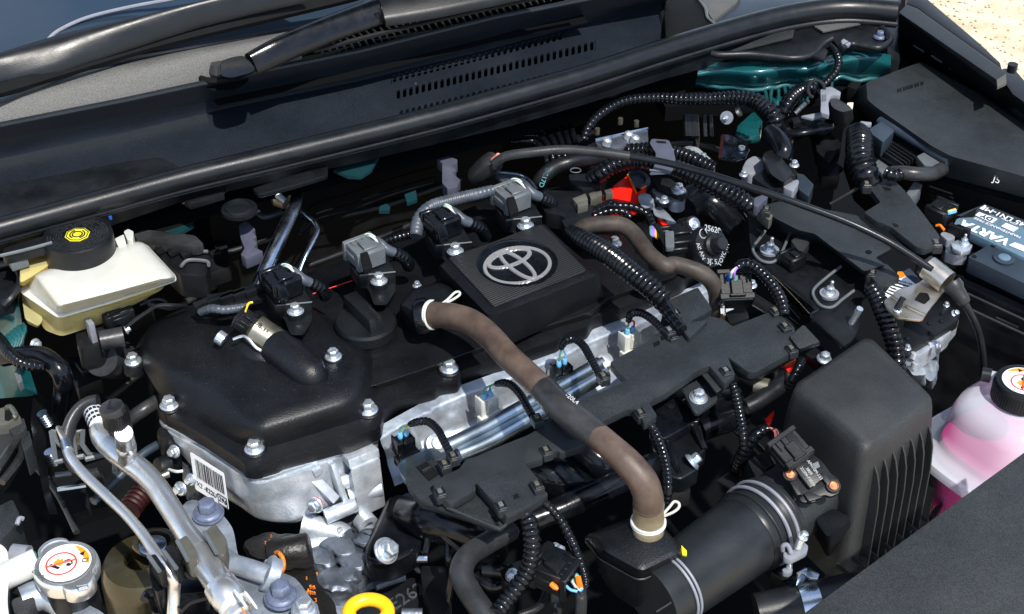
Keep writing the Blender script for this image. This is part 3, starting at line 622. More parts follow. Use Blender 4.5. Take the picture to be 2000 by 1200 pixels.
# ------------------------------------------------------------------ ignition coils
def coil(dx, dy, cm, label):
    t = thing('ignition_coil', P(0, 735 + dx, 590 + dy, -.02), label, 'ignition coil', 'ignition coils along the rear of the head')
    def q(pts, z): return PW(0, [(650 + x / K + dx, 400 + y / K + dy) for x, y in pts], z)
    g = G(); g.slab(rnd(q([(88, 318), (280, 258), (352, 378), (140, 402)], .034), .002, 2), .016); mk(g, 'coil_body', M['black'], t, bevel=.0012)
    g = G(); g.rings([rnd(q([(140, 405), (350, 380), (350, 480), (300, 560), (230, 560), (200, 480)], .02), .004), rnd(q([(180, 440), (350, 400), (350, 500), (310, 575), (240, 580), (210, 500)], -.015), .004)]); mk(g, 'coil_neck', M['black'], t, bevel=.001)
    c = q([(258, 430)], .026)[0]; g = G(); g.lathe([(px(c, 17), -.012), (px(c, 17), .001), (px(c, 14), .001)], c, n=24); mk(g, 'bolt_seat', M['black'], t)
    bolt(t, c + Z * .001, 15, me=BOLTW)
    g = G(); a = q([(150, 395), (350, 375)], .036); g.tube(a, .0008, n=6); mk(g, 'edge', M['grey'], t)
    cc = q([(178, 268)], .046)[0]; connector(t, cc, .034, .030, .020, cm, F, name='connector_body')
    g = G(); g.slab(rnd(q([(150, 270), (195, 260), (222, 345), (170, 360)], .058), .002, 2), .006); mk(g, 'locking_clip', M['matte'] if cm is M['grey'] else M['gloss'], t, bevel=.0006)
    for k, mm in enumerate((M['wirewhite'], M['greenw'], M['wirewhite'], M['wirewhite'])):
        o = k * 7; g = G(); g.tube(q([(165 + o, 195 - o * .3)], .050) + q([(185 + o, 165 + o * .6)], .058) + q([(225 + o * .4, 172 + o)], .058) + q([(262, 212 + o * .6)], .052) + q([(285, 238 + o * .4)], .048), .0010, n=6); mk(g, 'wire', mm, t)
    hp_ = q([(240, 185)], .056) + q([(270, 215)], .052) + q([(300, 250)], .046) + q([(345, 270)], .04)
    g = G(); g.tube(hp_, [px(hp_[0], v) for v in (4, 8, 11, 10)], n=12); mk(g, 'taped_sheath', M['tape'], t)
    c_ = q([(335, 265)], .041) + q([(375, 285)], .034) + q([(405, 305)], .026) + q([(425, 345)], .01)
    g = G(); g.conduit(c_, px(c_[0], 13), pitch=.005); mk(g, 'conduit', M['gloss'], t)
coil(-163, 59, M['gloss'], 'ignition coil with black plug nearest the brake fluid reservoir')
coil(0, 0, M['grey'], 'ignition coil with grey plug behind the oil filler cap')
coil(149, -58, M['gloss'], 'ignition coil with black plug at the rear left corner of the badge box')
coil(286, -108, M['grey'], 'ignition coil with grey plug behind the badge box, nearest the red tag')
# harness conduits behind the coils
def conduit(name, label, pts, r, m='gloss', pitch=.0048, depth=.84, group=None, n=14, cat='corrugated conduit', parent=None):
    P_ = pts; g = G(); rr = [px(p, q) for p, q in zip(P_, r)] if isinstance(r, (list, tuple)) else [px(p, r) for p in P_]
    g.conduit(P_, rr, pitch=pitch, depth=depth, n=n)
    if parent is not None: return mk(g, name, M[m], parent)
    return mk(g, name, M[m], None, label=label, cat=cat, group=group)
def hosething(name, label, pts, r, m='rubber', cat='hose', n=18):
    rr = [px(p, q) for p, q in zip(pts, r)] if isinstance(r, (list, tuple)) else [px(p, r) for p in pts]
    g = G(); g.tube(pts, rr, n=n); return mk(g, name, M[m], None, label=label, cat=cat, sharp=80)
conduit('wiring_harness', 'grey taped harness curving behind the third coil to the grey plug', T0([(962, 372, .06), (930, 380, .06), (880, 392, .058), (840, 405, .055), (818, 430, .045), (812, 462, .035)]), [11, 12, 13, 13, 14, 13], 'tape', depth=.93)
conduit('wiring_harness', 'short black ribbed harness running behind the second coil', T0([(822, 452, .03), (800, 458, .03), (770, 466, .025), (740, 478, .015)]), 10, 'gloss')
conduit('wiring_harness', 'short grey ribbed harness plugged into the valve timing solenoid', PW(4, [(1380, 570, .03), (1320, 580, .03), (1250, 588, .03), (1180, 580, .03), (1120, 600, .02)]), [9, 9, 9, 9, 8], 'tape', depth=.9)
# valve timing solenoid on the hump
sv = thing('timing_solenoid', P(0, 520, 690, 0), 'olive metal solenoid can with a black plug on the head cover hump', 'solenoid valve')
a = P(4, 1410, 690, .018); b = P(4, 1560, 790, .004); rr = px(a, 31)
g = G(); g.lathe([(rr * .55, -.004), (rr * .7, 0), (rr, .002), (rr, (b - a).length)], a, b - a, n=36); mk(g, 'can', M['bronze'], sv)
g = G(); g.lathe([(rr * 1.06, .0), (rr * 1.06, .02)], b - (b - a).normalized() * .003, b - a, n=36); mk(g, 'collar', M['cover'], sv)
ax = b - a; connector(sv, a - ax.normalized() * .009 + Z * .003, .018, .019, .015, M['black'], ax)
g = G(); c = P(4, 1270, 770, .012); g.lathe([(px(c, 14), 0), (px(c, 14), .008), (px(c, 9), .009)], c - ax.normalized() * .004, -ax, n=24); mk(g, 'plug', M['zinc'], sv)
g = G(); g.tube(PW(4, [(1300, 752, .016), (1350, 735, .018), (1380, 745, .018), (1430, 800, .012), (1470, 820, .008)]), .0016, n=8); mk(g, 'retaining_wire', M['zinc'], sv)
text(sv, 'BUB-37', a.lerp(b, .45) + Vector((-.002, -.006, .018)), Vector((.5, -.5, -.2)), Vector((-.1, -.45, .9)), .007, M['ink'])
g = G(); g.tube(PW(4, [(1365, 610, .032), (1385, 555, .036), (1410, 545, .036)]), .0012, n=6); mk(g, 'yellow_wire', M['yellow'], sv)
for k in range(5): g = G(); g.box(P(4, 1160 + k * 70, 545 - k * 18, .024), .03, .008, .008, U, F); mk(g, 'harness_guide', M['black'], sv, bevel=.001)
# black bracket rail left of the first coil with harness guide
g = G(); g.slab(PW(4, [(1150, 500), (1490, 450), (1530, 510), (1180, 590)], .02), .006); mk(g, 'harness_bracket', M['black'], None, bevel=.002, label='flat black harness bracket left of the first ignition coil', cat='bracket')
# red line markings on the head behind the cover
g = G(); g.tube(PW(4, [(1745, 498, -.02), (1965, 425, -.02)]), .0006, n=5); mk(g, 'red_stripe', M['red'], vc)
# ------------------------------------------------------------------ aluminium head and its front side
hd = thing('cylinder_head', P(0, 560, 930, -.11), 'bare cast aluminium cylinder head below the black cover, with a barcode label', 'cylinder head')
def ta(pts, z=0.0): return PW('a', pts, z)
rim = [(120, 60), (150, 110), (300, 200), (440, 250), (800, 480), (870, 545), (960, 535), (1350, 405), (1520, 345), (1880, 160), (1700, -200), (300, -150)]
g = G(); g.rings([rnd(ta(rim, -.0495), .003, 2), rnd(ta([(x, y + 34) for x, y in rim], -.058), .003, 2)]); mk(g, 'gasket_ledge', M['alu'], hd, bevel=.001)
e1 = [(160, 160), (420, 300), (790, 520), (880, 600), (1330, 460), (1860, 230), (1700, -150), (300, -100)]
e2 = [(240, 300), (470, 470), (765, 680), (900, 740), (1290, 640), (1830, 400), (1700, 0), (400, 0)]
e3 = [(330, 400), (500, 590), (775, 775), (930, 880), (1150, 880), (1750, 620), (1700, 100), (500, 60)]
e4 = [(400, 440), (560, 620), (830, 800), (960, 880), (1200, 900), (1700, 640), (1650, 120), (500, 100)]
def rough_body(rings, name, m, parent, amp=.0015, freq=60, cuts=4, sub=6, rr=.01, seed=0, levels=None):
    from mathutils import noise
    RR = [rnd(r, rr, 4) for r in rings]
    RR = [resample([*r, r[0]], (sum((a - b).length for a, b in zip(r, r[1:] + [r[0]])) / 90))[:90] for r in RR]
    out = []
    for a, b in zip(RR, RR[1:]):
        for k in range(sub): out.append([p.lerp(q, k / sub) for p, q in zip(a, b)])
    out.append(RR[-1]); res = []
    for r in out:
        c = sum(r, Vector()) / len(r); o2 = []
        for p in r:
            d = (p - c).normalized(); nval = noise.noise(p * freq + Vector((seed, 0, 0))) + .5 * noise.noise(p * freq * 2.3)
            o2.append(p + d * amp * nval)
        res.append(o2)
    g = G(); g.rings(res); return mk(g, name, m, parent, sharp=70)
rough_body([ta(e1, -.057), ta(e2, -.082), ta(e3, -.106), ta(e4, -.114)], 'casting', M['alu'], hd, amp=.0016, freq=50)
# barcode label on the end face
q4 = [P('a', 425, 300, -.0640), P('a', 688, 468, -.0640), P('a', 748, 740, -.1010), P('a', 488, 580, -.1010)]
nrm = (q4[1] - q4[0]).cross(q4[3] - q4[0]).normalized(); nrm = nrm if nrm.dot(CAM - q4[0]) > 0 else -nrm
q4 = [p + nrm * (.0100 if i_ < 2 else .0135) for i_, p in enumerate(q4)]
bl = thing('barcode_label', q4[3], 'white barcode label stuck to the end of the aluminium head', 'label')
g = G(); g.prism(rnd(q4, .002, 2), -nrm * .0005); mk(g, 'paper', M['label'], bl)
def on(u, v, o=.0003): return q4[0].lerp(q4[1], u).lerp(q4[3].lerp(q4[2], u), v) + nrm * o
g = G(); x = .14; rnd_ = random.Random(3)
while x < .93:
    w_ = rnd_.choice((.010, .010, .02, .03)); g.prism([on(x, .10), on(x + w_, .10), on(x + w_, .60), on(x, .60)], nrm * .0002); x += w_ + rnd_.choice((.012, .02, .028))
mk(g, 'barcode', M['ink'], bl)
text(bl, 'X2 -E22U', on(.38, .80), q4[1] - q4[0], nrm, .0074, M['ink']); text(bl, '296', on(.86, .83), q4[1] - q4[0], nrm, .0078, M['ink'])
g = G(); bq = [on(.72, .70), on(.985, .70), on(.985, .97), on(.72, .97)]; g.tube(bq + [bq[0]], .0004, n=4, smooth=False); mk(g, 'number_frame', M['ink'], bl)
# bracket block cast on the front corner
g = G(); g.rings([ta([(1500, 290), (1740, 225), (1840, 305), (1600, 398)], -.052), ta([(1515, 350), (1750, 280), (1850, 380), (1620, 480)], -.062)]); mk(g, 'bracket_top', M['alu'], hd, bevel=.0012)
g = G(); g.rings([ta([(1640, 420), (1760, 330), (1850, 380), (1620, 480)], -.060), ta([(1540, 700), (1760, 640), (1895, 755), (1690, 850)], -.118)]); mk(g, 'bracket_web', M['alu'], hd, bevel=.0015)
for pts, r, nm in (([(1540, 580, -.085), (1740, 500, -.08)], 14, 'cast_tube'), ([(1600, 680, -.10), (1850, 600, -.098)], 20, 'cast_tube'), ([(1420, 840, -.104), (1650, 745, -.10)], 15, 'cast_sleeve'), ([(1275, 1085, -.135), (1560, 1010, -.13)], 23, 'cast_sleeve'), ([(1240, 900, -.118), (1500, 960, -.125), (1560, 1000, -.128)], 24, 'cast_web')):
    pp = ta(pts, 0); g = G(); rr = px(pp[0], r); d = (pp[1] - pp[0]); Lh = d.length
    if nm == 'cast_sleeve': g.lathe([(rr * .6, .006), (rr * .6, 0), (rr, 0), (rr * 1.02, .003), (rr, Lh), (rr * .8, Lh + .002)], pp[0], d, n=28, cap=True)
    else: g.tube(pp, rr, n=20)
    mk(g, nm, M['alu'], hd, sharp=40)
for pts, w_ in (([(1262, 475, -.068), (1480, 690, -.098)], .010), ([(1450, 395, -.058), (1550, 690, -.098)], .006), ([(1360, 430, -.06), (1300, 470, -.062)], .008), ([(1500, 900, -.115), (1530, 1010, -.13)], .006)):
    a, b = ta(pts, 0); d = b - a; g = G(); g.box(a.lerp(b, .5) + F * .004, d.length, w_, .012, d, U - d * (U.dot(d) / d.dot(d))); mk(g, 'cast_rib', M['alu'], hd, bevel=.0015)
p = P('a', 1345, 745, -.088); bolt(hd, p, 17, axis=(-U + F * .6 + Z * .25), name='bolt')
g = G(); g.lathe([(px(p, 16), 0), (px(p, 16), .001)], p - (-U + F * .6 + Z * .25).normalized() * .002, (-U + F * .6 + Z * .25), n=20); mk(g, 'paint_mark', M['red'], hd)
p = P('a', 1715, 860, -.125); g = G(); g.lathe([(px(p, 22), 0), (px(p, 22), .012), (px(p, 12), .0125), (px(p, 12), .004)], p, F, n=24); mk(g, 'cast_eye', M['alu'], hd)
# long side of the head in front of the cover
A_ = T0([(742, 832), (800, 800), (860, 768), (930, 742), (1000, 716), (1100, 672), (1180, 634), (1260, 604), (1340, 565), (1420, 530)], -.0495)
B_ = T0([(742, 858), (800, 824), (860, 792), (930, 764), (1000, 738), (1100, 694), (1180, 658), (1260, 626), (1340, 588), (1420, 552)], -.053)
C_ = T0([(755, 900), (810, 870), (870, 842), (940, 812), (1010, 784), (1110, 742), (1190, 704), (1270, 668), (1350, 630), (1430, 594)], -.082)
D_ = T0([(770, 950), (830, 925), (890, 895), (960, 862), (1030, 834), (1130, 792), (1210, 754), (1290, 718), (1370, 680), (1450, 644)], -.098)
from mathutils import noise
g = G(); rs = []
for t in range(25):
    s = t / 24; 
    Ls = (A_, B_, C_, D_); seg = [0, .16, .75, 1.0]
    for k in range(3):
        if seg[k] <= s <= seg[k + 1] + 1e-9:
            u = (s - seg[k]) / (seg[k + 1] - seg[k]); row = [a.lerp(b, u) for a, b in zip(Ls[k], Ls[k + 1])]
    row = catmull(row, 12)
    if s > .2:
        r2 = []
        for i, p in enumerate(row):
            bump = .0035 * noise.noise(p * 45) + .0018 * noise.noise(p * 110)
            port = math.cos((p.dot(U)) * 2 * math.pi / .083 + 1.0); r2.append(p + (F * .6 + Z * .5) * (bump + .005 * max(0, port) * math.sin(math.pi * min(1, (s - .2) / .8))))
        row = r2
    rs.append(row)
g.rings(rs, closed=False); mk(g, 'side_casting', M['alu_dull'], hd, sharp=75)
for x, y in [(719, 838), (877, 760), (1126, 650), (1285, 590)]:
    p = P(0, x, y, -.052); g = G(); rr = px(p, 17); g.lathe([(rr, 0), (rr, -.014), (rr * .7, -.03), (rr * .3, -.04)], p, n=22); mk(g, 'cast_boss', M['alu_dull'], hd)
for x in (800, 960, 1040, 1210):
    a = P(0, x, 832 - (x - 800) * .42, -.056); b = P(0, x + 18, 880 - (x - 800) * .43, -.088); g = G(); g.tube([a, a.lerp(b, .5) + F * .003, b], .004, n=10); mk(g, 'cast_rib', M['alu_dull'], hd)
g = G(); g.tube(PW(5, [(300, 1110, -.062), (480, 1080, -.064), (540, 1010, -.062), (700, 960, -.06)]), .003, n=10); g.tube(PW(5, [(1290, 790, -.06), (1500, 700, -.06), (1560, 640, -.06)]), .004, n=10); mk(g, 'cast_rib', M['alu'], hd)
# ------------------------------------------------------------------ fuel rail
fr_ = thing('fuel_rail', P(8, 900, 200, -.06), 'polished steel fuel rail running along the front of the head', 'fuel rail')
for pts, r in (([P(8, 640, 265, -.05), P(8, 900, 135, -.05), P(5, 1500, 885, -.05)], 16), ([P(8, 700, 310, -.058), P(8, 940, 200, -.058), P(5, 1520, 940, -.058)], 15)):
    g = G(); g.tube(pts, [px(p, r) for p in pts], n=24); mk(g, 'rail_tube', M['rail'], fr_)
g = G(); g.rings([rnd(PW(8, [(355, 375), (395, 330), (560, 265), (640, 320), (560, 350), (440, 405), (410, 460)], -.045), .006), rnd(PW(8, [(365, 400), (395, 370), (560, 300), (640, 350), (560, 390), (450, 440), (410, 490)], -.06), .006)]); mk(g, 'end_bracket', M['rail'], fr_, bevel=.002, seg=3)
p = P(8, 560, 255, -.055); g = G(); g.lathe([(px(p, 20), 0), (px(p, 20), .008), (px(p, 12), .010), (px(p, 12), .014)], p, F + Z, n=26); mk(g, 'end_boss', M['alu'], fr_)
p = P(5, 1510, 880, -.05); g = G(); g.lathe([(px(p, 17), -.006), (px(p, 17), .006), (px(p, 12), .008)], p, Z + F * .4, n=26); mk(g, 'end_boss', M['alu'], fr_)
# injectors and their conduits
def injector(t, x, y, m, label, wires, cpts, clabel):
    th = thing('injector_plug', P(t, x, y, -.05), label, 'injector plug', 'injector plugs on the fuel rail')
    c = P(t, x, y, -.045)
    w = px(c, 34)
    g = G(); g.box(c, w, w * .62, .022, U, F); g.box(c - Z * .012 + F * .008, w * 1.5, w * .8, .010, U, F); g.box(c + Z * .004 + F * w * .34, w * .36, w * .14, .018, U, F); g.box(c - U * w * .56 + Z * .004, w * .1, w * .7, .020, U, F); g.box(c + U * w * .56, w * .1, w * .7, .016, U, F)
    mk(g, 'plug_body', m, th, bevel=.0012)
    g = G(); g.box(c + F * w * .40 + Z * .006, w * .22, w * .1, .006); mk(g, 'latch', m, th, bevel=.0006)
    cp = [P(t, *q) for q in cpts]
    for k, (mm, dx_) in enumerate(zip(wires, (-.16, .18))):
        b0 = c + U * w * dx_ * 1.2 + Z * .011; g = G(); g.lathe([(.0026, 0), (.0030, .003), (.0022, .006)], b0, n=12); mk(g, 'wire_seal', M['sky'], th)
        g = G(); g.tube([b0, b0 + Z * .012 + U * .001, cp[0] + U * .001 * k], .0011, n=7); mk(g, 'wire', M[mm], th)
    conduit('injector_conduit', clabel, cp, [6] + [8.5] * (len(cp) - 1), 'gloss', pitch=.0042, group='injector conduits', n=12)
injector(8, 395, 255, M['gloss'], 'black injector plug nearest the bracket block, yellow wire', ('greenw', 'yellow'), [(432, 140, -.012), (470, 128, -.004), (530, 125, .0), (585, 170, .004), (620, 235, .005), (655, 300, .004)], 'short black conduit from the plug with the yellow wire to the cable cover')
injector(5, 860, 1120, M['white'], 'white injector plug left of the brown hose', ('greenw', 'greenw'), [(915, 1000, -.015), (955, 995, -.002), (1000, 1010, .002), (1050, 1065, .004), (1080, 1120, .004), (1115, 1180, .004)], 'short black conduit from the left white plug passing beside the brown hose')
injector(5, 1275, 940, M['gloss'], 'black injector plug right of the brown hose, blue wire', ('greenw', 'sky'), [(1275, 800, -.012), (1300, 760, -.002), (1350, 750, .002), (1400, 790, .004), (1440, 860, .005), (1490, 955, .004)], 'short black conduit from the plug with the blue wire to the cable cover')
injector(5, 1655, 760, M['white'], 'white injector plug right of the badge box, red wire', ('greenw', 'red'), [(1650, 650, -.012), (1665, 610, -.002), (1720, 605, .002), (1780, 640, .004), (1830, 690, .005), (1890, 755, .004)], 'short black conduit from the plug with the red wire to the cable cover')
# ================================================================== CABLE COVERS
def clipbox(parent, t, x, y, z, s=1.0, ang=0.0, light=False):
    c = P(t, x, y, z); d = U * math.cos(ang) + F * math.sin(ang); e = Z.cross(d)
    g = G(); g.box(c, .010 * s, .013 * s, .009 * s, d, e)
    parent = mk(g, 'clip', M['textured'], parent, bevel=.0008, seg=1)
    g = G(); q = [c + Z * .0052 * s + d * i * .0035 * s + e * j * .0050 * s for i, j in ((-1, -1), (1, -1), (1, 1), (-1, 1))]; g.tube(q + [q[0]], .0009 * s, n=5, smooth=False); mk(g, 'clip_loop', M['black'], parent)
    g = G(); g.box(c + Z * .0048 * s + e * .0012, .0042 * s, .0052 * s, .003 * s, d, e); mk(g, 'clip_tongue', M['grey'] if light else M['tan_plastic'], parent, bevel=.0004, seg=1)
c1 = thing('cable_cover', P(8, 900, 450, 0), 'lower black textured cable cover with a triangular tray, left of the brown hose', 'cable cover')
P1 = [(555, 468), (620, 425), (705, 388), (745, 332), (785, 325), (930, 262), (1080, 203), (1150, 165), (1215, 85), (1330, 35), (1440, 150), (1400, 255), (1270, 300), (1250, 285), (1175, 312), (1170, 330), (1070, 358), (1160, 460), (1155, 490), (1205, 528), (1110, 590), (965, 668), (880, 560), (790, 465), (800, 505), (655, 588), (600, 545)]
g = G(); g.slab(rnd(PW(8, P1, .0), .0025, 2), .009); mk(g, 'top_plate', M['textured'], c1, bevel=.0012)
g = G(); g.slab(rnd(PW(8, [(800, 465), (955, 395), (1035, 430), (1130, 575), (970, 655)], .0045), .004, 3), .006); mk(g, 'raised_pad', M['textured'], c1, bevel=.001)
T1 = [(408, 388), (455, 378), (560, 330), (640, 400), (560, 475), (640, 600), (800, 515), (955, 672), (968, 700), (935, 728), (630, 622), (480, 562), (408, 468)]
g = G(); g.slab(rnd(PW(8, T1, -.012), .003, 2), .004); mk(g, 'tray', M['textured'], c1, bevel=.001)
g = G(); q = PW(8, [(640, 606), (935, 726), (966, 700)], -.007); g.tube(q, .0018, n=6, smooth=False); mk(g, 'tray_rim', M['textured'], c1)
g = G(); g.sheet(PW(8, [(408, 468), (480, 562), (630, 622), (935, 728)], -.012), PW(8, [(425, 520), (500, 610), (640, 650), (935, 745)], -.03)); mk(g, 'tray_wall', M['textured'], c1)
for q in ([(466, 378), (522, 346), (592, 412), (536, 452)],): g = G(); g.slab(PW(8, q, -.0105), .003); mk(g, 'tray_window', M['matte'], c1)
for q in ([(497, 395), (545, 370), (552, 378), (504, 404)],): g = G(); g.slab(PW(8, q, -.008), .003); mk(g, 'window_bar', M['textured'], c1)
for q, z in (([(1005, 535), (1030, 525), (1040, 545), (1015, 555)], .0052), ([(880, 655), (900, 655), (930, 700), (915, 705)], -.0112), ([(1118, 495), (1145, 484), (1160, 500), (1132, 512)], .0008)): g = G(); g.slab(PW(8, q, z), .002); mk(g, 'slot', M['matte'], c1)
for a in ((1140, 125, .002), (672, 335, .002), (600, 540, .0), (940, 615, .003), (1140, 498, .002), (1190, 305, -.002), (625, 380, -.004)): clipbox(c1, 8, a[0], a[1], a[2], 1.0, .2, light=a[0] in (600, 940))
c2 = thing('cable_cover', P(6, 300, 800, 0), 'large black textured cable cover in the middle, right of the brown hose', 'cable cover')
P2 = [(1191, 708), (1210, 697), (1262, 669), (1285, 650), (1300, 588), (1363, 561), (1391, 603), (1384, 617), (1415, 624), (1430, 638), (1514, 605), (1552, 641), (1557, 683), (1475, 727), (1462, 727), (1421, 697), (1436, 732), (1415, 750), (1384, 713), (1360, 725), (1300, 767), (1266, 785), (1284, 812), (1258, 828), (1245, 800), (1224, 799), (1186, 818), (1120, 850), (1075, 812), (1150, 775), (1178, 764), (1225, 743), (1203, 722)]
g = G(); g.slab(rnd(T0(P2, .006), .0025, 2), .009); mk(g, 'top_plate', M['textured'], c2, bevel=.0012)
g = G(); g.slab(rnd(PW(6, [(0, 545), (180, 462), (262, 585), (130, 655), (240, 640), (130, 745), (60, 650)], .013), .004, 2), .007); mk(g, 'raised_pad', M['textured'], c2, bevel=.0015)
g = G(); g.rings([rnd(PW(6, [(690, 735), (770, 668), (862, 765), (745, 808)], .010), .003, 2), rnd(PW(6, [(680, 745), (770, 672), (870, 785), (745, 830)], -.004), .003, 2)]); mk(g, 'end_block', M['textured_light'], c2, bevel=.0015)
g = G(); g.sheet(PW(6, [(345, 850), (390, 900), (470, 935), (500, 935), (735, 812)], .004), PW(6, [(355, 870), (400, 960), (470, 985), (520, 975), (745, 850)], -.02)); mk(g, 'skirt', M['textured'], c2)
brk = [(235, 235), (440, 125), (560, 62), (610, 120), (600, 250), (690, 270), (600, 330), (608, 400), (420, 540), (370, 515)]
g = G(); g.slab(rnd(PW('i', [(235, 235), (430, 140), (600, 345), (608, 405), (430, 535), (385, 535), (365, 510)], -.018), .003, 3), .004); mk(g, 'mounting_lug', M['textured'], c2, bevel=.001)
g = G(); q = rnd(PW('i', [(240, 240), (372, 512), (400, 538), (604, 400)], -.016), .003, 3); g.tube(q[5:-5], .0014, n=6, smooth=False); mk(g, 'lug_rim', M['textured'], c2)
g = G(); g.rings([PW('i', [(430, 130), (560, 62), (640, 200), (700, 270), (600, 340)], -.004), PW('i', [(430, 150), (580, 90), (660, 240), (700, 290), (600, 370)], -.02)]); mk(g, 'cable_channel', M['textured'], c2, bevel=.0015)
for a in ((6, 55, 625, .014), (6, 335, 945, .004), (6, 665, 695, .006), (6, 700, 822, .004), (5, 1510, 975, .006), (5, 1895, 748, .006), (8, 1715, 95, .003), (6, 610, 610, .006), (6, 20, 720, .010)): clipbox(c2, *a, 1.0, .2, light=a[0] == 6 and a[1] < 400)
for x, y in ((1790, 770), (1830, 735)): g = G(); g.slab(PW(5, [(x, y), (x + 30, y - 14), (x + 36, y + 4), (x + 6, y + 18)], .0075), .002); mk(g, 'slot', M['matte'], c2)
p = P('i', 420, 385, -.017); bolt(c2, p, 16.5, me=BOLTW, axis=Z + F * .15)
# large corrugated conduit beside the badge box
conduit('main_conduit', 'thick glossy corrugated conduit sloping down right of the emblem box', PW(5, [(1330, 150, .03), (1390, 190, .036), (1480, 240, .04), (1580, 310, .042), (1690, 400, .042), (1780, 470, .038), (1850, 530, .032)]), [15, 19, 21, 22, 22, 22, 21], 'gloss', pitch=.0058, depth=.84, n=20)
conduit('main_conduit', 'taped tail of conduit entering the large cable cover at its upper corner', PW(5, [(1800, 520, .022), (1850, 570, .02), (1900, 640, .018), (1950, 700, .016)]), [17, 15, 13, 12], 'gloss', pitch=.008, depth=.9, n=16)
# ------------------------------------------------------------------ intake manifold (dark, below the covers)
im = thing('intake_manifold', P(8, 1200, 500, -.12), 'glossy black plastic intake manifold under the cable covers', 'intake manifold')
def mtube(t, pts, r, name='runner', m='gloss', n=24):
    p_ = PW(t, pts); g = G(); g.tube(p_, [px(a, b) for a, b in zip(p_, r)] if isinstance(r, (list, tuple)) else [px(a, r) for a in p_], n=n); return mk(g, name, M[m], im, sharp=80)
mtube('e', [(600, 200, -.10), (760, 250, -.085), (960, 300, -.085), (1180, 420, -.10), (1250, 520, -.13)], [38, 44, 46, 40, 30])
mtube(8, [(1060, 690, -.075), (1250, 620, -.07), (1450, 530, -.066), (1660, 430, -.066), (1800, 360, -.07)], 25, 'crossover_tube')
mtube(8, [(1080, 330, -.05), (1220, 420, -.06), (1380, 500, -.08)], [36, 40, 34])
mtube(8, [(1380, 260, -.05), (1500, 350, -.06), (1560, 430, -.09)], [30, 36, 30])
mtube('i', [(60, 650, -.06), (250, 560, -.055), (480, 450, -.06), (780, 380, -.07)], [26, 27, 27, 24], 'runner')
mtube('i', [(430, 700, -.075), (600, 640, -.075), (860, 560, -.08)], [24, 24, 22], 'runner')
g = G(); g.slab(rnd(PW('i', [(-60, 470), (200, 350), (420, 540), (430, 620), (380, 620), (110, 780), (-60, 800)], -.040), .006), .02); mk(g, 'mounting_flange', M['gloss'], im, bevel=.003, seg=3)
g = G(); g.slab(rnd(PW('i', [(110, 780), (380, 640), (440, 640), (500, 880), (430, 950), (420, 1080), (250, 1180), (120, 1150)], -.052), .004), .02); mk(g, 'bolt_flange', M['black'], im, bevel=.003, seg=3)
g = G(); g.tube(PW('i', [(370, 640, -.045), (430, 780, -.048), (480, 890, -.052)]), .0035, n=8); g.tube(PW('i', [(110, 790, -.048), (160, 940, -.05), (230, 1150, -.055)]), .004, n=8); mk(g, 'stiffening_rib', M['gloss'], im)
for x, y, a in ((355, 1015, Z + F * .3 - U * .0),): bolt(im, P('i', x, y, -.05), 17, me=BOLTW, axis=U * .9 + F * .25 + Z * .7)
c = P('i', 155, 475, -.0395); g = G(); g.lathe([(px(c, 7), 0), (px(c, 7), .0008)], c, n=16); mk(g, 'flange_hole', M['matte'], im)
# sheet of the manifold's left end with its ribs and bolt
g = G(); g.slab(rnd(PW('e', [(250, 480), (440, 60), (600, 50), (680, 230), (720, 420), (560, 540), (400, 600), (260, 560)], -.10), .01), .03); mk(g, 'end_flange', M['gloss'], im, bevel=.004, seg=3)
g = G(); g.tube(PW('e', [(740, 150, -.08), (735, 250, -.08), (800, 350, -.085), (890, 430, -.09), (900, 560, -.10), (930, 680, -.12), (900, 900, -.15)]), .0035, n=8); g.tube(PW('e', [(780, 170, -.075), (770, 260, -.075), (850, 370, -.08), (990, 490, -.09)]), .003, n=8); mk(g, 'stiffening_rib', M['gloss'], im)
g = G(); g.tube(PW('e', [(650, 60, -.08), (680, 250, -.08), (740, 400, -.09), (720, 520, -.10)]), .003, n=8); mk(g, 'stiffening_rib', M['gloss'], im)
bolt(im, P('e', 415, 505, -.088), 24, me=BOLTW, axis=F * .7 + Z * .8 + U * .3)
bolt(im, P('e', 1745, 515, -.09), 17, me=BOLTW, axis=F * .7 + Z * .8 + U * .3)
g = G(); c = P('e', 1395, 705, -.105); q = [P('e', *p, -.11) for p in [(1310, 690), (1330, 630), (1470, 570), (1560, 600), (1500, 700), (1400, 770), (1340, 750)]]; g.slab(rnd(q, .004), .015); mk(g, 'small_flange', M['black'], im, bevel=.002, seg=3)
g = G(); g.lathe([(px(c, 13), 0), (px(c, 13), .006), (px(c, 8), .0065), (px(c, 8), .002)], c, Z + F * .5, n=20); mk(g, 'screw', M['zinc'], im)
g = G(); a, b = PW('e', [(570, 560), (740, 560)], -.12); g.tube([a, b], px(a, 10), n=12); mk(g, 'metal_tube', M['steel'], im)
mtube('e', [(1180, 640, -.13), (1320, 660, -.13), (1380, 700, -.14)], 18, 'lower_runner'); mtube('e', [(1130, 700, -.14), (1250, 780, -.14), (1330, 740, -.14)], 14, 'lower_runner')
g = G(); g.slab(rnd(PW('e', [(680, 620), (880, 620), (930, 900), (880, 1010), (780, 1010), (700, 800)], -.15), .004), .02); mk(g, 'lower_sheet', M['black'], im, bevel=.002)
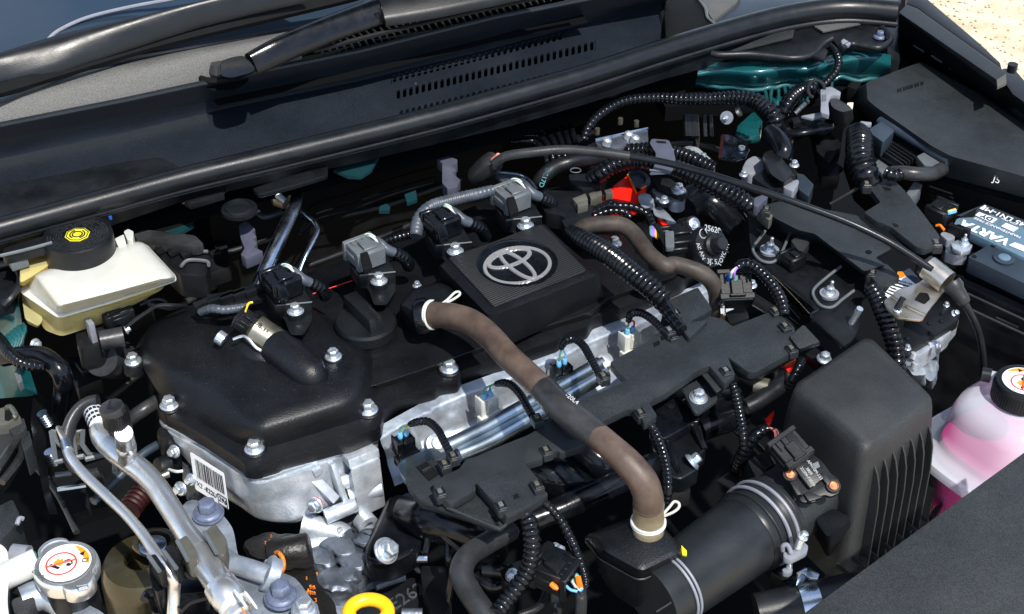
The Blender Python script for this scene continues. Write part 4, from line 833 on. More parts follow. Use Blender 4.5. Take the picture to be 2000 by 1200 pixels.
# engine block front, dark blue grey castings
eb = thing('engine_block', P('e', 150, 600, -.2), 'dark grey cast engine block below the aluminium head', 'engine block')
te = lambda pts, z=0.0: PW('e', pts, z)
rough_body([te([(-100, 330), (100, 250), (300, 200), (330, 330), (260, 460), (250, 600), (100, 700), (-150, 620)], -.135), te([(-100, 420), (100, 380), (310, 330), (320, 480), (290, 640), (120, 760), (-150, 700)], -.16), te([(-100, 620), (100, 600), (330, 560), (300, 700), (130, 820), (-150, 800)], -.19)], 'casting', M['iron'], eb, amp=.006, freq=45, seed=4)
rough_body([te([(-300, 640), (0, 660), (90, 720), (130, 880), (60, 1050), (-300, 1050)], -.155), te([(-300, 700), (0, 720), (110, 790), (150, 950), (60, 1150), (-300, 1150)], -.19)], 'casting', M['alu_dull'], eb, amp=.005, freq=45, seed=9)
g = G(); g.slab(te([(130, 820), (600, 560), (760, 800), (860, 1100), (60, 1100)], -.175), .02); mk(g, 'block_deck', M['rubber'], eb, bevel=.003)
g = G(); g.slab(te([(60, 800), (570, 570), (590, 600), (100, 860)], -.165), .03); mk(g, 'block_edge', M['iron'], eb, bevel=.002)
text(eb, 'E262', P('e', 580, 862, -.1742), (P('e', 680, 800, -.1742) - P('e', 470, 930, -.1742)), Z, .021, M['iron'], ext=.0006)
for pts, r in (([(330, 780, -.165), (440, 740, -.165), (560, 700, -.165)], 10), ([(540, 1000, -.16), (700, 1000, -.16)], 12)): p_ = te(pts, 0); g = G(); g.tube(p_, px(p_[0], r), n=12); mk(g, 'oil_gallery', M['iron'], eb)
for i in range(5): p_ = te([(-60 + i * 60, 560 - i * 60, -.13), (-30 + i * 60, 640 - i * 55, -.145)], 0); g = G(); g.tube(p_, px(p_[0], 9), n=12); mk(g, 'casting_lug', M['iron'], eb)
for i, (x, y, r) in enumerate(((50, 460, 170), (170, 580, 150), (230, 420, 110), (20, 740, 190), (280, 360, 70), (-80, 560, 150), (130, 690, 120))):
    q = lambda k: [(x + r * k * math.cos(a_) * (1.15 if k_ % 3 else .9), y + r * k * math.sin(a_) * .75) for k_, a_ in enumerate([j * .785 for j in range(8)])]
    rough_body([te(q(.12), -.119), te(q(.45), -.1195), te(q(.72), -.122), te(q(.9), -.127), te(q(1.0), -.135), te([(u, v + 50) for u, v in q(1.0)], -.155)], 'casting_lug', M['iron'], eb, amp=.0055, freq=55, rr=.03, seed=30 + i, sub=5)
# yellow dipstick ring
ds = thing('oil_dipstick', P('e', 280, 960, -.06), 'bright yellow dipstick ring handle at the bottom edge', 'dipstick')
c = P('e', 278, 985, -.05); a = px(c, 38)
g = G(); g.ring(c, RGT * a, Vector((0, 1, .1)).normalized() * a * .80, .0062, n=48, m=14, flat=1.0); mk(g, 'ring_handle', M['yellow'], ds, sharp=80)
g = G(); g.tube([c - Z * .005 - Vector((0, a, 0)) , c - Z * .06 - Vector((0, a, 0))], .006, n=12); mk(g, 'stem', M['yellow'], ds)
# ------------------------------------------------------------------ hoses and conduits bottom centre
hosething('heater_hose', 'dusty grey rubber hose bending twice at the bottom centre', PW('e', [(1390, 350, -.065), (1320, 385, -.06), (1180, 460, -.055), (1050, 555, -.052), (1005, 680, -.055), (1070, 830, -.06), (1180, 990, -.065), (1260, 1100, -.07)]), [20, 21, 22, 23, 24, 24, 24, 24], 'greyhose', n=26)
conduit('large_conduit', 'thick black corrugated conduit curling from the triangular tray to the bottom edge', PW('e', [(1480, 190, -.012), (1530, 270, -.016), (1555, 400, -.024), (1555, 520, -.034), (1520, 660, -.045), (1440, 790, -.052), (1350, 900, -.058), (1270, 1000, -.06)]), [15, 17, 18, 18, 18, 18, 17, 17], 'gloss', pitch=.0055, depth=.83, n=20)
conduit('thin_conduit', 'thin black corrugated conduit hanging right to the orange tipped plug', PW('e', [(1640, 120, -.008), (1700, 170, -.015), (1790, 280, -.025), (1870, 430, -.035), (1930, 580, -.045), (1975, 740, -.055), (1960, 800, -.058)]), [8, 9, 9.5, 9.5, 9.5, 9, 6], 'gloss', pitch=.0048, n=14)
cp = thing('sensor_plug', P('e', 1760, 680, -.07), 'black sensor plug with orange and light blue wires near the bottom', 'electrical plug')
c = P('e', 1740, 660, -.055); ax = (P('e', 1640, 600, -.05) - P('e', 1830, 740, -.06)).normalized()
connector(cp, c, .040, .034, .024, M['black'], Vector((ax.x, ax.y, 0)))
g = G(); g.slab(rnd(PW('e', [(1640, 590), (1720, 530), (1830, 590), (1760, 680)], -.038), .003), .012); mk(g, 'hood', M['black'], cp, bevel=.0015)
for x, y, m in ((1730, 745, 'orange'), (1738, 790, 'orange'), (1815, 770, 'tealw'), (1865, 735, 'tealw'), (1905, 705, 'tealw')):
    p = P('e', x, y, -.052); g = G(); g.lathe([(px(p, 5.5), -.005), (px(p, 6), .0), (px(p, 3), .003)], p, RGT * .7 - Z * .2 - Vector((0, .6, 0)), n=12); mk(g, 'wire_seal', M[m], cp)
for pts, m in (([(1825, 780), (1860, 810), (1920, 820), (1950, 800)], 'sky'), ([(1870, 745), (1900, 790), (1925, 815), (1945, 800)], 'wirewhite'), ([(1915, 715), (1925, 760), (1935, 800)], 'orange'), ([(1900, 800), (1940, 845), (1970, 820), (1965, 780)], 'ink')):
    g = G(); g.tube(PW('e', pts, -.048), .0013 if m != 'orange' else .003, n=7); mk(g, 'wire', M[m], cp)
hosething('vacuum_hose', 'thin dark rubber hose dropping below the orange tipped plug', PW('e', [(1650, 740, -.10), (1660, 850, -.10), (1600, 950, -.10), (1450, 1010, -.10)]), 8, 'rubber')
hosething('vacuum_hose', 'straight dark pipe rising from the bottom edge right of the orange tipped plug', PW('e', [(1740, 820, -.12), (1745, 920, -.13), (1750, 1020, -.13)]), 11, 'greyhose')
hosething('vacuum_hose', 'dark pipe at the bottom edge beside the black resonator box', PW('e', [(1930, 800, -.12), (1940, 900, -.13), (1930, 1050, -.13)]), 12, 'greyhose')
hosething('vacuum_hose', 'slim ribbed hose emerging behind the lower cream clamp', PW(8, [(1860, 690, -.05), (1900, 740, -.07), (1940, 790, -.09)]), 9, 'gloss')
conduit('harness_conduit', 'black corrugated conduit hanging from the cable cover right of the brown hose', PW(8, [(1760, 130, .0), (1800, 190, -.008), (1840, 290, -.015), (1865, 400, -.02), (1868, 500, -.025), (1860, 580, -.04)]), [8, 10, 10.5, 10.5, 10.5, 9], 'gloss', pitch=.0048)
conduit('harness_conduit', 'black corrugated conduit hanging between the bolted lug and the air filter box', PW('i', [(745, 235, .0), (775, 320, -.008), (810, 470, -.015), (840, 620, -.02), (860, 760, -.028), (865, 890, -.04)]), [8, 9.5, 10, 10, 10, 8], 'gloss', pitch=.0046)
# ------------------------------------------------------------------ resonator box
rb = thing('resonator_box', P(8, 1700, 900, -.1), 'black plastic box under the lower end of the brown hose', 'resonator box')
lv = [([(1395, 770), (1700, 655), (1830, 700), (1965, 852), (1955, 900), (1735, 1000), (1690, 998), (1490, 885)], -.058), ([(1410, 760), (1700, 645), (1825, 690), (1958, 842), (1948, 885), (1735, 985), (1695, 983), (1498, 872)], -.052), ([(1465, 758), (1720, 660), (1815, 695), (1935, 838), (1925, 862), (1735, 955), (1700, 950), (1520, 850)], -.038), ([(1495, 755), (1720, 670), (1805, 702), (1905, 828), (1895, 848), (1735, 925), (1708, 922), (1545, 840)], -.035)]
g = G(); g.rings([rnd(PW(8, r, z), .004, 3) for r, z in lv]); mk(g, 'lid', M['cover'], rb, sharp=50)
g = G(); g.rings([rnd(PW(8, [(1430, 800), (1700, 700), (1930, 870), (1920, 910), (1735, 1000), (1700, 998), (1500, 890)], -.058), .004, 3), rnd(PW(8, [(1500, 1000), (1700, 900), (1880, 1080), (1870, 1150), (1760, 1200), (1720, 1190), (1580, 1100)], -.115), .004, 3)]); mk(g, 'bowl', M['cover'], rb, sharp=50)
g = G(); c = P(8, 1760, 735, -.035); g.lathe([(px(c, 30), -.004), (px(c, 31), 0), (px(c, 28), .004)], c, n=28); mk(g, 'neck', M['tan'], rb)
g = G(); g.slab(PW(8, [(1945, 815), (1975, 845), (1975, 870), (1950, 865)], -.048), .003); mk(g, 'tag', M['lemon'], rb)
g = G(); q = rnd(PW(8, [(1400, 778), (1490, 893), (1692, 1006), (1738, 1006), (1960, 903)], -.0575), .004, 3); g.tube(q[3:-3], .0012, n=6, smooth=False); mk(g, 'lid_seam', M['black'], rb)
# ================================================================== RIGHT SIDE
# ---- air filter box
ab = thing('air_filter_box', T0([(1690, 900)], -.17)[0], 'tall black textured air filter box with vertical fins on its front', 'air filter box')
top_ = T0([(1545, 756), (1696, 655), (1828, 784), (1690, 888)], -.004); crown_ = T0([(1562, 756), (1695, 666), (1810, 782), (1690, 872)], .001)
def grow(pts, d, z):
    c_ = sum(pts, Vector()) / 4; return [p + Vector(((p - c_).x, (p - c_).y, 0)).normalized() * d - Z * z for p in pts]
g = G(); g.rings([rnd(q, .014, 7) for q in (grow(top_, .012, .17), grow(top_, .005, .03), grow(top_, .002, .008), top_, crown_)]); mk(g, 'lid', M['textured_light'], ab, sharp=60)
fa, fb_ = top_[3], top_[2]
for i in range(7):
    a = fa.lerp(fb_, .14 + i * .128) - Z * .020 + F * .001; g = G()
    g.prism([a + F * u + Z * v for u, v in [(0, 0), (.007, -.010), (.012, -.024), (.015, -.05), (.018, -.15), (-.004, -.15), (-.004, 0)]], U * .0018); mk(g, 'fin', M['textured_light'], ab)
for i, (x, y) in enumerate([(1020, 755), (1065, 735)]):
    a = P(9, x, y, -.13); g = G(); g.prism([a + F * u + Z * v for u, v in [(0, 0), (.012, -.012), (.016, -.06), (-.01, -.06), (-.01, 0)]], U * .0018); mk(g, 'fin', M['textured'], ab)
g = G(); g.rings([rnd(PW(9, r, z), .006, 4) for r, z in (([(832, 668), (935, 606), (1040, 668), (905, 775)], -.075), ([(825, 680), (935, 612), (1048, 680), (905, 790)], -.082), ([(815, 760), (930, 700), (1050, 780), (905, 900)], -.16))]); mk(g, 'side_pocket', M['black'], ab, sharp=50)
g = G(); g.slab(PW(9, [(980, 1160), (1120, 1050), (1390, 800), (1500, 600), (1560, 560), (1420, 820), (1040, 1160)], -.155), .01); mk(g, 'base_flange', M['black'], ab, bevel=.002)
for i in range(9):
    a = P(9, 890 + i * 64, 1090 - i * 57, -.14); g = G(); g.box(a, .0016, .03, .006); mk(g, 'base_rib', M['textured'], ab)
text(ab, 'ENT', P(9, 1150, 600, -.10) + F * .003, Z, F, .006, M['black'])
# ---- air flow sensor on its boss
sb = thing('airflow_sensor', P(9, 800, 480, -.06), 'black airflow sensor plate with two copper screws and printed numbers', 'airflow sensor')
g = G(); c = P(9, 830, 470, -.085); g.lathe([(px(c, 70), -.03), (px(c, 66), 0), (px(c, 60), .006), (px(c, 50), .007)], c, Z * .8 - U * .35 + F * .2, n=36); mk(g, 'boss', M['textured_light'], ab, sharp=50)
nS = (Z * .85 - U * .25 + F * .3).normalized(); oS = P(9, 800, 440, -.034)
def S(pts, off=0): return [PP(9, x, y, oS + nS * off, nS) for x, y in pts]
g = G(); g.prism(rnd(S([(648, 400), (700, 395), (760, 340), (860, 330), (905, 400), (970, 450), (972, 520), (920, 545), (880, 530), (830, 575), (760, 575), (745, 550), (765, 540), (670, 440)]), .003, 3), -nS * .005); mk(g, 'base_plate', M['black'], sb, bevel=.0008)
g = G(); g.prism(rnd(S([(712, 375), (790, 322), (880, 440), (805, 498)], .006), .002, 2), -nS * .009); mk(g, 'sensor_body', M['black'], sb, bevel=.0008)
for q in ([(860, 425), (885, 400), (925, 460), (905, 480)], [(770, 525), (800, 515), (880, 545), (800, 570)], [(690, 455), (720, 470), (760, 530), (735, 535)]): g = G(); g.prism(S(q, .004), -nS * .005); mk(g, 'plate_rib', M['black'], sb, bevel=.0006)
for x, y in ((693, 425), (935, 490)):
    c = S([(x, y)], .0005)[0]; g = G(); g.lathe([(px(c, 14), 0), (px(c, 14), .003), (px(c, 11), .003)], c, nS, n=24); mk(g, 'screw_seat', M['black'], sb)
    g = G(); g.lathe([(px(c, 9.5), .003), (px(c, 9.5), .0045), (px(c, 7.6), .005), (px(c, 7.2), .0035), (px(c, 4.5), .0035), (px(c, 4.2), .0045), (px(c, 2), .0045)], c, nS, n=24); mk(g, 'screw', M['copper'], sb)
xs_ = (S([(870, 440)])[0] - S([(790, 330)])[0])
for s, x, y in (('AFH70M-133', 832, 395), ('3809', 800, 402), ('22204-F2010', 792, 432)): text(sb, s, S([(x, y)], .0066)[0], xs_, nS, .0041, M['paleprint'])
g = G(); g.prism(S([(818, 362), (850, 348), (862, 378), (835, 390)], .0064), nS * .0004); mk(g, 'print_block', M['grey'], sb)
cS = S([(695, 290)], .006)[0]; axc = (S([(640, 225)])[0] - S([(750, 350)])[0]).normalized()
pb = connector(sb, cS, .034, .029, .018, M['black'], -axc, nS)
g = G(); g.prism(rnd(S([(665, 205), (695, 172), (735, 210), (790, 290), (760, 315)], .016), .002, 2), -nS * .010); mk(g, 'plug_hood', M['black'], sb, bevel=.001)
g = G(); g.prism(S([(605, 235), (650, 200), (658, 212), (615, 246)], .012), -nS * .008); mk(g, 'wire_collar', M['lilac'], sb)
for k, m in enumerate(('pink', 'pink', 'lilac', 'pink', 'ink')):
    g = G(); g.tube([S([(615 + k * 8, 232 - k * 6)], .010)[0], P(9, 610 + k * 4, 185 - k * 3, -.035), P(9, 590, 165 + k, -.035), P(9, 565, 165, -.04)], .0013, n=7); mk(g, 'wire', M[m], sb)
conduit('sensor_conduit', 'black taped corrugated conduit rising to the airflow sensor plug', PW(9, [(400, 400, -.10), (410, 360, -.085), (440, 290, -.065), (480, 225, -.05), (530, 180, -.042), (580, 160, -.04)]), [14, 14, 14, 14, 13, 8], 'gloss', pitch=.006)
g = G(); g.slab(PW(9, [(285, 450), (360, 400), (470, 470), (380, 500)], -.10), .004); mk(g, 'harness_bracket', M['black'], None, bevel=.001, label='small flat black bracket at the foot of the airflow sensor conduit', cat='bracket')
# ---- intake duct with clamps
du = thing('intake_duct', P(9, 350, 850, -.16), 'wide smooth black rubber intake duct at the bottom right', 'intake duct')
p_ = [P(9, -80, 1120, -.085), P(9, 60, 1030, -.085), P(9, 200, 930, -.085), P(9, 340, 830, -.085), P(9, 480, 730, -.085)]
rr = [px(p, r) for p, r in zip(p_, (74, 75, 77, 79, 80))]
g = G(); g.tube(p_, rr, n=48); mk(g, 'duct', M['duct'], du, sharp=80)
dx = (p_[4] - p_[3]).normalized(); e0 = p_[4] - dx * .012; R0 = rr[4]
g = G(); g.lathe([(R0, 0), (R0 * 1.03, .003), (R0 * 1.03, .010), (R0 * 1.0, .012), (R0 * 1.01, .022), (R0 * 1.05, .024), (R0 * 1.05, .042), (R0 * .98, .045)], e0, dx, n=64); mk(g, 'cuff', M['duct'], du, sharp=40)
for k in (.010, .024, .038): g = G(); g.ring(e0 + dx * k, dx.orthogonal().normalized() * R0 * 1.045, dx.cross(dx.orthogonal().normalized()) * R0 * 1.045, .0012, n=64, m=6); mk(g, 'cuff_ridge', M['duct'], du)
ar = (P(9, 430, 650, -.03) - P(9, 130, 800, -.03)); 
g = G(); g.tube([p + Vector((.02, -.6, .35)).normalized() * r * 1.0 for p, r in zip(p_, rr)], .0012, n=6); mk(g, 'mould_seam', M['duct'], du)
cl = thing('duct_clamp', e0, 'silver wire clamp with a long screw round the duct mouth', 'hose clamp')
a_ = dx.orthogonal().normalized(); b_ = dx.cross(a_)
for k in (.020, .031): g = G(); g.ring(e0 + dx * k, a_ * R0 * 1.065, b_ * R0 * 1.065, .0019, n=80, m=8); mk(g, 'clamp_wire', M['lgrey'], cl)
sc0 = P(9, 765, 765, -.055); sc1 = P(9, 690, 940, -.095)
bolt(cl, sc0, 12, axis=Z * .9 + U * .1 + RGT * .35 - Vector((0, .1, 0)), name='screw_head')
g = G(); g.tube([sc0, P(9, 735, 830, -.068)], .0042, n=14); g.tube([P(9, 690, 895, -.085), sc1], .003, n=12); mk(g, 'screw_shank', M['zinc'], cl)
g = G(); g.slab(rnd(PW(9, [(655, 850), (700, 850), (760, 790), (798, 815), (790, 850), (700, 895), (660, 885)], -.068), .003), .007); mk(g, 'clamp_block', M['lgrey'], cl, bevel=.002)
g = G(); g.tube(PW(9, [(655, 845, -.068), (655, 820, -.062), (675, 812, -.06), (690, 830, -.062), (700, 860, -.066)]), .0022, n=8); mk(g, 'hooked_end', M['lgrey'], cl)
g = G(); g.slab(rnd(PW(9, [(650, 945), (700, 930), (712, 955), (690, 972), (655, 965)], -.095), .002), .006); mk(g, 'clamp_nut', M['lgrey'], cl, bevel=.001)
g = G(); cc_ = p_[1] + (p_[2] - p_[1]) * -.25; d2 = (p_[2] - p_[0]).normalized(); a2 = d2.orthogonal().normalized(); b2 = d2.cross(a2)
lc = thing('duct_clamp', cc_, 'thin pale wire clamp round the lower left end of the duct', 'hose clamp')
for k in (0, .0045): g = G(); g.ring(cc_ + d2 * k, a2 * rr[1] * 1.02, b2 * rr[1] * 1.02, .0014, n=72, m=8); mk(g, 'clamp_wire', M['lgrey'], lc)
# outlet tube of the filter box meeting the duct
g = G(); g.lathe([(R0 * .97, 0), (R0 * .95, .05), (R0 * .8, .10)], e0 + dx * .03, dx, n=48); mk(g, 'outlet_tube', M['textured'], ab, sharp=60)
# spring band clamp below
sb2 = thing('spring_clamp', P(9, 780, 1060, -.14), 'blue grey spring band clamp round a black hose at the bottom edge', 'hose clamp')
c = P(9, 800, 1130, -.12); axh = (U * .6 + F * .3 + Z * .1).normalized(); rb_ = px(c, 42)
g = G(); n_ = 40; rs = []
a3 = axh.orthogonal().normalized(); b3 = axh.cross(a3)
for i in range(n_): t = 2 * math.pi * i / n_; o = a3 * math.cos(t) + b3 * math.sin(t); rs.append([c + o * rb_ - axh * .009, c + o * rb_ + axh * .009, c + o * rb_ * .95 + axh * .009, c + o * rb_ * .95 - axh * .009])
rs.append(rs[0]); g.rings(rs, False, False); mk(g, 'band', M['steel'], sb2, sharp=50)
g = G(); g.slab(PW(9, [(745, 955), (800, 935), (860, 975), (850, 1000), (800, 995)], -.085), .003); g.box(P(9, 755, 990, -.09), .012, .003, .016); mk(g, 'tang', M['steel'], sb2, bevel=.0008)
hosething('drain_hose', 'thick black hose inside the spring band clamp at the bottom edge', [c - axh * .05, c, c + axh * .06], 39, 'rubber')
for pts in ([(585, 960), (640, 920), (700, 1000), (660, 1010)], [(650, 1020), (720, 980), (760, 1060), (700, 1070)]): g = G(); g.slab(PW(9, pts, -.12), .02); mk(g, 'duct_foot', M['black'], du, bevel=.002)
# ---- corner panel in the foreground
g = G(); cp_ = [P(9, 700, 1245, .07), P(9, 2000, 295, .07), P(9, 2300, 80, .07), P(9, 2500, 700, .07), P(9, 2300, 1500, .07), P(9, 700, 1500, .07)]
g.slab(cp_, .004)
mk(g, 'radiator_top_cover', M['textured_light'], None, bevel=.0015, label='large plain textured black cover filling the bottom right corner', cat='radiator cover')
# ---- coolant bottle
cb = thing('coolant_bottle', P(0, 2003, 760, -.25), 'milky coolant bottle with bright pink fluid and a black screw cap', 'coolant bottle')
c0 = P(0, 2000, 742, .0)
def box_lathe(g, prof, c, n=64, p=3.2):
    rs = []
    for r, h in prof:
        ring = []
        for k in range(n):
            t = 2 * math.pi * k / n; cx, sx = math.cos(t), math.sin(t); q = (abs(cx) ** p + abs(sx) ** p) ** (-1 / p)
            ring.append(c + (U * cx + F * sx) * r * q + Z * h)
        rs.append(ring)
    g.rings(rs)
g = G(); box_lathe(g, [(.024, -.026), (.040, -.029), (.049, -.036), (.053, -.048), (.056, -.070), (.059, -.088), (.064, -.092), (.078, -.094), (.080, -.100), (.078, -.105), (.060, -.107)], c0); mk(g, 'bottle', M['bottle'], cb, sharp=50)
g = G(); box_lathe(g, [(.0595, -.1071), (.056, -.13), (.048, -.25)], c0); mk(g, 'lower_bottle', M['bottle_low'], cb, sharp=50)
g = G(); box_lathe(g, [(.010, -.084), (.0565, -.0845), (.0575, -.092), (.060, -.104), (.056, -.108), (.053, -.13), (.045, -.248)], c0); mk(g, 'coolant', M['coolant'], cb, sharp=60)
g = G(); g.lathe([(.026, -.03), (.024, -.018)], c0, n=32); mk(g, 'neck', M['bottle'], cb)
cap_ = c0 + Z * -.002
rc = px(c0, 54); g = G(); g.lathe([(rc, -.022), (rc, -.004), (rc * .95, 0), (rc * .80, .001), (rc * .78, -.0005), (rc * .1, -.0005)], cap_, n=96, star=(2, .012)); mk(g, 'cap', M['black'], cb, sharp=30)
for i in range(60): t = 2 * math.pi * i / 60; o = Vector((math.cos(t), math.sin(t), 0)); g = G() if i == 0 else g; g.box(cap_ + o * rc - Z * .013, .0016, .0014, .017, o, Z.cross(o))
mk(g, 'cap_grip', M['black'], cb, kind='stuff')
g = G(); g.tube([P(6, 1850, 960, -.014), P(6, 1800, 950, -.014)], .005, n=14); mk(g, 'overflow_nipple', M['bottle'], cb)
g = G(); g.tube([P(6, 1815, 955, -.014), P(6, 1765, 945, -.014)], .0075, n=14); mk(g, 'overflow_hose', M['rubber'], cb)
def warn_label(parent, c, r, x_, spin_):
    """round white label: orange sector with warning signs, red prohibition ring over a hand and cap"""
    y_ = Z.cross(x_)
    def D(u, v, h=0.0): return c + x_ * u * r + y_ * v * r + Z * h
    g = G(); g.lathe([(r, 0), (r, .0004)], c, n=64); mk(g, 'label', M['label'], parent)
    g = G(); arc = [D(.93 * math.cos(t), .93 * math.sin(t), .0008) for t in [R(a) for a in range(18, 103, 6)]]; g.slab(arc, .0003); mk(g, 'warning_sector', M['orange_flat'], parent)
    g = G(); cc = D(-.10, -.12, .0009); g.ring(cc, x_ * r * .58, y_ * r * .58, r * .035, n=48, m=6, flat=.2); mk(g, 'prohibition_ring', M['redprint'], parent)
    g = G(); g.tube([D(-.52, -.50, .001), D(.30, .30, .001)], r * .035, n=6, smooth=False); mk(g, 'prohibition_bar', M['redprint'], parent)
    g = G(); g.slab([D(u, v, .0008) for u, v in [(-.5, -.42), (-.05, -.42), (-.02, -.30), (-.46, -.28)]], .0002); g.slab([D(u, v, .0008) for u, v in [(.10, .02), (.30, .04), (.26, -.10), (.12, -.14)]], .0002); mk(g, 'pictogram', M['ink'], parent)
    g = G(); g.slab([D(u, v, .0008) for u, v in [(-.42, -.22), (-.05, -.26), (-.02, .06), (-.14, .04), (-.2, .16), (-.28, .02), (-.36, .10)]], .0002); mk(g, 'pictogram', M['orange_flat'], parent)
    g = G(); g.tube([D(u, v, .001) for u, v in [(-.06, .02), (.04, .16), (.2, .14), (.3, .04)]], r * .03, n=5); mk(g, 'pictogram', M['ink'], parent)
    g = G(); q = [D(u, v, .0012) for u, v in [(.24, .58), (.36, .80), (.46, .56)]]; g.slab(q, .0003); mk(g, 'warning_triangle', M['ink'], parent)
    g = G(); q = [D(u, v, .0012) for u, v in [(.55, .42), (.72, .52), (.78, .34), (.60, .26)]]; g.tube(q + [q[0]], r * .02, n=5, smooth=False); mk(g, 'book_sign', M['ink'], parent)
M['orange_flat'] = mat('orange_print', (.85, .30, .01), .45); M['redprint'] = mat('red_print', (.75, .05, .02), .45)
warn_label(cb, cap_ + Z * .0002, rc * .76, (RGT * .9 + Vector((0, .45, 0))).normalized(), 0)
# ---- battery
bt = thing('car_battery', P('g', 1700, 500, -.05), 'dark blue grey car battery with a printed label at the right edge', 'battery')
g = G(); g.slab(PW('g', [(1165, 320), (1560, 108), (2700, 570), (2500, 860), (1990, 700), (1640, 535)], -.002), .012); mk(g, 'label_plate', M['battlabel'], bt, bevel=.001)
g = G(); g.slab(PW('g', [(1165, 325), (1250, 270), (1560, 108), (1480, 150), (1440, 250), (1270, 260), (1200, 300), (1220, 330)], -.0013), .0006); mk(g, 'label_border', M['matte'], bt)
g = G(); g.slab(PW('g', [(1250, 235), (1560, 108), (2700, 570), (2640, 600), (1640, 220), (1430, 250)], -.0015), .0006); mk(g, 'label_band', M['batt'], bt)
g = G(); g.slab(rnd(PW('g', [(1378, 698), (1640, 540), (2700, 1000), (2560, 1240), (2000, 990)], -.006), .002), .02); mk(g, 'cell_cover', M['batt'], bt, bevel=.0015)
g = G(); g.slab(PW('g', [(1060, 520), (1160, 330), (1640, 540), (1378, 700), (1090, 640)], -.03), .02); mk(g, 'terminal_recess', M['matte'], bt)
g = G(); g.slab(PW('g', [(1378, 704), (2000, 996), (2560, 1260), (2700, 1100), (2000, 700), (1400, 640)], -.024), .16); mk(g, 'case', M['black'], bt)
c = P('g', 1778, 720, -.005)
for k, m in ((26, 'batt'), (17, 'batt')): g = G(); g.lathe([(px(c, k * .8), .0), (px(c, k * .8), .0015), (px(c, k * .7), .0018)], c, n=30); mk(g, 'vent_ring', M[m], bt)
g = G(); g.lathe([(px(c, 12), 0), (px(c, 12), .0026), (px(c, 10), .003)], c, n=30); mk(g, 'vent_plug', M['battlabel'], bt)
for x, y in ((1658, 576), (1445, 695)): c = P('g', x, y, -.0055); g = G(); g.lathe([(px(c, 4.5), 0), (px(c, 4.5), .0008)], c, n=14); mk(g, 'cover_hole', M['matte'], bt)
txd = P('g', 1350, 330, 0) - P('g', 1790, 520, 0)
text(bt, 'VARTA', P('g', 1565, 425, -.0008), txd, Z, .0190, M['label'], bold=.0008, shear=.1); text(bt, 'MAINTENANCE FREE', P('g', 1700, 370, -.0008), txd, Z, .0062, M['label'])
text(bt, '345 LN1-MF', P('g', 1790, 250, -.0008), txd, Z, .0118, M['label'], bold=.0002); text(bt, 'CCA 345A', P('g', 1830, 300, -.0008), txd, Z, .0042, M['label'])
g = G(); g.slab(PW('g', [(1455, 230), (1500, 195), (1705, 275), (1645, 318)], -.0008), .0005); mk(g, 'logo_panel', M['label'], bt); text(bt, 'DY', P('g', 1590, 258, -.0004), txd, Z, .010, M['batt'], bold=.0003)
g = G(); g.slab(PW('g', [(1745, 355), (1800, 318), (1940, 375), (1880, 415)], -.0008), .0005); mk(g, 'blank_sticker', M['label'], bt)
g = G(); g.slab(PW('g', [(1830, 565), (1900, 535), (1995, 570), (2000, 635)], -.0008), .0005); mk(g, 'logo_triangle', M['label'], bt)
g = G(); g.slab(PW('g', [(1510, 150), (1565, 118), (1578, 125), (1520, 160)], -.0006), .0005); mk(g, 'polarity_mark', M['label'], bt)
tm = thing('battery_terminal', P('g', 1300, 600, -.02), 'shiny battery terminal clamp with its nut beside the battery label', 'battery terminal')
g = G(); g.slab(rnd(PW('g', [(1180, 540), (1270, 500), (1430, 560), (1400, 620), (1300, 650), (1200, 600)], .002), .002), .006); mk(g, 'clamp_plate', M['zinc'], tm, bevel=.001)
g = G(); g.slab(rnd(PW('g', [(1130, 560), (1200, 540), (1380, 620), (1360, 680), (1230, 680), (1120, 640)], -.008), .003), .014); mk(g, 'clamp_base', M['alu_dull'], tm, bevel=.002)
bolt(tm, P('g', 1330, 545, .002), 10, me=NUT); bolt(tm, P('g', 1280, 640, -.006), 5)
g = G(); g.slab(rnd(PW('g', [(1060, 440), (1100, 410), (1200, 440), (1240, 480), (1150, 520)], .0), .003), .01); mk(g, 'cable_lug', M['lgrey'], tm, bevel=.002)
for k in (0, 1): g = G(); g.box(P('g', 1240 + k * 70, 410 + k * 10, .004), .016, .006, .014, F + U * .3, U); mk(g, 'insulator', M['black'], tm, bevel=.001)
g = G(); g.tube(PW('g', [(1020, 350, .002), (1060, 345, .004), (1090, 375, .003), (1110, 400, .002)]), .0016, n=8); mk(g, 'orange_wire', M['orange'], tm)
bx2 = thing('battery_tray', P('h', 1500, 300, -.3), 'tall black battery tray with ribbed rim at the right', 'battery tray')
g = G(); A = PW(0, [(1790, 500), (1886, 545), (2000, 596), (2120, 650)], -.045); B = PW(0, [(1790, 510), (1886, 560), (2000, 611), (2120, 665)], -.05); g.rings([A, B, [p - Z * .3 + U * .0 for p in B]], closed=False); mk(g, 'wall', M['rubber'], bx2)
for y_ in (0, 14, 42): g = G(); g.tube(PW(0, [(1890, 560 + y_, -.048), (2000, 611 + y_, -.048), (2100, 655 + y_, -.048)]), .0016, n=6); mk(g, 'rim', M['textured'], bx2)
g = G(); g.tube(PW('h', [(1640, 400, -.07), (1930, 530, -.07)]), .0018, n=6); mk(g, 'wall_slot', M['textured'], bx2)
g = G(); g.slab(PW(0, [(1970, 720), (1985, 690), (2100, 620), (2100, 800), (2000, 760)], -.15), .01); mk(g, 'red_container', M['red'], None, label='sliver of bright red plastic behind the coolant bottle cap', cat='red panel')
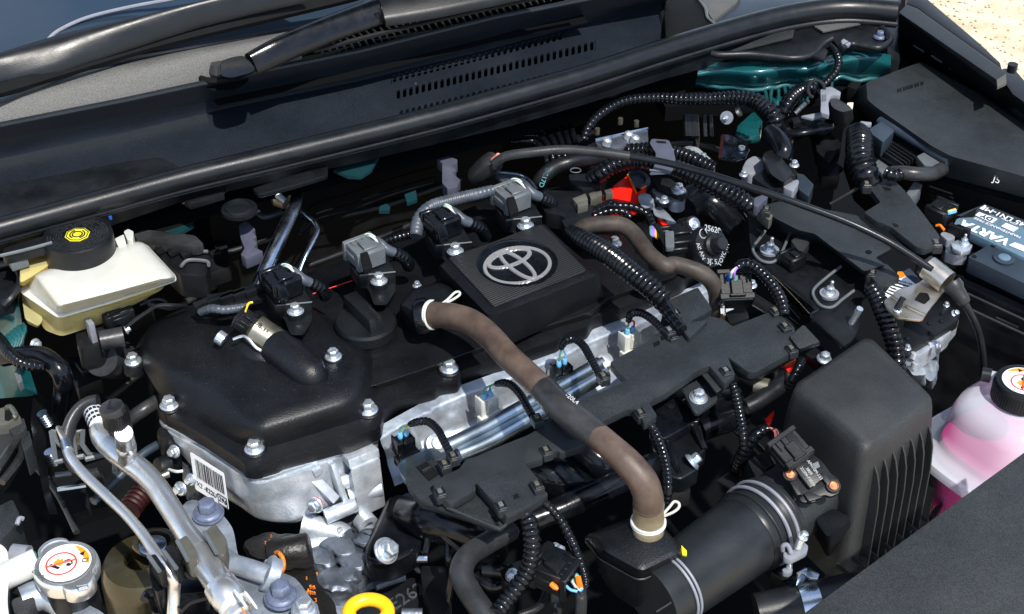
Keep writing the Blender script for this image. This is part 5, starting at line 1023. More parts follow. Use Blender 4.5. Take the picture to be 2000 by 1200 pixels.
# ---- shift cable and its brackets
sc = thing('shift_cable', P(0, 1300, 315, .06), 'long smooth black cable arching from the collar over the engine to the gold bracket', 'cable')
p1 = T0([(965, 320, .075), (990, 305, .085), (1040, 298, .09), (1100, 293, .092), (1170, 298, .092), (1230, 306, .09)]); g = G(); g.tube(p1, [px(p, q) for p, q in zip(p1, (9, 9.5, 9.5, 9.5, 9.5, 9.5))], n=18); mk(g, 'sleeve', M['greyhose'], sc, sharp=70)
p2 = T0([(1225, 305, .09), (1300, 318, .09), (1390, 342, .09), (1480, 371, .088), (1570, 402, .082), (1660, 436, .072), (1740, 475, .058), (1810, 520, .045), (1822, 528, .043)]); g = G(); g.tube(p2, [px(p, 7.2) for p in p2], n=16); mk(g, 'cable', M['seal'], sc, sharp=70)
p3 = T0([(1868, 565, .03), (1882, 590, .02), (1900, 622, .0), (1913, 655, -.03), (1920, 700, -.07), (1922, 760, -.12)]); g = G(); g.tube(p3, [px(p, q) for p, q in zip(p3, (9, 8, 7, 7, 7, 7))], n=16); mk(g, 'cable', M['rubber'], sc, sharp=70)
g = G(); a, b = T0([(1858, 553, .034), (1885, 592, .020)]); g.lathe([(px(a, 19), 0), (px(a, 20), .006), (px(a, 16), .010), (px(a, 14), .020), (px(a, 12), (b - a).length), (px(a, 7), (b - a).length + .002)], a, b - a, n=28); mk(g, 'boot', M['greyhose'], sc, sharp=50)
gb = thing('cable_bracket', P(0, 1780, 600, .01), 'gold zinc steel bracket holding the end of the black cable', 'bracket')
pl = [(1745, 573), (1752, 566), (1775, 560), (1793, 553), (1812, 540), (1829, 517), (1864, 545), (1838, 575), (1811, 610), (1802, 625), (1752, 621), (1733, 603), (1726, 588)]
g = G(); g.slab(rnd(T0(pl, .022), .003, 3), .0028); mk(g, 'plate', M['gold'], gb, bevel=.0006)
a, b = T0([(1812, 522, .038), (1850, 552, .032)]); g = G(); g.lathe([(px(a, 20), 0), (px(a, 24), .0), (px(a, 24), (b - a).length), (px(a, 20), (b - a).length)], a, b - a, n=36); mk(g, 'cable_drum', M['gold'], gb)
g = G(); g.lathe([(px(a, 13), -.006), (px(a, 22), -.004), (px(a, 22), .001)], a, b - a, n=30); mk(g, 'grommet', M['rubber'], gb)
g = G(); g.slab(rnd(T0([(1786, 585), (1797, 571), (1812, 573), (1817, 584), (1806, 594)], .0225), .002), .001); mk(g, 'cut_out', M['matte'], gb)
g = G(); g.tube(T0([(1742, 579, .0235), (1770, 598, .0235), (1808, 616, .0235)]), .0016, n=8); mk(g, 'pressed_edge', M['gold'], gb)
bolt(gb, P('h', 350, 300, .023), 9, axis=Z + RGT * .1); g = G(); g.tube([P('h', 345, 290, .024), P('h', 430, 150, .036)], .0035, n=14); mk(g, 'stud', M['rubber'], gb)
wl = thing('warning_label', P('g', 600, 1000, .0), 'white and orange warning label tucked under the gold bracket', 'label')
g = G(); g.slab(PW('g', [(555, 960), (680, 912), (812, 1020), (760, 1100), (560, 1220), (420, 1145)], .006), .001); mk(g, 'paper', M['label'], wl)
g = G(); g.slab(PW('g', [(592, 862), (645, 862), (682, 912), (556, 962)], .0062), .001); mk(g, 'orange_block', M['orange'], wl)
g = G(); g.slab(PW('g', [(648, 862), (722, 820), (865, 975), (812, 1020)], .006), .02); mk(g, 'box_side', M['batt'], wl)
txd2 = P('g', 560, 960, 0) - P('g', 780, 1060, 0)
g = G()
for i in range(5):
    for j in range(14):
        u = .06 + j * .066; v = .12 + i * .17
        if random.random() < .8:
            a = P('g', 570, 965, .0063).lerp(P('g', 800, 1020, .0063), u * .9); b = P('g', 440, 1130, .0063).lerp(P('g', 560, 1190, .0063), u * .9); p0 = a.lerp(b, v); g.box(p0, .0018, .003, .0003)
mk(g, 'fine_print', M['ink'], wl)
text(wl, 'DRY BATTERY', P('g', 660, 975, .0064), P('g', 560, 990, 0) - P('g', 760, 1050, 0), Z, .0028, M['ink'])
# ---- ECU bracket and plates
eb2 = thing('module_bracket', P(6, 800, 400, -.03), 'black painted steel bracket with two studs in U shaped pockets', 'bracket')
g = G(); g.slab(rnd(PW(6, [(455, 40), (560, 0), (830, 170), (1110, 380), (1185, 455), (1100, 520), (1085, 610), (1082, 680), (1050, 745), (990, 795), (815, 632), (842, 590), (830, 560), (600, 370), (478, 285)], -.012), .004, 3), .005); mk(g, 'plate', M['black'], eb2, bevel=.0012)
for pts in ([(555, 148), (520, 195), (488, 240), (500, 280), (540, 315), (600, 320), (645, 270), (695, 155)], [(978, 345), (900, 405), (828, 472), (830, 520), (870, 565), (930, 572), (985, 530), (1050, 480)]):
    g = G(); g.tube(PW(6, pts, -.008), .0017, n=8); mk(g, 'pocket_rim', M['grey'], eb2)
for x, y in ((578, 262), (912, 505)):
    p = P(6, x, y, -.011); g = G(); g.lathe([(px(p, 19), 0), (px(p, 19), .003)], p, n=24); mk(g, 'washer', M['lgrey'], eb2); bolt(eb2, p + Z * .003, 13, me=NUT, axis=Z + RGT * .1)
g = G(); g.tube([P(6, 1035, 660, -.012), P(6, 1085, 580, .01)], .0036, n=12); mk(g, 'stud', M['zinc'], eb2)
c = P(6, 768, 390, -.0118); g = G(); g.lathe([(px(c, 9), 0), (px(c, 9), .0006)], c, n=18); mk(g, 'hole', M['matte'], eb2)
g = G(); g.tube(PW(6, [(600, 372, -.010), (720, 460, -.010), (832, 560, -.010), (845, 590, -.010), (820, 632, -.010), (1000, 792, -.012)]), .0016, n=6); mk(g, 'folded_edge', M['black'], eb2)
text(eb2, 'KRR60-5B0', P(6, 850, 345, -.0115), F, Z, .009, M['rubber'])
connector(eb2, P(6, 708, 305, -.003), .022, .020, .014, M['black'], F)
cy = thing('cable_cover', P(6, 900, 150, .01), 'black textured cover plate sloping beside the shift cable, lower of two', 'cable cover')
g = G(); g.rings([rnd(PW(6, pp, z), .003, 3) for pp, z in (([(520, 10), (640, -20), (800, 10), (1070, 60), (1262, 245), (1170, 295), (1228, 335), (1108, 372), (832, 162), (742, 142), (610, 75)], .018), ([(520, 30), (640, 0), (800, 20), (1070, 70), (1262, 262), (1175, 310), (1235, 350), (1108, 395), (838, 185), (745, 165), (610, 100)], .004))]); mk(g, 'plate', M['textured'], cy, bevel=.0015)
g = G(); g.slab(rnd(PW(6, [(1115, 365), (1230, 325), (1310, 400), (1270, 420), (1190, 450)], .014), .003), .012); mk(g, 'end_lip', M['textured'], cy, bevel=.002)
g = G(); g.slab(rnd(PW(6, [(510, 30), (545, 10), (600, 60), (580, 90)], .022), .002), .012); mk(g, 'end_clip', M['tan_plastic'], cy, bevel=.001)
g = G(); g.slab(rnd(PW(6, [(700, 200), (760, 160), (810, 200), (755, 275)], .002), .002), .012); mk(g, 'step', M['textured_light'], cy, bevel=.001)
for x, y in ((1133, 265),): c = P(6, x, y, .0185); g = G(); g.lathe([(px(c, 6), 0), (px(c, 6), .0006)], c, n=14); mk(g, 'hole', M['matte'], cy)
for a in ((6, 1150, 400, .010), (6, 560, 45, .024), (6, 1140, 435, .0)): clipbox(cy, *a, 1.0, .9)
cz = thing('cable_cover', P(6, 1350, 100, .02), 'black textured cover plate beside the battery terminal, upper of two', 'cable cover')
g = G(); g.slab(rnd(PW('c', [(1230, 935), (1420, 880), (1560, 1020), (1700, 1200), (1820, 1360), (1825, 1420), (1700, 1470), (1640, 1450), (1440, 1290), (1330, 1250), (1230, 1180), (1360, 1100)], .03), .003, 3), .008); mk(g, 'plate', M['textured'], cz, bevel=.0015)
for q in ([(1370, 975), (1430, 990), (1440, 1005), (1400, 1005)], [(1455, 1265), (1490, 1270), (1500, 1290), (1470, 1290)]): g = G(); g.slab(PW('c', q, .0308), .0008); mk(g, 'hole', M['matte'], cz)
for a in (('c', 1245, 985, .030), ('c', 1790, 1450, .024)): clipbox(cz, *a, 1.1, .6)
g = G(); g.tube(PW('c', [(960, 1120, .01), (1100, 1040, .015), (1180, 990, .02)]), .0022, n=8); mk(g, 'strap', M['black'], cz)
# ---- lower right conduits near the gearbox
conduit('gearbox_conduit', 'thick black corrugated conduit dropping behind the air filter box', PW(6, [(1150, 470, .012), (1180, 520, .010), (1215, 600, .004), (1250, 690, -.005), (1278, 780, -.015), (1290, 880, -.03), (1290, 960, -.05)]), [16, 18, 19, 19, 19, 18, 18], 'gloss', pitch=.006, depth=.82, n=20)
gx = thing('gearbox_cover', P('h', 700, 800, -.09), 'black and bare aluminium gearbox casing with three bolts, right of the thick conduit', 'gearbox')
g = G(); g.slab(rnd(PW('h', [(380, 560), (740, 340), (900, 180), (960, 200), (1170, 330), (1150, 430), (860, 610), (440, 860), (390, 700)], -.05), .004), .012); mk(g, 'cover_plate', M['black'], gx, bevel=.002)
g = G(); g.slab(rnd(PW('h', [(520, 770), (800, 590), (860, 560), (1000, 470), (1160, 430), (1065, 540), (1040, 600), (760, 830), (600, 920), (520, 900)], -.060), .003), .02); mk(g, 'flange', M['alu'], gx, bevel=.002)
g = G(); g.slab(PW('h', [(640, 640), (740, 600), (860, 700), (780, 760)], -.057), .006); mk(g, 'cast_rib', M['alu'], gx, bevel=.002)
rough_body([PW('h', [(430, 980), (520, 900), (620, 950), (700, 1060), (720, 1150), (560, 1160)], -.055), PW('h', [(380, 1000), (520, 950), (640, 1000), (720, 1120), (720, 1300), (520, 1300)], -.09)], 'casting', M['alu'], gx, amp=.002, freq=60, rr=.004)
rough_body([PW('h', [(600, 960), (900, 740), (860, 900), (860, 1150), (800, 1250), (720, 1200)], -.09), PW('h', [(600, 1000), (900, 800), (880, 1000), (860, 1250), (800, 1350), (720, 1300)], -.13)], 'casting', M['alu_dull'], gx, amp=.003, freq=60, rr=.004, seed=5)
for x, y, r, ax in ((1105, 355, 9, Z + F * .5), (480, 800, 8, Z), (880, 775, 7, F + Z * .3 + U * .4), (990, 240, 7, Z)): bolt(gx, P('h', x, y, -.05), r, axis=ax)
for x, y in ((550, 930), (560, 1060)): c = P('h', x, y, -.05); g = G(); g.lathe([(px(c, 7), 0), (px(c, 7), .006), (px(c, 5), .0065)], c, Z + U * .3, n=18); mk(g, 'plug', M['alu'], gx)
for x, y in ((770, 480), (925, 455), (480, 680), (780, 610), (935, 360)): c = P('h', x, y, -.0498); g = G(); g.lathe([(px(c, 5.5), 0), (px(c, 5), .0012), (px(c, 3), .0016)], c, n=14); mk(g, 'cast_pip', M['black'], gx)
# black ribbed hose and pipe under the cover's tongue
hosething('bypass_hose', 'black ribbed hose running from the manifold towards the air filter box', PW('i', [(880, 480, -.05), (1000, 420, -.048), (1130, 330, -.046), (1230, 250, -.046), (1220, 160, -.06), (1100, 110, -.07)]), [16, 16.5, 17, 17, 17, 16], 'rubber')
g = G(); p = P('i', 970, 260, -.045); g.lathe([(px(p, 18), 0), (px(p, 18), .014)], p, RGT * .8 + Vector((0, -.3, 0)), n=24); mk(g, 'pipe_collar', M['bronze'], None, label='short bronze metal collar under the edge of the large cable cover', cat='pipe collar')
g = G(); g.slab(PW('i', [(1075, 590), (1165, 500), (1130, 640), (1100, 650)], -.07), .006); mk(g, 'red_tab', M['red'], None, bevel=.001, label='small red triangular tab left of the air filter box', cat='red tab')
rt2 = thing('red_tab', P('i', 1250, 80, -.05), 'red notched tab peeking out below the right end of the large cable cover', 'red tab')
g = G(); g.slab(PW('i', [(1150, 100), (1370, -5), (1370, 20), (1310, 110), (1280, 160), (1230, 100)], -.05), .008); mk(g, 'tab', M['red'], rt2, bevel=.001)
g = G(); g.slab(PW('i', [(1260, 50), (1360, 5), (1365, 20), (1270, 65)], -.045), .002); mk(g, 'notch_rib', M['orange'], rt2)
conduit('box_conduit', 'black corrugated conduit between the cable cover end and the air filter box', PW('i', [(1420, 20, -.02), (1400, 80, -.02), (1370, 140, -.025), (1340, 200, -.03), (1300, 260, -.04)]), 10, 'gloss')
bolt_ = thing('mount_bolt', P(6, 880, 850, -.04), 'hex bolt standing between the bracket and the air filter box', 'bolt'); bolt(bolt_, P(6, 885, 860, -.03), 15, axis=Z + F * .2)
g = G(); g.slab(rnd(PW(6, [(780, 830), (860, 780), (920, 840), (860, 900)], -.04), .003), .01); mk(g, 'seat', M['black'], bolt_, bevel=.001)
# ================================================================== BACK RIGHT
def tb_(pts, z=0.0): return PW('b', pts, z)
ch = thing('cable_holder', P(2, 880, 950, .04), 'dark grey conical holder with a bent steel arm where the black cable starts', 'cable holder')
a, b = P(2, 900, 900, .07), P(2, 800, 985, .045)
g = G(); g.lathe([(px(a, 10), .002), (px(a, 16), .004), (px(a, 21), 0), (px(a, 23), .006), (px(a, 22), .02), (px(b, 19), (b - a).length), (px(b, 15), (b - a).length + .004)], a, b - a, n=32); mk(g, 'cone', M['sleeve'], ch, sharp=50)
g = G(); g.lathe([(px(a, 8), -.006), (px(a, 8), .004)], a - (b - a).normalized() * .004, b - a, n=18); mk(g, 'pink_ring', M['pink'], ch)
g = G(); g.slab(rnd(PW(2, [(900, 970), (950, 960), (1060, 985), (1085, 1010), (1140, 1060), (1080, 1105), (1040, 1040), (950, 1020)], .045), .003), .005); mk(g, 'arm', M['iron'], ch, bevel=.001)
g = G(); g.tube(PW(2, [(925, 962, .048), (1065, 982, .048), (1140, 1058, .046)]), .0016, n=8); g.tube(PW(2, [(960, 1025, .047), (1035, 1045, .047), (1080, 1100, .045)]), .004, n=10); mk(g, 'arm_edge', M['steel'], ch)
bh2 = hosething('vent_hose', 'smooth black hose with green lettering behind the conduit', tb_([(760, 290, .02), (620, 320, .03), (450, 350, .035), (320, 400, .03), (230, 480, .02), (190, 560, .0)]), 15, 'rubber')
text(None, 'BC17D', P('b', 252, 468, .047), P('b', 215, 500, .045) - P('b', 270, 440, .045), Vector((-.3, -.6, .8)), .008, M['tealw'], name='hose_print')
_t = bpy.data.objects['hose_print']; _t.parent = bh2; _t.location = ORG['hose_print'] - ORG[bh2.name]
conduit('arch_conduit', 'thick black corrugated conduit passing through the grey clamp and down to the right', tb_([(640, 470, .03), (700, 430, .04), (800, 370, .048), (950, 335, .05), (1080, 350, .05), (1200, 370, .05), (1350, 420, .05), (1500, 490, .048), (1650, 570, .044), (1780, 640, .036), (1850, 690, .028)]), [17, 17, 17, 17, 17, 17, 18, 19, 20, 20, 18], 'gloss', pitch=.0058, depth=.83, n=20)
conduit('arch_conduit', 'black corrugated conduit behind the grey clamp', tb_([(900, 260, .03), (1050, 250, .03), (1200, 260, .03), (1330, 290, .03), (1450, 340, .028), (1570, 400, .02)]), 15, 'gloss', pitch=.0055)
cg = thing('conduit_clamp', P('b', 1180, 320, .04), 'pale grey plastic clamp squeezing the thick conduit', 'clamp')
g = G(); g.rings([rnd(tb_([(1075, 200), (1090, 165), (1225, 175), (1262, 255), (1278, 330), (1262, 400), (1240, 440), (1070, 450), (1110, 380), (1125, 280)], z), .003, 2) for z in (.075, .045)]); mk(g, 'clamp_body', M['clip'], cg, bevel=.0015)
g = G(); g.slab(tb_([(1125, 180), (1200, 185), (1205, 200), (1135, 195)], .0755), .001); mk(g, 'slot', M['matte'], cg)
g = G(); g.tube(tb_([(1075, 410, .077), (1240, 425, .077)]), .0012, n=6); mk(g, 'seam', M['grey'], cg)
# red tag
rt = thing('red_tag', P('b', 880, 600, .0), 'large bright red plastic tag with orange edges among the hoses', 'red tag')
g = G(); g.slab(tb_([(770, 560), (790, 530), (905, 448), (972, 590), (1050, 530), (1045, 560), (985, 690), (900, 705), (690, 690), (675, 650), (700, 620), (780, 600)], .005), .012); mk(g, 'tag', M['red'], rt, bevel=.0015)
for q in ([(905, 448, .007), (972, 590, .007)], [(710, 612, .007), (740, 662, .007)], [(1010, 555, .007), (1045, 535, .007)]): g = G(); g.tube(tb_(q), .0013, n=6); mk(g, 'edge', M['orange'], rt)
g = G(); g.slab(tb_([(1135, 785), (1200, 790), (1250, 870), (1210, 875), (1160, 820)], -.01), .008); mk(g, 'red_tab', M['red'], None, bevel=.001, label='small red tab above the round valve cap', cat='red tab')
g = G(); c = P('b', 990, 480, -.01); g.lathe([(px(c, 24), -.02), (px(c, 24), 0), (px(c, 14), .002), (px(c, 12), -.002)], c, Z + F * .4, n=28); mk(g, 'blue_hose_end', M['batt'], None, label='dark blue round hose end right of the red tag', cat='hose end')
# connector block left of tag
kb = thing('connector_block', P('b', 420, 680, .0), 'black connector block with olive grey clips beside the badge box', 'connector block')
g = G(); g.slab(rnd(tb_([(185, 610), (240, 565), (520, 575), (700, 560), (640, 660), (625, 755), (440, 810), (380, 760), (260, 740)], .025), .004), .02); mk(g, 'block', M['black'], kb, bevel=.002)
g = G(); g.slab(tb_([(385, 800), (600, 735), (625, 760), (620, 860), (430, 880)], .030), .018); mk(g, 'socket', M['black'], kb, bevel=.0015)
for q in ([(470, 630), (575, 590), (595, 640), (500, 665)], [(600, 590), (650, 575), (665, 620), (615, 635)], [(720, 565), (780, 550), (790, 590), (735, 595)], [(505, 665), (590, 640), (595, 675), (515, 700)], [(650, 580), (700, 568), (705, 600), (660, 615)]): g = G(); g.slab(tb_(q, .034), .012); mk(g, 'connector_clip', M['tan_plastic'], kb, bevel=.001)
for k in range(3): g = G(); g.tube(tb_([(260 + k * 30, 725, .018), (265 + k * 30, 770, .01)]), .003, n=8); mk(g, 'pin_post', M['black'], kb)
g = G(); g.slab(rnd(tb_([(440, 440), (640, 430), (700, 530), (560, 570), (450, 500)], .03), .003), .02); mk(g, 'side_box', M['black'], kb, bevel=.002)
g = G(); c = P('b', 497, 412, .032); g.ring(c, RGT * .006, Vector((0, .005, 0)), .0006, n=20, m=5); mk(g, 'ring_mark', M['grey'], kb)
for pts in ([(640, 740, .02), (740, 690, .028), (830, 690, .03), (950, 700, .03), (1060, 760, .025), (1100, 850, .02)], [(640, 770, .02), (760, 730, .025), (880, 740, .025), (920, 780, .02)], [(650, 720, .02), (760, 670, .03), (810, 680, .03)]):
    conduit('twisted_harness', 'short glossy black harness twisting under the red tag', tb_(pts), 8, 'gloss', pitch=.006, group='harnesses under the red tag')
for k, m in enumerate(('yellow', 'purple', 'purple', 'tealw')): g = G(); g.tube(tb_([(1100 - k * 6, 850, .02), (1125 - k * 14, 880, .022), (1120 - k * 10, 920, .02), (1140, 950 - k * 6, .015)]), .0014, n=6); mk(g, 'loose_wire', M[m], None, label=['yellow wire looping beside the slim grey brown hose', 'violet wire beside the yellow wire', 'second violet wire beside the yellow wire, on its inner side', 'sea green wire beside the yellow wire'][k], cat='wire')
# thermostat housing lumps and bolts
th = thing('thermostat_housing', P('b', 1180, 650, -.02), 'lumpy aluminium housing with two hex bolts right of the red tag', 'thermostat housing')
rough_body([tb_([(985, 640), (1000, 595), (1060, 590), (1100, 640), (1090, 700), (1020, 715)], .012), tb_([(985, 650), (1000, 600), (1070, 595), (1120, 650), (1110, 730), (1030, 740)], -.01)], 'casting_knob', M['alu_dull'], th, amp=.002, freq=70, rr=.006)
rough_body([tb_([(1090, 560), (1180, 530), (1340, 600), (1350, 640), (1300, 665), (1230, 640), (1130, 650)], .0), tb_([(1080, 590), (1180, 550), (1350, 620), (1350, 670), (1300, 700), (1210, 700), (1110, 740)], -.03)], 'casting', M['alu_dull'], th, amp=.003, freq=70, rr=.006, seed=2)
rough_body([tb_([(1100, 700), (1160, 690), (1330, 870), (1300, 900), (1180, 800), (1110, 760)], -.01), tb_([(1100, 720), (1160, 710), (1330, 890), (1300, 920), (1180, 820), (1110, 790)], -.03)], 'casting', M['alu_dull'], th, amp=.002, freq=70, rr=.004, seed=8)
g = G(); g.slab(rnd(tb_([(1090, 470), (1230, 470), (1380, 570), (1330, 620), (1250, 590), (1130, 540)], .006), .004), .008); mk(g, 'black_cover', M['rubber'], th, bevel=.002)
bolt(th, P('b', 1302, 570, .008), 13, me=BOLTW); bolt(th, P('b', 1188, 650, .004), 10); bolt(th, P('b', 800, 985, .0), 13, me=BOLTW); bolt(th, P('b', 1495, 310, .01), 9)
g = G(); g.lathe([(px(P('b', 1290, 640, 0), 16), -.012), (px(P('b', 1290, 640, 0), 16), .004)], P('b', 1290, 640, -.005), n=26); mk(g, 'spigot', M['alu_dull'], th)
# round valve
rv = thing('vacuum_valve', P('b', 1540, 1010, -.02), 'round black valve cap with white moulded numbers and a central knob', 'valve')
axv = Vector((.52, -.62, .59)).normalized(); c = P('b', 1548, 1003, .015); rr = px(c, 41)
g = G(); g.lathe([(rr * .9, -.03), (rr, -.012), (rr, 0), (rr * .95, .003), (rr * .6, .0035)], c, axv, n=56); mk(g, 'disc', M['rubber'], rv, sharp=40)
g = G(); g.lathe([(rr * .55, .003), (rr * .50, .008), (rr * .38, .010), (rr * .36, .020), (rr * .30, .022), (rr * .1, .022)], c, axv, n=36); mk(g, 'knob', M['rubber'], rv, sharp=40)
xv = (RGT - axv * RGT.dot(axv)).normalized(); yv = axv.cross(xv)
for k in range(5):
    t = R(200 + k * 72); o = xv * math.cos(t) + yv * math.sin(t); g = G(); g.box(c + o * rr * .7 + axv * .0045, rr * .5, .0012, .003, o, axv.cross(o)); mk(g, 'radial_rib', M['rubber'], rv)
for s, t, z_ in (('25620', 88, .009), ('3J25', 268, .008), ('AISAN', 205, .007), ('TOYOTA', 330, .007)):
    t = R(t); o = xv * math.cos(t) + yv * math.sin(t); td = {'25620': xv - yv * .1, '3J25': xv, 'AISAN': -yv + xv * .5, 'TOYOTA': yv + xv * .5}[s]; text(rv, s, c + o * rr * .78 + axv * .0036, td, axv, z_, M['paleprint'])
g = G(); g.ring(c + (-xv * .62 + yv * .62) * rr * .85 + axv * .0035, xv * .005, yv * .005, .0005, n=20, m=5); mk(g, 'ring_mark', M['paleprint'], rv)
p = P('b', 1415, 835, .015); g = G(); g.lathe([(px(p, 17), -.02), (px(p, 17), 0)], p, axv, n=26); mk(g, 'screw_boss', M['black'], rv)
g = G(); g.lathe([(px(p, 13), 0), (px(p, 13), .003), (px(p, 9), .004), (px(p, 8), .002), (px(p, 4), .002), (px(p, 4), .004), (px(p, 1), .004)], p, axv, n=24); mk(g, 'screw', M['zinc'], rv)
g = G(); p_ = tb_([(1330, 960), (1380, 1080), (1280, 1100)], 0); g.slab(rnd(tb_([(1360, 900), (1420, 930), (1390, 1060), (1300, 1090), (1330, 960)], .0), .004), .02); mk(g, 'neck', M['black'], rv, bevel=.002)
cc = thing('valve_plug', P('b', 1250, 970, 0), 'black electrical plug pushed into the side of the round valve', 'electrical plug')
connector(cc, P('b', 1275, 965, .012), .040, .036, .022, M['black'], U * .9 + F * .4)
g = G(); g.slab(rnd(tb_([(1195, 890), (1265, 880), (1270, 1010), (1200, 1015)], .028), .003), .006); mk(g, 'plug_face', M['grey'], cc, bevel=.001)
# plug with blue seals, its conduit
pg = thing('sensor_plug', P(6, 390, 500, -.02), 'black plug with blue and green wire seals at the end of the slim hose', 'electrical plug')
connector(pg, P(6, 385, 470, .0), .036, .034, .024, M['black'], Vector((.05, -.8, -.5)), Vector((0, -.4, .9)))
g = G(); g.slab(rnd(PW(6, [(330, 600), (440, 560), (470, 630), (360, 665)], -.03), .004), .02); mk(g, 'socket', M['black'], pg, bevel=.002)
for x, y, m in ((355, 402, 'blue'), (387, 412, 'tealw')): p = P(6, x, y, .016); g = G(); g.lathe([(px(p, 6), -.004), (px(p, 6), .0), (px(p, 4), .003)], p, n=14); mk(g, 'wire_seal', M[m], pg)
for k, m in enumerate(('purple', 'wirewhite')): g = G(); g.tube(PW(6, [(385 - k * 22, 405, .02), (383 - k * 12, 375, .028), (400, 352, .03), (420, 348, .03)]), .0016, n=6); mk(g, 'wire', M[m], pg)
conduit('plug_conduit', 'black corrugated conduit arching from the blue sealed plug to the cable cover', PW(6, [(400, 350, .03), (440, 330, .032), (500, 350, .03), (560, 405, .026), (620, 480, .02), (655, 560, .014), (660, 620, .008)]), [9, 12, 12, 12, 12, 12, 12], 'gloss', pitch=.0055)
bolt(pg, P(6, 480, 450, -.012), 11)
hosething('return_pipe', 'straight black pipe running under the slim hose towards the air filter box', PW(6, [(440, 500, -.06), (600, 600, -.06), (800, 750, -.06)]), [12, 12, 10], 'rubber')
hosething('wiring_tube', 'black tube running diagonally beside the bracket pockets', PW(6, [(440, 320, -.05), (600, 450, -.05), (780, 640, -.05)]), 14, 'gloss')
hosething('big_radiator_hose', 'wide black hose disappearing behind the round valve', tb_([(1330, 720, -.03), (1450, 640, -.03), (1620, 720, -.04), (1780, 900, -.05)]), [34, 36, 34, 30], 'gloss')
# ------------------------------------------------------------------ back: solenoid box, brackets
sx = thing('solenoid_unit', P('b', 850, 150, .02), 'shiny dark metal solenoid box below the long conduit', 'solenoid')
g = G(); g.slab(rnd(tb_([(650, 175), (1060, 85), (1065, 180), (960, 230), (800, 240), (660, 215)], .03), .003), .02); mk(g, 'box', M['iron'], sx, bevel=.0015)
g = G(); g.tube(tb_([(650, 175, .031), (1060, 85, .031)]), .0018, n=6); mk(g, 'top_edge', M['steel'], sx)
for x, y in ((740, 190), (910, 140), (960, 170)): c = P('b', x, y, .034); g = G(); g.lathe([(px(c, 9), -.004), (px(c, 9), .003), (px(c, 5), .005)], c, Z - F * .0 + RGT * .3, n=18); mk(g, 'nipple', M['alu'], sx)
for x, y in ((845, 50), (970, 70), (665, 130)): c = P('b', x, y, .03); g = G(); g.lathe([(px(c, 5), 0), (px(c, 5), .008)], c, n=12); mk(g, 'post', M['bronze'], sx)
ab2 = thing('engine_bracket', P('b', 1450, 300, .0), 'bare aluminium bracket behind the conduits', 'bracket')
g = G(); g.slab(rnd(tb_([(1280, 250), (1380, 218), (1450, 230), (1590, 350), (1590, 385), (1540, 380), (1400, 290), (1300, 270)], .012), .003), .012); mk(g, 'arm', M['alu'], ab2, bevel=.002)
g = G(); g.slab(tb_([(1350, 265), (1430, 255), (1520, 330), (1440, 300)], .0135), .002); mk(g, 'recess', M['alu_dull'], ab2)
cbk = thing('strut_bracket', P('b', 1740, 230, .03), 'dark chromed steel bracket with a square hole and a red edge', 'bracket')
g = G(); g.slab(rnd(tb_([(1640, 130), (1700, 130), (1830, 190), (1860, 240), (1830, 300), (1740, 330), (1620, 310)], .035), .004), .004); mk(g, 'plate', M['steel_dark'] if 'steel_dark' in M else M['iron'], cbk, bevel=.001)
g = G(); g.slab(tb_([(1635, 135), (1662, 130), (1640, 305), (1612, 312)], .0358), .001); mk(g, 'red_edge', M['redpaint'], cbk)
g = G(); g.slab(tb_([(1690, 172), (1722, 170), (1728, 210), (1690, 205)], .0358), .001); mk(g, 'square_hole', M['matte'], cbk)
c = P('b', 1795, 245, .036); g = G(); g.lathe([(px(c, 6.5), 0), (px(c, 6.5), .003), (px(c, 4), .003), (px(c, 4), 0)], c, n=18); mk(g, 'rivet', M['zinc'], cbk)
c = P('c', 160, 440, .045); sn = thing('panel_nut', c, 'zinc nut on a pale washer below the long conduit', 'nut')
g = G(); g.lathe([(px(c, 13), 0), (px(c, 13), .002)], c, -RGT * .5 - Vector((0, .8, 0)) + Z * .3, n=26); mk(g, 'washer', M['lgrey'], sn); bolt(sn, c, 9, me=NUT, axis=-RGT * .5 - Vector((0, .8, 0)) + Z * .3)
g = G(); c = P('c', 262, 390, .05); g.tube([c, P('c', 240, 400, .048)], .006, n=12); mk(g, 'gold_stud', M['gold'], None, label='short gold stud right of the zinc nut', cat='stud')
for k, (x, y) in enumerate(((20, 400), (70, 420), (110, 470))): pass
g = G()
for x in (1350, 1400, 1480, 1530): g.tube(tb_([(x + 20, -20, .03), (x + 30, 150, .01)]), .0026 if x > 1400 else .006, n=8)
mk(g, 'ribbed_canister', M['rubber'], None, label='dark ribbed canister wall behind the grey clamp', cat='canister')
# ------------------------------------------------------------------ long conduit and right bulkhead
tj = lambda pts, z=0.0: PW('j', pts, z)
conduit('bulkhead_conduit', 'long glossy corrugated conduit looping across the bulkhead to the black connector', [P(2, 1400, 775, .03), P(2, 1440, 690, .045), P(2, 1530, 612, .055), P(2, 1650, 560, .06)] + tj([(-60, 765, .062), (130, 775, .064), (320, 775, .065), (520, 765, .066), (680, 785, .066), (790, 850, .062), (850, 930, .054), (850, 1010, .04), (830, 1080, .02)]), [9, 9, 10, 10, 11, 12, 13, 15, 17, 19, 19, 16, 13], 'gloss', pitch=.0056, depth=.82, n=18)
conduit('bulkhead_conduit', 'short corrugated conduit arching from the pale grey bracket to the black connector', tj([(910, 890, .04), (940, 830, .05), (990, 760, .055), (1060, 710, .055), (1140, 700, .05), (1190, 740, .04)]), [13, 15, 15, 15, 14, 11], 'gloss', pitch=.0056)
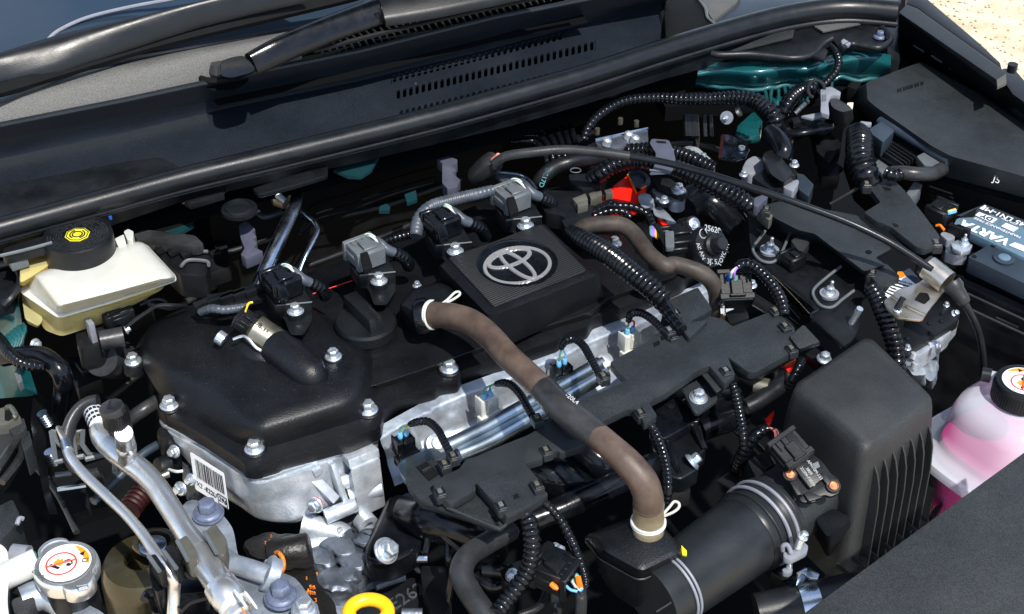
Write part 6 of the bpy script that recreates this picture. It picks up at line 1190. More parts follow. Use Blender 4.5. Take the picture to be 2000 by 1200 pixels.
conduit('bulkhead_conduit', 'thin corrugated conduit dropping from the hinge panel to the pale grey bracket', tj([(1270, 350, .085), (1320, 400, .085), (1350, 470, .08), (1335, 550, .072), (1280, 620, .065), (1215, 685, .06)]), [6, 8, 8.5, 8.5, 8, 7], 'gloss', pitch=.005)
conduit('bulkhead_conduit', 'twisted thin harness under the short arching conduit', tj([(1010, 890, .04), (1060, 840, .045), (1110, 795, .045)]), 5, 'tape', pitch=.006)
kc = thing('harness_connector', tj([(1100, 1000)], .0)[0], 'large black multi pin connector under the pale grey bracket', 'electrical plug')
g = G(); g.rings([rnd(tj(p, z), .004, 3) for p, z in (([(1000, 910), (1180, 870), (1310, 950), (1300, 1010), (1050, 1030), (930, 1040), (910, 960)], .035), ([(1000, 950), (1180, 920), (1320, 990), (1290, 1060), (1050, 1100), (920, 1110), (900, 1010)], .01))]); mk(g, 'connector_body', M['gloss'], kc, bevel=.0015)
g = G(); g.slab(rnd(tj([(830, 1020), (930, 1000), (1010, 1040), (960, 1130), (900, 1150), (840, 1090)], .03), .004), .02); mk(g, 'wrapped_tape', M['gloss'], kc, bevel=.003)
g = G(); g.tube(tj([(920, 1060, .03), (1080, 1040, .037), (1300, 1000, .035)]), .004, n=10); mk(g, 'body_ridge', M['gloss'], kc)
g = G(); g.slab(tj([(980, 920), (1040, 910), (1060, 950), (1000, 965)], .044), .008); mk(g, 'locking_tab', M['black'], kc, bevel=.0015)
pb2 = thing('bracket_strap', tj([(1250, 760)], .05)[0], 'pale grey plastic bracket strap above the large black connector', 'bracket')
g = G(); g.slab(rnd(tj([(1210, 700), (1290, 675), (1370, 720), (1365, 750), (1310, 740), (1290, 750), (1270, 800), (1280, 900), (1210, 880), (1215, 800)], .065), .003), .006); mk(g, 'strap', M['lgrey'], pb2, bevel=.001)
g = G(); g.slab(tj([(1225, 740), (1255, 738), (1255, 785), (1225, 790)], .0662), .001); mk(g, 'window', M['grey'], pb2)
g = G(); g.slab(tj([(1060, 905), (1240, 870), (1265, 885), (1150, 925)], .05), .004); mk(g, 'foot', M['lgrey'], pb2, bevel=.001)
g = G(); g.ring(tj([(1175, 700)], .065)[0], RGT * .010, Vector((0, .007, .008)), .0022, n=28, m=8, closed=False, a0=0, a1=R(250)); mk(g, 'hook', M['rubber'], pb2)
rx = thing('relay_box', tj([(1370, 900)], .0)[0], 'rounded black relay box right of the pale grey strap', 'relay box')
g = G(); g.rings([rnd(tj(p, z), .006, 4) for p, z in (([(1280, 770), (1330, 765), (1440, 830), (1460, 860), (1380, 880), (1300, 840)], .06), ([(1270, 800), (1340, 780), (1460, 850), (1470, 940), (1400, 1010), (1290, 960)], .03))]); mk(g, 'case', M['sleeve'], rx, sharp=50)
# lower connectors (tile c)
tcw = lambda pts, z=0.0: PW('c', pts, z)
kd = thing('harness_connector', tcw([(560, 850)])[0], 'black boxy connector with a taped elbow left of the tall corrugated pipe', 'electrical plug')
g = G(); g.rings([rnd(tcw(p, z), .005, 3) for p, z in (([(440, 720), (530, 680), (660, 850), (670, 900), (600, 950), (500, 880)], .045), ([(430, 760), (530, 720), (680, 890), (700, 950), (600, 1000), (480, 900)], .02))]); mk(g, 'elbow', M['rubber'], kd, sharp=60)
g = G(); g.slab(rnd(tcw([(600, 960), (710, 920), (725, 940), (680, 1020), (600, 985)], .03), .003), .012); mk(g, 'pin_face', M['lgrey'], kd, bevel=.001)
g = G(); g.slab(rnd(tcw([(350, 900), (440, 860), (530, 900), (590, 990), (480, 990)], .03), .004), .012); mk(g, 'connector_body', M['black'], kd, bevel=.0015)
g = G(); g.slab(rnd(tcw([(275, 840), (310, 770), (370, 735), (440, 760), (445, 850), (340, 890)], .02), .004), .02); mk(g, 'grey_block', M['lgrey'], kd, bevel=.002)
bolt(kd, P('c', 685, 810, .03), 10, axis=Z); bolt(kd, P('c', 290, 885, .03), 9)
g = G(); g.slab(tcw([(360, 1070), (470, 1030), (480, 1060), (400, 1140), (370, 1130)], .03), .012); mk(g, 'pin_face', M['clip'], kd, bevel=.001)
g = G(); g.tube(tcw([(500, 560, .05), (560, 620, .05), (600, 700, .045), (590, 740, .04)]), .012, n=12); mk(g, 'taped_wires', M['gloss'], kd)
g = G(); g.slab(tcw([(700, 870), (760, 880), (840, 960), (800, 1060), (720, 1000)], .0), .02); mk(g, 'dark_blue_box', M['batt'], None, bevel=.002, label='dark blue plastic box face behind the black cable', cat='box')
for k, (pts, lb) in enumerate((([(820, 500), (900, 470), (1060, 640), (960, 800), (860, 700)], 'dark upright plastic panel left of the tall corrugated pipe'), ([(880, 760), (960, 720), (1040, 800), (1040, 900), (900, 900)], 'lower dark plastic panel left of the tall corrugated pipe'))):
    g = G(); g.slab(tcw(pts, .005 - k * .02), .02); mk(g, 'support_panel', M['black'], None, bevel=.003, label=lb, cat='panel')
conduit('intake_bellows', 'wide shiny corrugated pipe standing upright left of the relay tray', tcw([(1180, 560, .05), (1195, 620, .055), (1195, 720, .05), (1215, 820, .042), (1250, 900, .034), (1290, 960, .02)]), [22, 27, 28, 28, 27, 24], 'gloss', pitch=.0062, depth=.87, n=28)
# relay tray and fuse box
tr = thing('relay_tray', tcw([(1550, 650)], .0)[0], 'open relay tray with long slats beside the fuse box', 'relay tray')
g = G(); g.tube(tcw([(1350, 465, .045), (1600, 610, .045), (1890, 785, .045)]), .0055, n=12); mk(g, 'side_rail', M['batt'], tr)
for k in range(7): g = G(); a, b = tcw([(1440 - k * 22, 590 + k * 14, .03), (1690 - k * 26, 745 + k * 14, .03)]); g.box(a.lerp(b, .5), (b - a).length, .0028, .008, b - a, Z.cross(b - a)); mk(g, 'slat', M['rubber'], tr, bevel=.0006)
g = G(); g.slab(rnd(tcw([(1255, 540), (1370, 465), (1470, 540), (1380, 635)], .05), .003), .02); mk(g, 'end_box', M['batt'], tr, bevel=.002)
g = G(); g.slab(rnd(tcw([(1640, 740), (1720, 700), (1890, 790), (1850, 830), (1700, 810)], .042), .003), .01); mk(g, 'latch_block', M['grey'], tr, bevel=.002)
g = G(); g.slab(tcw([(1300, 720), (1440, 820), (1380, 880), (1320, 840)], .02), .03); mk(g, 'inner_wall', M['grey'], tr, bevel=.002)
g = G(); g.slab(tcw([(1260, 560), (1380, 620), (1680, 800), (1480, 850), (1300, 720)], .012), .01); mk(g, 'floor', M['matte'], tr)
g = G(); g.slab(tcw([(1180, 510), (1205, 465), (1290, 475), (1290, 490), (1245, 495), (1240, 545), (1225, 545), (1222, 500), (1190, 530)], .06), .005); mk(g, 'pale_clip', M['lgrey'], tr, bevel=.001)
g = G(); p_ = tcw([(1420, 880, .04), (1520, 870, .045), (1640, 880, .045), (1760, 880, .04), (1840, 840, .035)]); g.tube(p_, [px(p, 14) for p in p_], n=18); mk(g, 'tray_harness', M['sleeve'], None, label='grey taped harness lying below the fuse box edge', cat='harness', sharp=70)
conduit('tray_harness', 'short ribbed harness end left of the grey taped harness', tcw([(1405, 870, .045), (1460, 890, .045), (1520, 880, .045)]), 13, 'gloss')
g = G(); g.slab(rnd(tcw([(1560, 1030), (1620, 940), (1690, 960), (1640, 1040), (1590, 1060)], .02), .003), .02); mk(g, 'grey_plug', M['grey'], None, bevel=.0015, label='small olive grey plug below the grey taped harness', cat='electrical plug')
fb = thing('fuse_box', P(3, 1600, 700, -.05), 'large black fuse box with a smooth sloping lid at the upper right', 'fuse box')
lid = [(1120, 460), (1425, 352), (1500, 395), (1760, 545), (2100, 770), (2100, 1020), (2000, 985), (1590, 872), (1480, 812), (1180, 602), (1128, 560)]
lid2 = [(x + (8 if x < 1500 else 0), y) for x, y in lid]
g = G(); g.rings([rnd(PW(3, p, z), .006, 4) for p, z in ((lid, .056), ([(1100, 475), (1425, 345), (1505, 388), (1770, 535), (2120, 765), (2125, 1045), (2000, 1005), (1582, 890), (1468, 828), (1165, 615), (1105, 570)], .050), ([(1060, 500), (1425, 345), (1505, 390), (1780, 535), (2140, 765), (2150, 1150), (1985, 1100), (1550, 985), (1440, 900), (1130, 660), (1060, 590)], .015))]); mk(g, 'lid', M['textured'], fb, sharp=40)
g = G(); g.rings([rnd(PW(3, [(1060, 500), (1425, 345), (1505, 390), (1780, 535), (2140, 765), (2150, 1170), (1960, 1125), (1540, 1005), (1430, 920), (1125, 670), (1055, 600)], z), .004, 2) for z in (.012, .006)]); mk(g, 'lid_lip', M['black'], fb, bevel=.001)
g = G(); g.slab(PW(3, [(1060, 500), (1425, 360), (1780, 550), (2140, 780), (2130, 1160), (1960, 1130), (1540, 1010), (1430, 920), (1125, 670)], .004), .12); mk(g, 'base', M['matte'], fb)
text(fb, 'J5', P(3, 1820, 1008, .036) + F * .006 + Z * .004, P(3, 1850, 1012, .034) - P(3, 1800, 1000, .034), Z * .7 + F * .7 - U * .2, .012, M['paleprint'])
g = G()
rnd_ = random.Random(4)
x = 1292
while x < 1440:
    w_ = rnd_.choice((9, 12, 16)); y = 508 - (x - 1292) * .30; g.slab(PW(3, [(x, y - 12), (x + w_, y - 14), (x + w_ + 3, y + 4), (x + 2, y + 8)], .0566), .0004); x += w_ + rnd_.choice((4, 5, 9))
mk(g, 'moulded_mark', M['matte'], fb)
for x, y in ((1160, 395), (1320, 350), (1050, 470)): g = G(); g.slab(rnd(PW(3, [(x - 40, y + 10), (x, y - 25), (x + 45, y - 10), (x + 15, y + 30)], .03), .003), .02); mk(g, 'lid_hook', M['matte'], fb, bevel=.002)
for k in range(6): g = G(); g.tube(PW(3, [(1470 + k * 4, 1040 + k * 22, .0 - k * .006), (1600 + k * 4, 1085 + k * 22, .0 - k * .006)]), .0014, n=6); mk(g, 'base_rib', M['rubber'], fb)
pc = thing('small_connector', P('g', 1060, 200, .0), 'small black plug with yellow and blue wires beside the battery', 'electrical plug')
connector(pc, P('g', 1070, 190, .005), .030, .024, .016, M['black'], -U + F * .2)
for k, m in enumerate(('yellow', 'sky')): g = G(); g.tube(PW('g', [(1130, 205 + k * 12, .01), (1180, 190 + k * 12, .012), (1230, 175 + k * 14, .01)]), .0022, n=6); mk(g, 'wire', M[m], pc)
# ------------------------------------------------------------------ wing edge, hinge panel, teal strut tower
wg = thing('wing_channel', P(3, 1600, 250, .05), 'black plastic wing channel sloping down the right edge above the ground', 'wing trim')
g = G(); g.rings([PW(3, [(1300, 70), (1345, 25), (1400, 45), (1880, 388), (1900, 412), (1845, 445)], .10), PW(3, [(1310, 90), (1350, 35), (1400, 55), (1895, 400), (1905, 470), (1850, 490)], .088)]); mk(g, 'top_strip', M['textured'], wg, bevel=.002)
g = G(); g.sheet(PW(3, [(1300, 80), (1400, 130), (1620, 300), (1848, 480), (1900, 500), (2100, 640)], .088), PW(3, [(1300, 330), (1400, 370), (1620, 520), (1850, 680), (1900, 700), (2100, 850)], .0)); mk(g, 'inner_wall', M['black'], wg)
g = G(); g.slab(PW(3, [(1345, 20), (1350, -60), (1400, -60), (1760, 245), (1870, 350), (1880, 385), (1400, 40)], .085), .05); mk(g, 'outer_flange', M['rubber'], wg, bevel=.003)
g = G(); g.slab(PW(3, [(1848, 446), (1900, 412), (1902, 465), (1852, 488)], .1005), .003); mk(g, 'end_cap', M['tan_plastic'], wg)
g = G(); g.slab(rnd(PW(3, [(1880, 380), (1950, 390), (2000, 450), (2200, 600), (2200, 720), (1960, 560), (1900, 470)], .07), .004), .06); mk(g, 'lower_flange', M['rubber'], wg, bevel=.004)
for a, b in (((1385, 255), (1440, 290)), ((1485, 312), (1540, 350)), ((1585, 380), (1640, 415)), ((1685, 442), (1745, 480))): g = G(); g.tube(PW(3, [a, b], .045), .0013, n=6); mk(g, 'wall_slot', M['grey'], wg)
c = P(3, 1930, 400, .09); g = G(); g.lathe([(.006, 0), (.006, .01)], c, n=16); mk(g, 'clip', M['rubber'], wg)
st = thing('strut_tower', tj([(1000, 620)], .0)[0], 'teal painted strut tower with wavy grey green sealant', 'strut tower')
A = tj([(250, 480, .06), (450, 490, .065), (700, 480, .07), (950, 470, .07), (1150, 460, .07), (1370, 420, .07), (1560, 400, .07), (1760, 430, .06)]); B = tj([(250, 590, .055), (450, 560, .06), (705, 572, .066), (950, 545, .066), (1130, 548, .066), (1370, 492, .066), (1560, 470, .064), (1760, 520, .05)]); C = tj([(230, 640, .03), (400, 670, .032), (715, 690, .036), (950, 660, .036), (1090, 655, .036), (1350, 600, .036), (1540, 620, .03), (1760, 620, .02)])
D = tj([(200, 760, .0), (400, 770, .0), (715, 800, .0), (900, 800, .0), (1090, 760, .0), (1350, 740, .0), (1540, 740, .0), (1760, 740, .0)])
def smooth_rows(rows, k=5):
    rows = [catmull(r, 6) for r in rows]; cols = [catmull([r[i] for r in rows], k) for i in range(len(rows[0]))]; return [[c[j] for c in cols] for j in range(len(cols[0]))]
g = G(); g.rings(smooth_rows([A, B, C]), closed=False); mk(g, 'tower_skin', M['teal'], st, sharp=80)
g = G(); g.rings([C, D], closed=False); mk(g, 'tower_skirt', M['teal'], st)
M['sealant'] = mat('teal_painted_sealant', (.010, .095, .105), .5, coat=.4, grain=.6, gscale=300)
g = G(); sl_ = catmull(C, 14); g.tube([p + Z * (.0035 * noise.noise(p * 90)) + F * .003 for p in sl_], .0030, n=8, smooth=False); mk(g, 'sealant_bead', M['sealant'], st, sharp=80)
for i in range(13):
    p = sl_[30 + i * 3]; g = G(); g.tube([p + F * .004, p + F * .006 - Z * .012 + U * random.uniform(-.004, .004), p + F * .006 - Z * .024 + U * random.uniform(-.006, .006)], [.0028, .0022, .001], n=6); mk(g, 'sealant_fold', M['sealant'], st)
g = G(); g.slab(tj([(700, 750), (960, 745), (880, 830), (840, 800)], .02), .01); g.slab(tj([(560, 980), (690, 860), (760, 940), (745, 1060), (640, 1080), (545, 1040)], .0), .01); mk(g, 'lower_patch', M['teal'], st, bevel=.003)
hp_ = thing('hinge_panel', tj([(1200, 280)], .06)[0], 'dark bonnet hinge panel with a curved rubber lip at the top right', 'panel')
g = G(); g.slab(rnd(tj([(430, 430), (960, 205), (1500, 120), (1740, 270), (1755, 320), (1680, 380), (1450, 345), (1370, 390), (1300, 300), (1140, 440), (950, 460), (700, 430)], .082), .006), .006); mk(g, 'panel', M['black'], hp_, bevel=.002)
g = G(); g.tube(tj([(360, 420, .088), (440, 430, .088), (650, 425, .088), (830, 440, .088), (1000, 455, .088), (1140, 430, .088), (1220, 350, .092), (1300, 300, .096)]), .0042, n=10); g.tube(tj([(1370, 385, .088), (1450, 345, .088), (1560, 360, .088), (1670, 375, .088), (1745, 330, .088), (1750, 290, .088), (1690, 220, .088)]), .0042, n=10); mk(g, 'rubber_lip', M['rubber'], hp_, sharp=80)
g = G(); g.slab(tj([(460, 415), (960, 215), (1012, 210), (995, 288), (700, 360)], .087), .003); mk(g, 'grey_face', M['textured_light'], hp_, bevel=.001)
g = G(); g.slab(tj([(1110, 172), (1300, 150), (1540, 150), (1610, 165), (1500, 188), (1230, 245)], .087), .003); mk(g, 'grey_face', M['cowl_top'], hp_, bevel=.001)
g = G(); g.slab(tj([(1140, 430), (1300, 298), (1300, 340), (1240, 360), (1270, 400), (1240, 465)], .09), .006); mk(g, 'grommet', M['rubber'], hp_, bevel=.002)
bolt(hp_, tj([(1672, 290)], .084)[0], 11, me=BOLTL); g = G(); g.slab(tj([(1370, 320), (1390, 300), (1450, 335), (1430, 355), (1380, 345)], .092), .004); mk(g, 'pale_clip', M['lgrey'], hp_, bevel=.001)
g = G(); g.slab(PW(3, [(1225, 100), (1290, 90), (1310, 330), (1240, 330)], .05), .05); mk(g, 'end_post', M['black'], hp_, bevel=.002)
# top centre: dark housing behind the cowl end
tcn = thing('cowl_end_cover', P(3, 100, 50, .1), 'dark folded plastic cover behind the right end of the cowl', 'cover')
g = G(); g.slab(PW(3, [(-15, -40), (180, -40), (225, 50), (280, 135), (0, 225), (-10, 60)], .10), .02); mk(g, 'cover', M['matte'], tcn, bevel=.003)
g = G(); g.tube(PW(3, [(170, -20, .103), (220, 45, .103), (235, 100, .103), (280, 138, .103)]), .002, n=6); mk(g, 'cover_edge', M['grey'], tcn)
g = G(); g.slab(PW(3, [(180, -40), (420, -40), (400, 10), (265, 115), (235, 70)], .10), .01); mk(g, 'pale_panel', M['cowl_top'], tcn, bevel=.002)
g = G(); g.slab(PW(3, [(390, -10), (560, -40), (1300, -60), (1320, 0), (700, 60), (270, 150), (280, 118)], .095), .01); mk(g, 'blue_black_panel', M['batt'], tcn, bevel=.004)
# white firewall clips and harness bundle
for t_, q, lb in ((2, [(580, 885), (625, 865), (695, 890), (695, 905), (660, 925), (690, 945), (665, 965), (690, 985), (712, 1005), (690, 1045), (640, 1055), (610, 1020), (610, 910)], 'lavender grey pipe clip beside the conical holder'), ('f', [(425, 565), (480, 525), (555, 590), (530, 610), (565, 650), (535, 670), (570, 700), (545, 730), (615, 765), (480, 820), (440, 790), (470, 740), (440, 660)], 'lavender grey pipe clip below the grommet cap on the left'), (2, [(1165, 590), (1200, 570), (1250, 580), (1245, 600), (1250, 625), (1200, 635)], 'small lavender clip under the hood seal'), (2, [(1030, 620), (1085, 600), (1140, 645), (1130, 670), (1060, 650)], 'pale three tooth clip under the hood seal')):
    g = G(); g.slab(rnd(PW(t_, q, .02), .001, 2), .014); mk(g, 'pipe_clip', M['clip'], None, bevel=.0012, label=lb, cat='pipe clip')
for k in range(6):
    o = k * 34; conduit('harness_strand', 'thin dark harness strand bending behind the engine', PW(2, [(920 + o * .3, 770 - o * 1.2, .0), (1020 + o * .5, 790 - o * 1.0, .01), (1120 + o, 790 - o * .8, .01), (1180 + o, 850 - o * .4, .005), (1200 + o, 930, -.01)]), 6, 'gloss', pitch=.006, group='harness strands behind the engine')
# ================================================================== LEFT SIDE
t4 = lambda pts, z=0.0: PW(4, pts, z)
br = thing('brake_fluid_reservoir', t4([(500, 600)], -.03)[0], 'milky brake fluid reservoir half full of amber fluid with a round black cap', 'brake fluid reservoir')
topo = [(188, 395), (235, 370), (300, 350), (650, 235), (760, 205), (800, 212), (960, 385), (965, 410), (640, 500), (345, 575), (318, 570), (205, 425)]
seam = [(150, 400), (250, 350), (300, 340), (650, 240), (765, 210), (815, 220), (980, 395), (985, 425), (640, 535), (345, 622), (310, 612), (150, 490)]
sm2 = [(110, 440), (160, 400), (300, 350), (650, 240), (770, 212), (820, 222), (982, 398), (988, 428), (640, 545), (345, 632), (310, 625), (112, 490)]
ti = lambda k: [(x + (470 - x) * k, y + (400 - y) * k) for x, y in topo]
tm_ = [(x * .55 + a * .45, y * .55 + b * .45) for (x, y), (a, b) in zip(topo, seam)]
ts_ = [(x * .15 + a * .85, y * .15 + b * .85) for (x, y), (a, b) in zip(topo, seam)]
g = G(); g.rings([rnd(t4(p, z), .010, 6) for p, z in ((ti(.5), .0665), (ti(.22), .066), (ti(.10), .0645), (ti(.03), .061), (topo, .056), (tm_, .048), (ts_, .0385))]); mk(g, 'upper_tank', M['resin'], br, sharp=80)
g = G(); g.rings([rnd(t4(p, z), .006, 4) for p, z in ((seam, .0385), (sm2, .037), (sm2, .034))]); mk(g, 'seam_flange', M['resin'], br, sharp=50)
low_ = [(115, 455), (165, 410), (300, 350), (650, 250), (770, 222), (815, 230), (940, 420), (900, 480), (640, 560), (345, 628), (315, 618), (120, 500)]
bot_ = [(150, 520), (200, 480), (320, 440), (560, 400), (640, 400), (680, 420), (650, 580), (610, 640), (580, 660), (345, 735), (300, 720), (250, 700)]
g = G(); g.rings([rnd(t4(p, z), .005, 3) for p, z in ((low_, .031), ([(x * .5 + a * .5, y * .5 + b * .5) for (x, y), (a, b) in zip(low_, bot_)], .014), (bot_, .0))]); mk(g, 'lower_tank', M['resin_low'], br, sharp=55)
ins = lambda pts, k=.05: [(x + (480 - x) * k, y + (500 - y) * k) for x, y in pts]
g = G(); g.rings([rnd(t4(p, z), .005, 3) for p, z in ((ins(topo, .24), .047), (ins(seam, .17), .037), (ins(low_, .09), .030), (ins(low_, .055), .026), (ins([(x * .5 + a * .5, y * .5 + b * .5) for (x, y), (a, b) in zip(low_, bot_)]), .015), (ins(bot_), .002))]); mk(g, 'fluid', M['fluid'], br, sharp=60)
g = G(); g.rings([rnd(t4(p, z), .006, 4) for p, z in (([(115, 280), (250, 235), (330, 300), (210, 380), (110, 440)], .062), ([(112, 290), (260, 240), (350, 330), (210, 420), (105, 480)], .03))]); mk(g, 'rear_chamber', M['resin_low'], br, sharp=55)
g = G(); g.rings([rnd(t4(p, z), .005, 3) for p, z in (([(120, 300), (250, 250), (330, 320), (210, 390), (115, 440)], .056), ([(118, 310), (255, 260), (345, 340), (215, 430), (112, 480)], .032))]); mk(g, 'fluid', M['fluid'], br, sharp=60)
g = G(); g.rings([rnd(t4(p, z), .004, 3) for p, z in (([(120, 500), (200, 560), (240, 640), (215, 680), (140, 640)], .015), ([(140, 540), (200, 580), (240, 660), (210, 690), (150, 660)], -.012))]); mk(g, 'foot_chamber', M['resin_low'], br, sharp=55)
for q in ([(640, 190), (690, 165), (705, 220), (660, 235)], [(690, 150), (715, 135), (745, 150), (740, 205), (710, 195)], [(470, 125), (520, 118), (560, 145), (500, 160)]): g = G(); g.slab(rnd(t4(q, .066), .002), .02); mk(g, 'moulded_lug', M['white'], br, bevel=.002)
cc = P(4, 452, 262, .066); rr = px(cc, 67)
cap = thing('reservoir_cap', cc, 'round black screw cap with a yellow octagonal brake symbol', 'cap')
g = G(); g.lathe([(rr * .97, -.012), (rr, -.010), (rr, .018), (rr * .98, .021), (rr * .93, .022), (rr * .91, .0205), (rr * .2, .0205)], cc, n=72); mk(g, 'cap_body', M['black'], cap, sharp=35)
tcn_ = cc + Z * .0206
octo = [tcn_ + (RGT * math.cos(R(22.5 + 45 * k)) + Vector((0, 1, 0)) * math.sin(R(22.5 + 45 * k))) * rr * .36 for k in range(8)]
g = G(); g.slab([p + Z * .0006 for p in octo], .0006); mk(g, 'octagon', M['lemon'], cap)
g = G(); q = [tcn_ + (p - tcn_) * .88 + Z * .0008 for p in octo]; g.tube(q + [q[0]], .0006, n=5, smooth=False); mk(g, 'octagon_line', M['ink'], cap)
g = G(); g.ring(tcn_ + Z * .0008, RGT * rr * .14, Vector((0, rr * .14, 0)), .0008, n=30, m=5)
for a0 in (R(120), R(300)): g.ring(tcn_ + Z * .0008, RGT * rr * .21, Vector((0, rr * .21, 0)), .0008, n=14, m=5, closed=False, a0=a0, a1=a0 + R(120))
mk(g, 'brake_symbol', M['ink'], cap)
g = G(); rnd_ = random.Random(2)
for ring_, n_ in ((.84, 74), (.76, 66), (.68, 60), (.60, 50), (.52, 42), (.45, 36)):
    for k in range(n_):
        if rnd_.random() < .75: t = 2 * math.pi * k / n_; o = Vector((math.cos(t), math.sin(t), 0)); g.box(tcn_ + o * rr * ring_ + Z * .0004, .0013, rnd_.choice((.0012, .002)), .0008, o, Z.cross(o))
mk(g, 'moulded_lettering', M['textured'], cap, kind='stuff')
# master cylinder
mc = thing('brake_master_cylinder', t4([(540, 830)], -.05)[0], 'dark grey brake master cylinder below the reservoir', 'master cylinder')
axm = Vector((-.12, -.76, .62)).normalized(); c = P(4, 567, 862, -.03); r = px(c, 35)
g = G(); g.lathe([(r * 1.15, -.045), (r * 1.1, -.02), (r * 1.08, -.012), (r, -.010), (r, 0), (r * .96, .002), (r * .2, .0025)], c, axm, n=44); mk(g, 'cylinder', M['sleeve'], mc, sharp=40)
text(mc, 'VAL 1 47071', c + axm * .003 + Vector((0, 0, -.002)), RGT - axm * .1, axm, .006, M['rubber']); text(mc, '47201-0D790', c + axm * .003 + Vector((.004, 0, -.010)), RGT, axm, .005, M['rubber'])
g = G(); a, b = P(4, 560, 760, .0), P(4, 690, 735, .0); g.tube([a, b], px(a, 20), n=22); mk(g, 'outlet_boss', M['sleeve'], mc)
g = G(); g.slab(rnd(t4([(420, 700), (600, 650), (640, 700), (560, 780), (430, 800)], -.005), .006), .03); mk(g, 'body', M['rubber'], mc, bevel=.003)
g = G(); g.box(P(4, 512, 715, .004), .006, .012, .03); mk(g, 'white_pin', M['lgrey'], mc, bevel=.001)
bolt(mc, P(4, 705, 700, .002), 9, axis=U * .9 + F * .2 + Z * .3)
g = G(); g.tube(PW(4, [(700, 690, .004), (760, 640, .01), (820, 600, .012), (880, 565, .012), (960, 562, .01), (1040, 566, .0)]), .0022, n=8); mk(g, 'brake_line', M['rubber'], mc)
g = G(); g.tube(PW(4, [(780, 560, .012), (850, 530, .014), (900, 530, .012), (930, 545, .01)]), .0018, n=8); mk(g, 'brake_line', M['rubber'], mc)
connector(mc, P(4, 660, 620, .012), .030, .014, .012, M['black'], -U)
bolt(mc, P(4, 200, 780, -.01), 12, axis=U * .3 + F * .8 + Z * .4); 
# ECU plugs behind the reservoir
ek = thing('abs_connector', t4([(1000, 270)], .0)[0], 'dark grey connector housing behind the brake fluid reservoir', 'electrical plug')
g = G(); g.slab(rnd(t4([(745, 160), (800, 135), (1090, 170), (1140, 220), (1090, 235), (870, 210), (760, 190)], .03), .004), .012); mk(g, 'lever', M['sleeve'], ek, bevel=.002)
g = G(); g.slab(rnd(t4([(870, 230), (900, 215), (1160, 250), (1165, 330), (1150, 400), (1000, 390), (900, 300)], .015), .004), .03); mk(g, 'housing', M['rubber'], ek, bevel=.002)
g = G(); g.tube(t4([(1010, 345, .02), (1050, 310, .02), (1150, 315, .02), (1165, 340, .02)]), .002, n=6); g.tube(t4([(1070, 255, .02), (1160, 262, .02)]), .002, n=6); mk(g, 'housing_ridge', M['grey'], ek)
for k in range(3): g = G(); g.box(P(4, 900 + k * 70, 250 + k * 12, .02), .012, .008, .006); mk(g, 'key_block', M['black'], ek, bevel=.001)
# seal end bracket at the far left
lb_ = thing('left_bracket', t4([(150, 250)], .08)[0], 'black bracket tray under the left end of the hood seal', 'bracket')
g = G(); g.slab(rnd(t4([(20, 240), (270, 165), (292, 185), (290, 225), (30, 290), (10, 280)], .085), .003), .01); mk(g, 'tray', M['black'], lb_, bevel=.0015)
g = G(); g.tube(t4([(0, 285, .088), (150, 250, .088), (290, 212, .088)]), .0018, n=6); mk(g, 'tray_edge', M['grey'], lb_)
g = G(); g.slab(t4([(40, 300), (150, 270), (155, 300), (60, 330)], .075), .01); mk(g, 'foot', M['grey'], lb_, bevel=.001)
# left teal tower, its covers and conduits
lt = thing('strut_tower', t4([(50, 700)], -.08)[0], 'teal inner wing with white sealant at the left edge', 'strut tower')
g = G(); g.rings(smooth_rows([t4([(-150, 460), (20, 480), (90, 500), (130, 700)], .03), t4([(-150, 640), (20, 620), (100, 640), (135, 740)], .01), t4([(-150, 800), (20, 820), (80, 850), (140, 830)], -.04), t4([(-150, 1100), (20, 1080), (150, 1070), (210, 1060)], -.10)]), closed=False); mk(g, 'skin', M['teal'], lt, sharp=80)
for i in range(16): p = P(4, 25 + i * 6.5, 745 - i * 5 + (i % 3) * 6, .004); g = G(); g.tube([p, p + Vector((.006, -.012, .002)), p + Vector((.004, -.026, -.004))], [.003, .003, .0015], n=6); mk(g, 'sealant_fold', M['sealant'], lt)
g = G(); p_ = t4([(-60, 350, .05), (60, 330, .05), (110, 380, .05), (110, 440, .045), (60, 520, .04), (20, 560, .035)]); g.tube(p_, .004, n=8); mk(g, 'rubber_lip', M['rubber'], lt)
g = G(); g.slab(t4([(-100, 360), (60, 330), (105, 400), (60, 520), (-100, 560)], .04), .02); mk(g, 'dark_liner', M['black'], lt, bevel=.002)
conduit('wing_conduit', 'glossy corrugated conduit drooping across the teal wing at the left edge', t4([(-60, 700, .0), (0, 760, .012), (60, 840, .018), (140, 890, .018), (250, 905, .015)]), [12, 13, 13, 12, 10], 'gloss', pitch=.0048, depth=.82)
hosething('wing_hose', 'thick taped black hose turning down beside the master cylinder', t4([(20, 860, .0), (120, 840, .01), (240, 850, .012), (330, 920, .008), (355, 1000, -.01), (340, 1100, -.05), (335, 1200, -.09)]), [16, 18, 20, 20, 19, 17, 16], 'gloss')
g = G(); g.slab(t4([(80, 940), (100, 900), (125, 980), (105, 1000)], .0), .01); mk(g, 'cable_tie_tail', M['grey'], None, label='small grey tie tail on the teal wing', cat='tie')
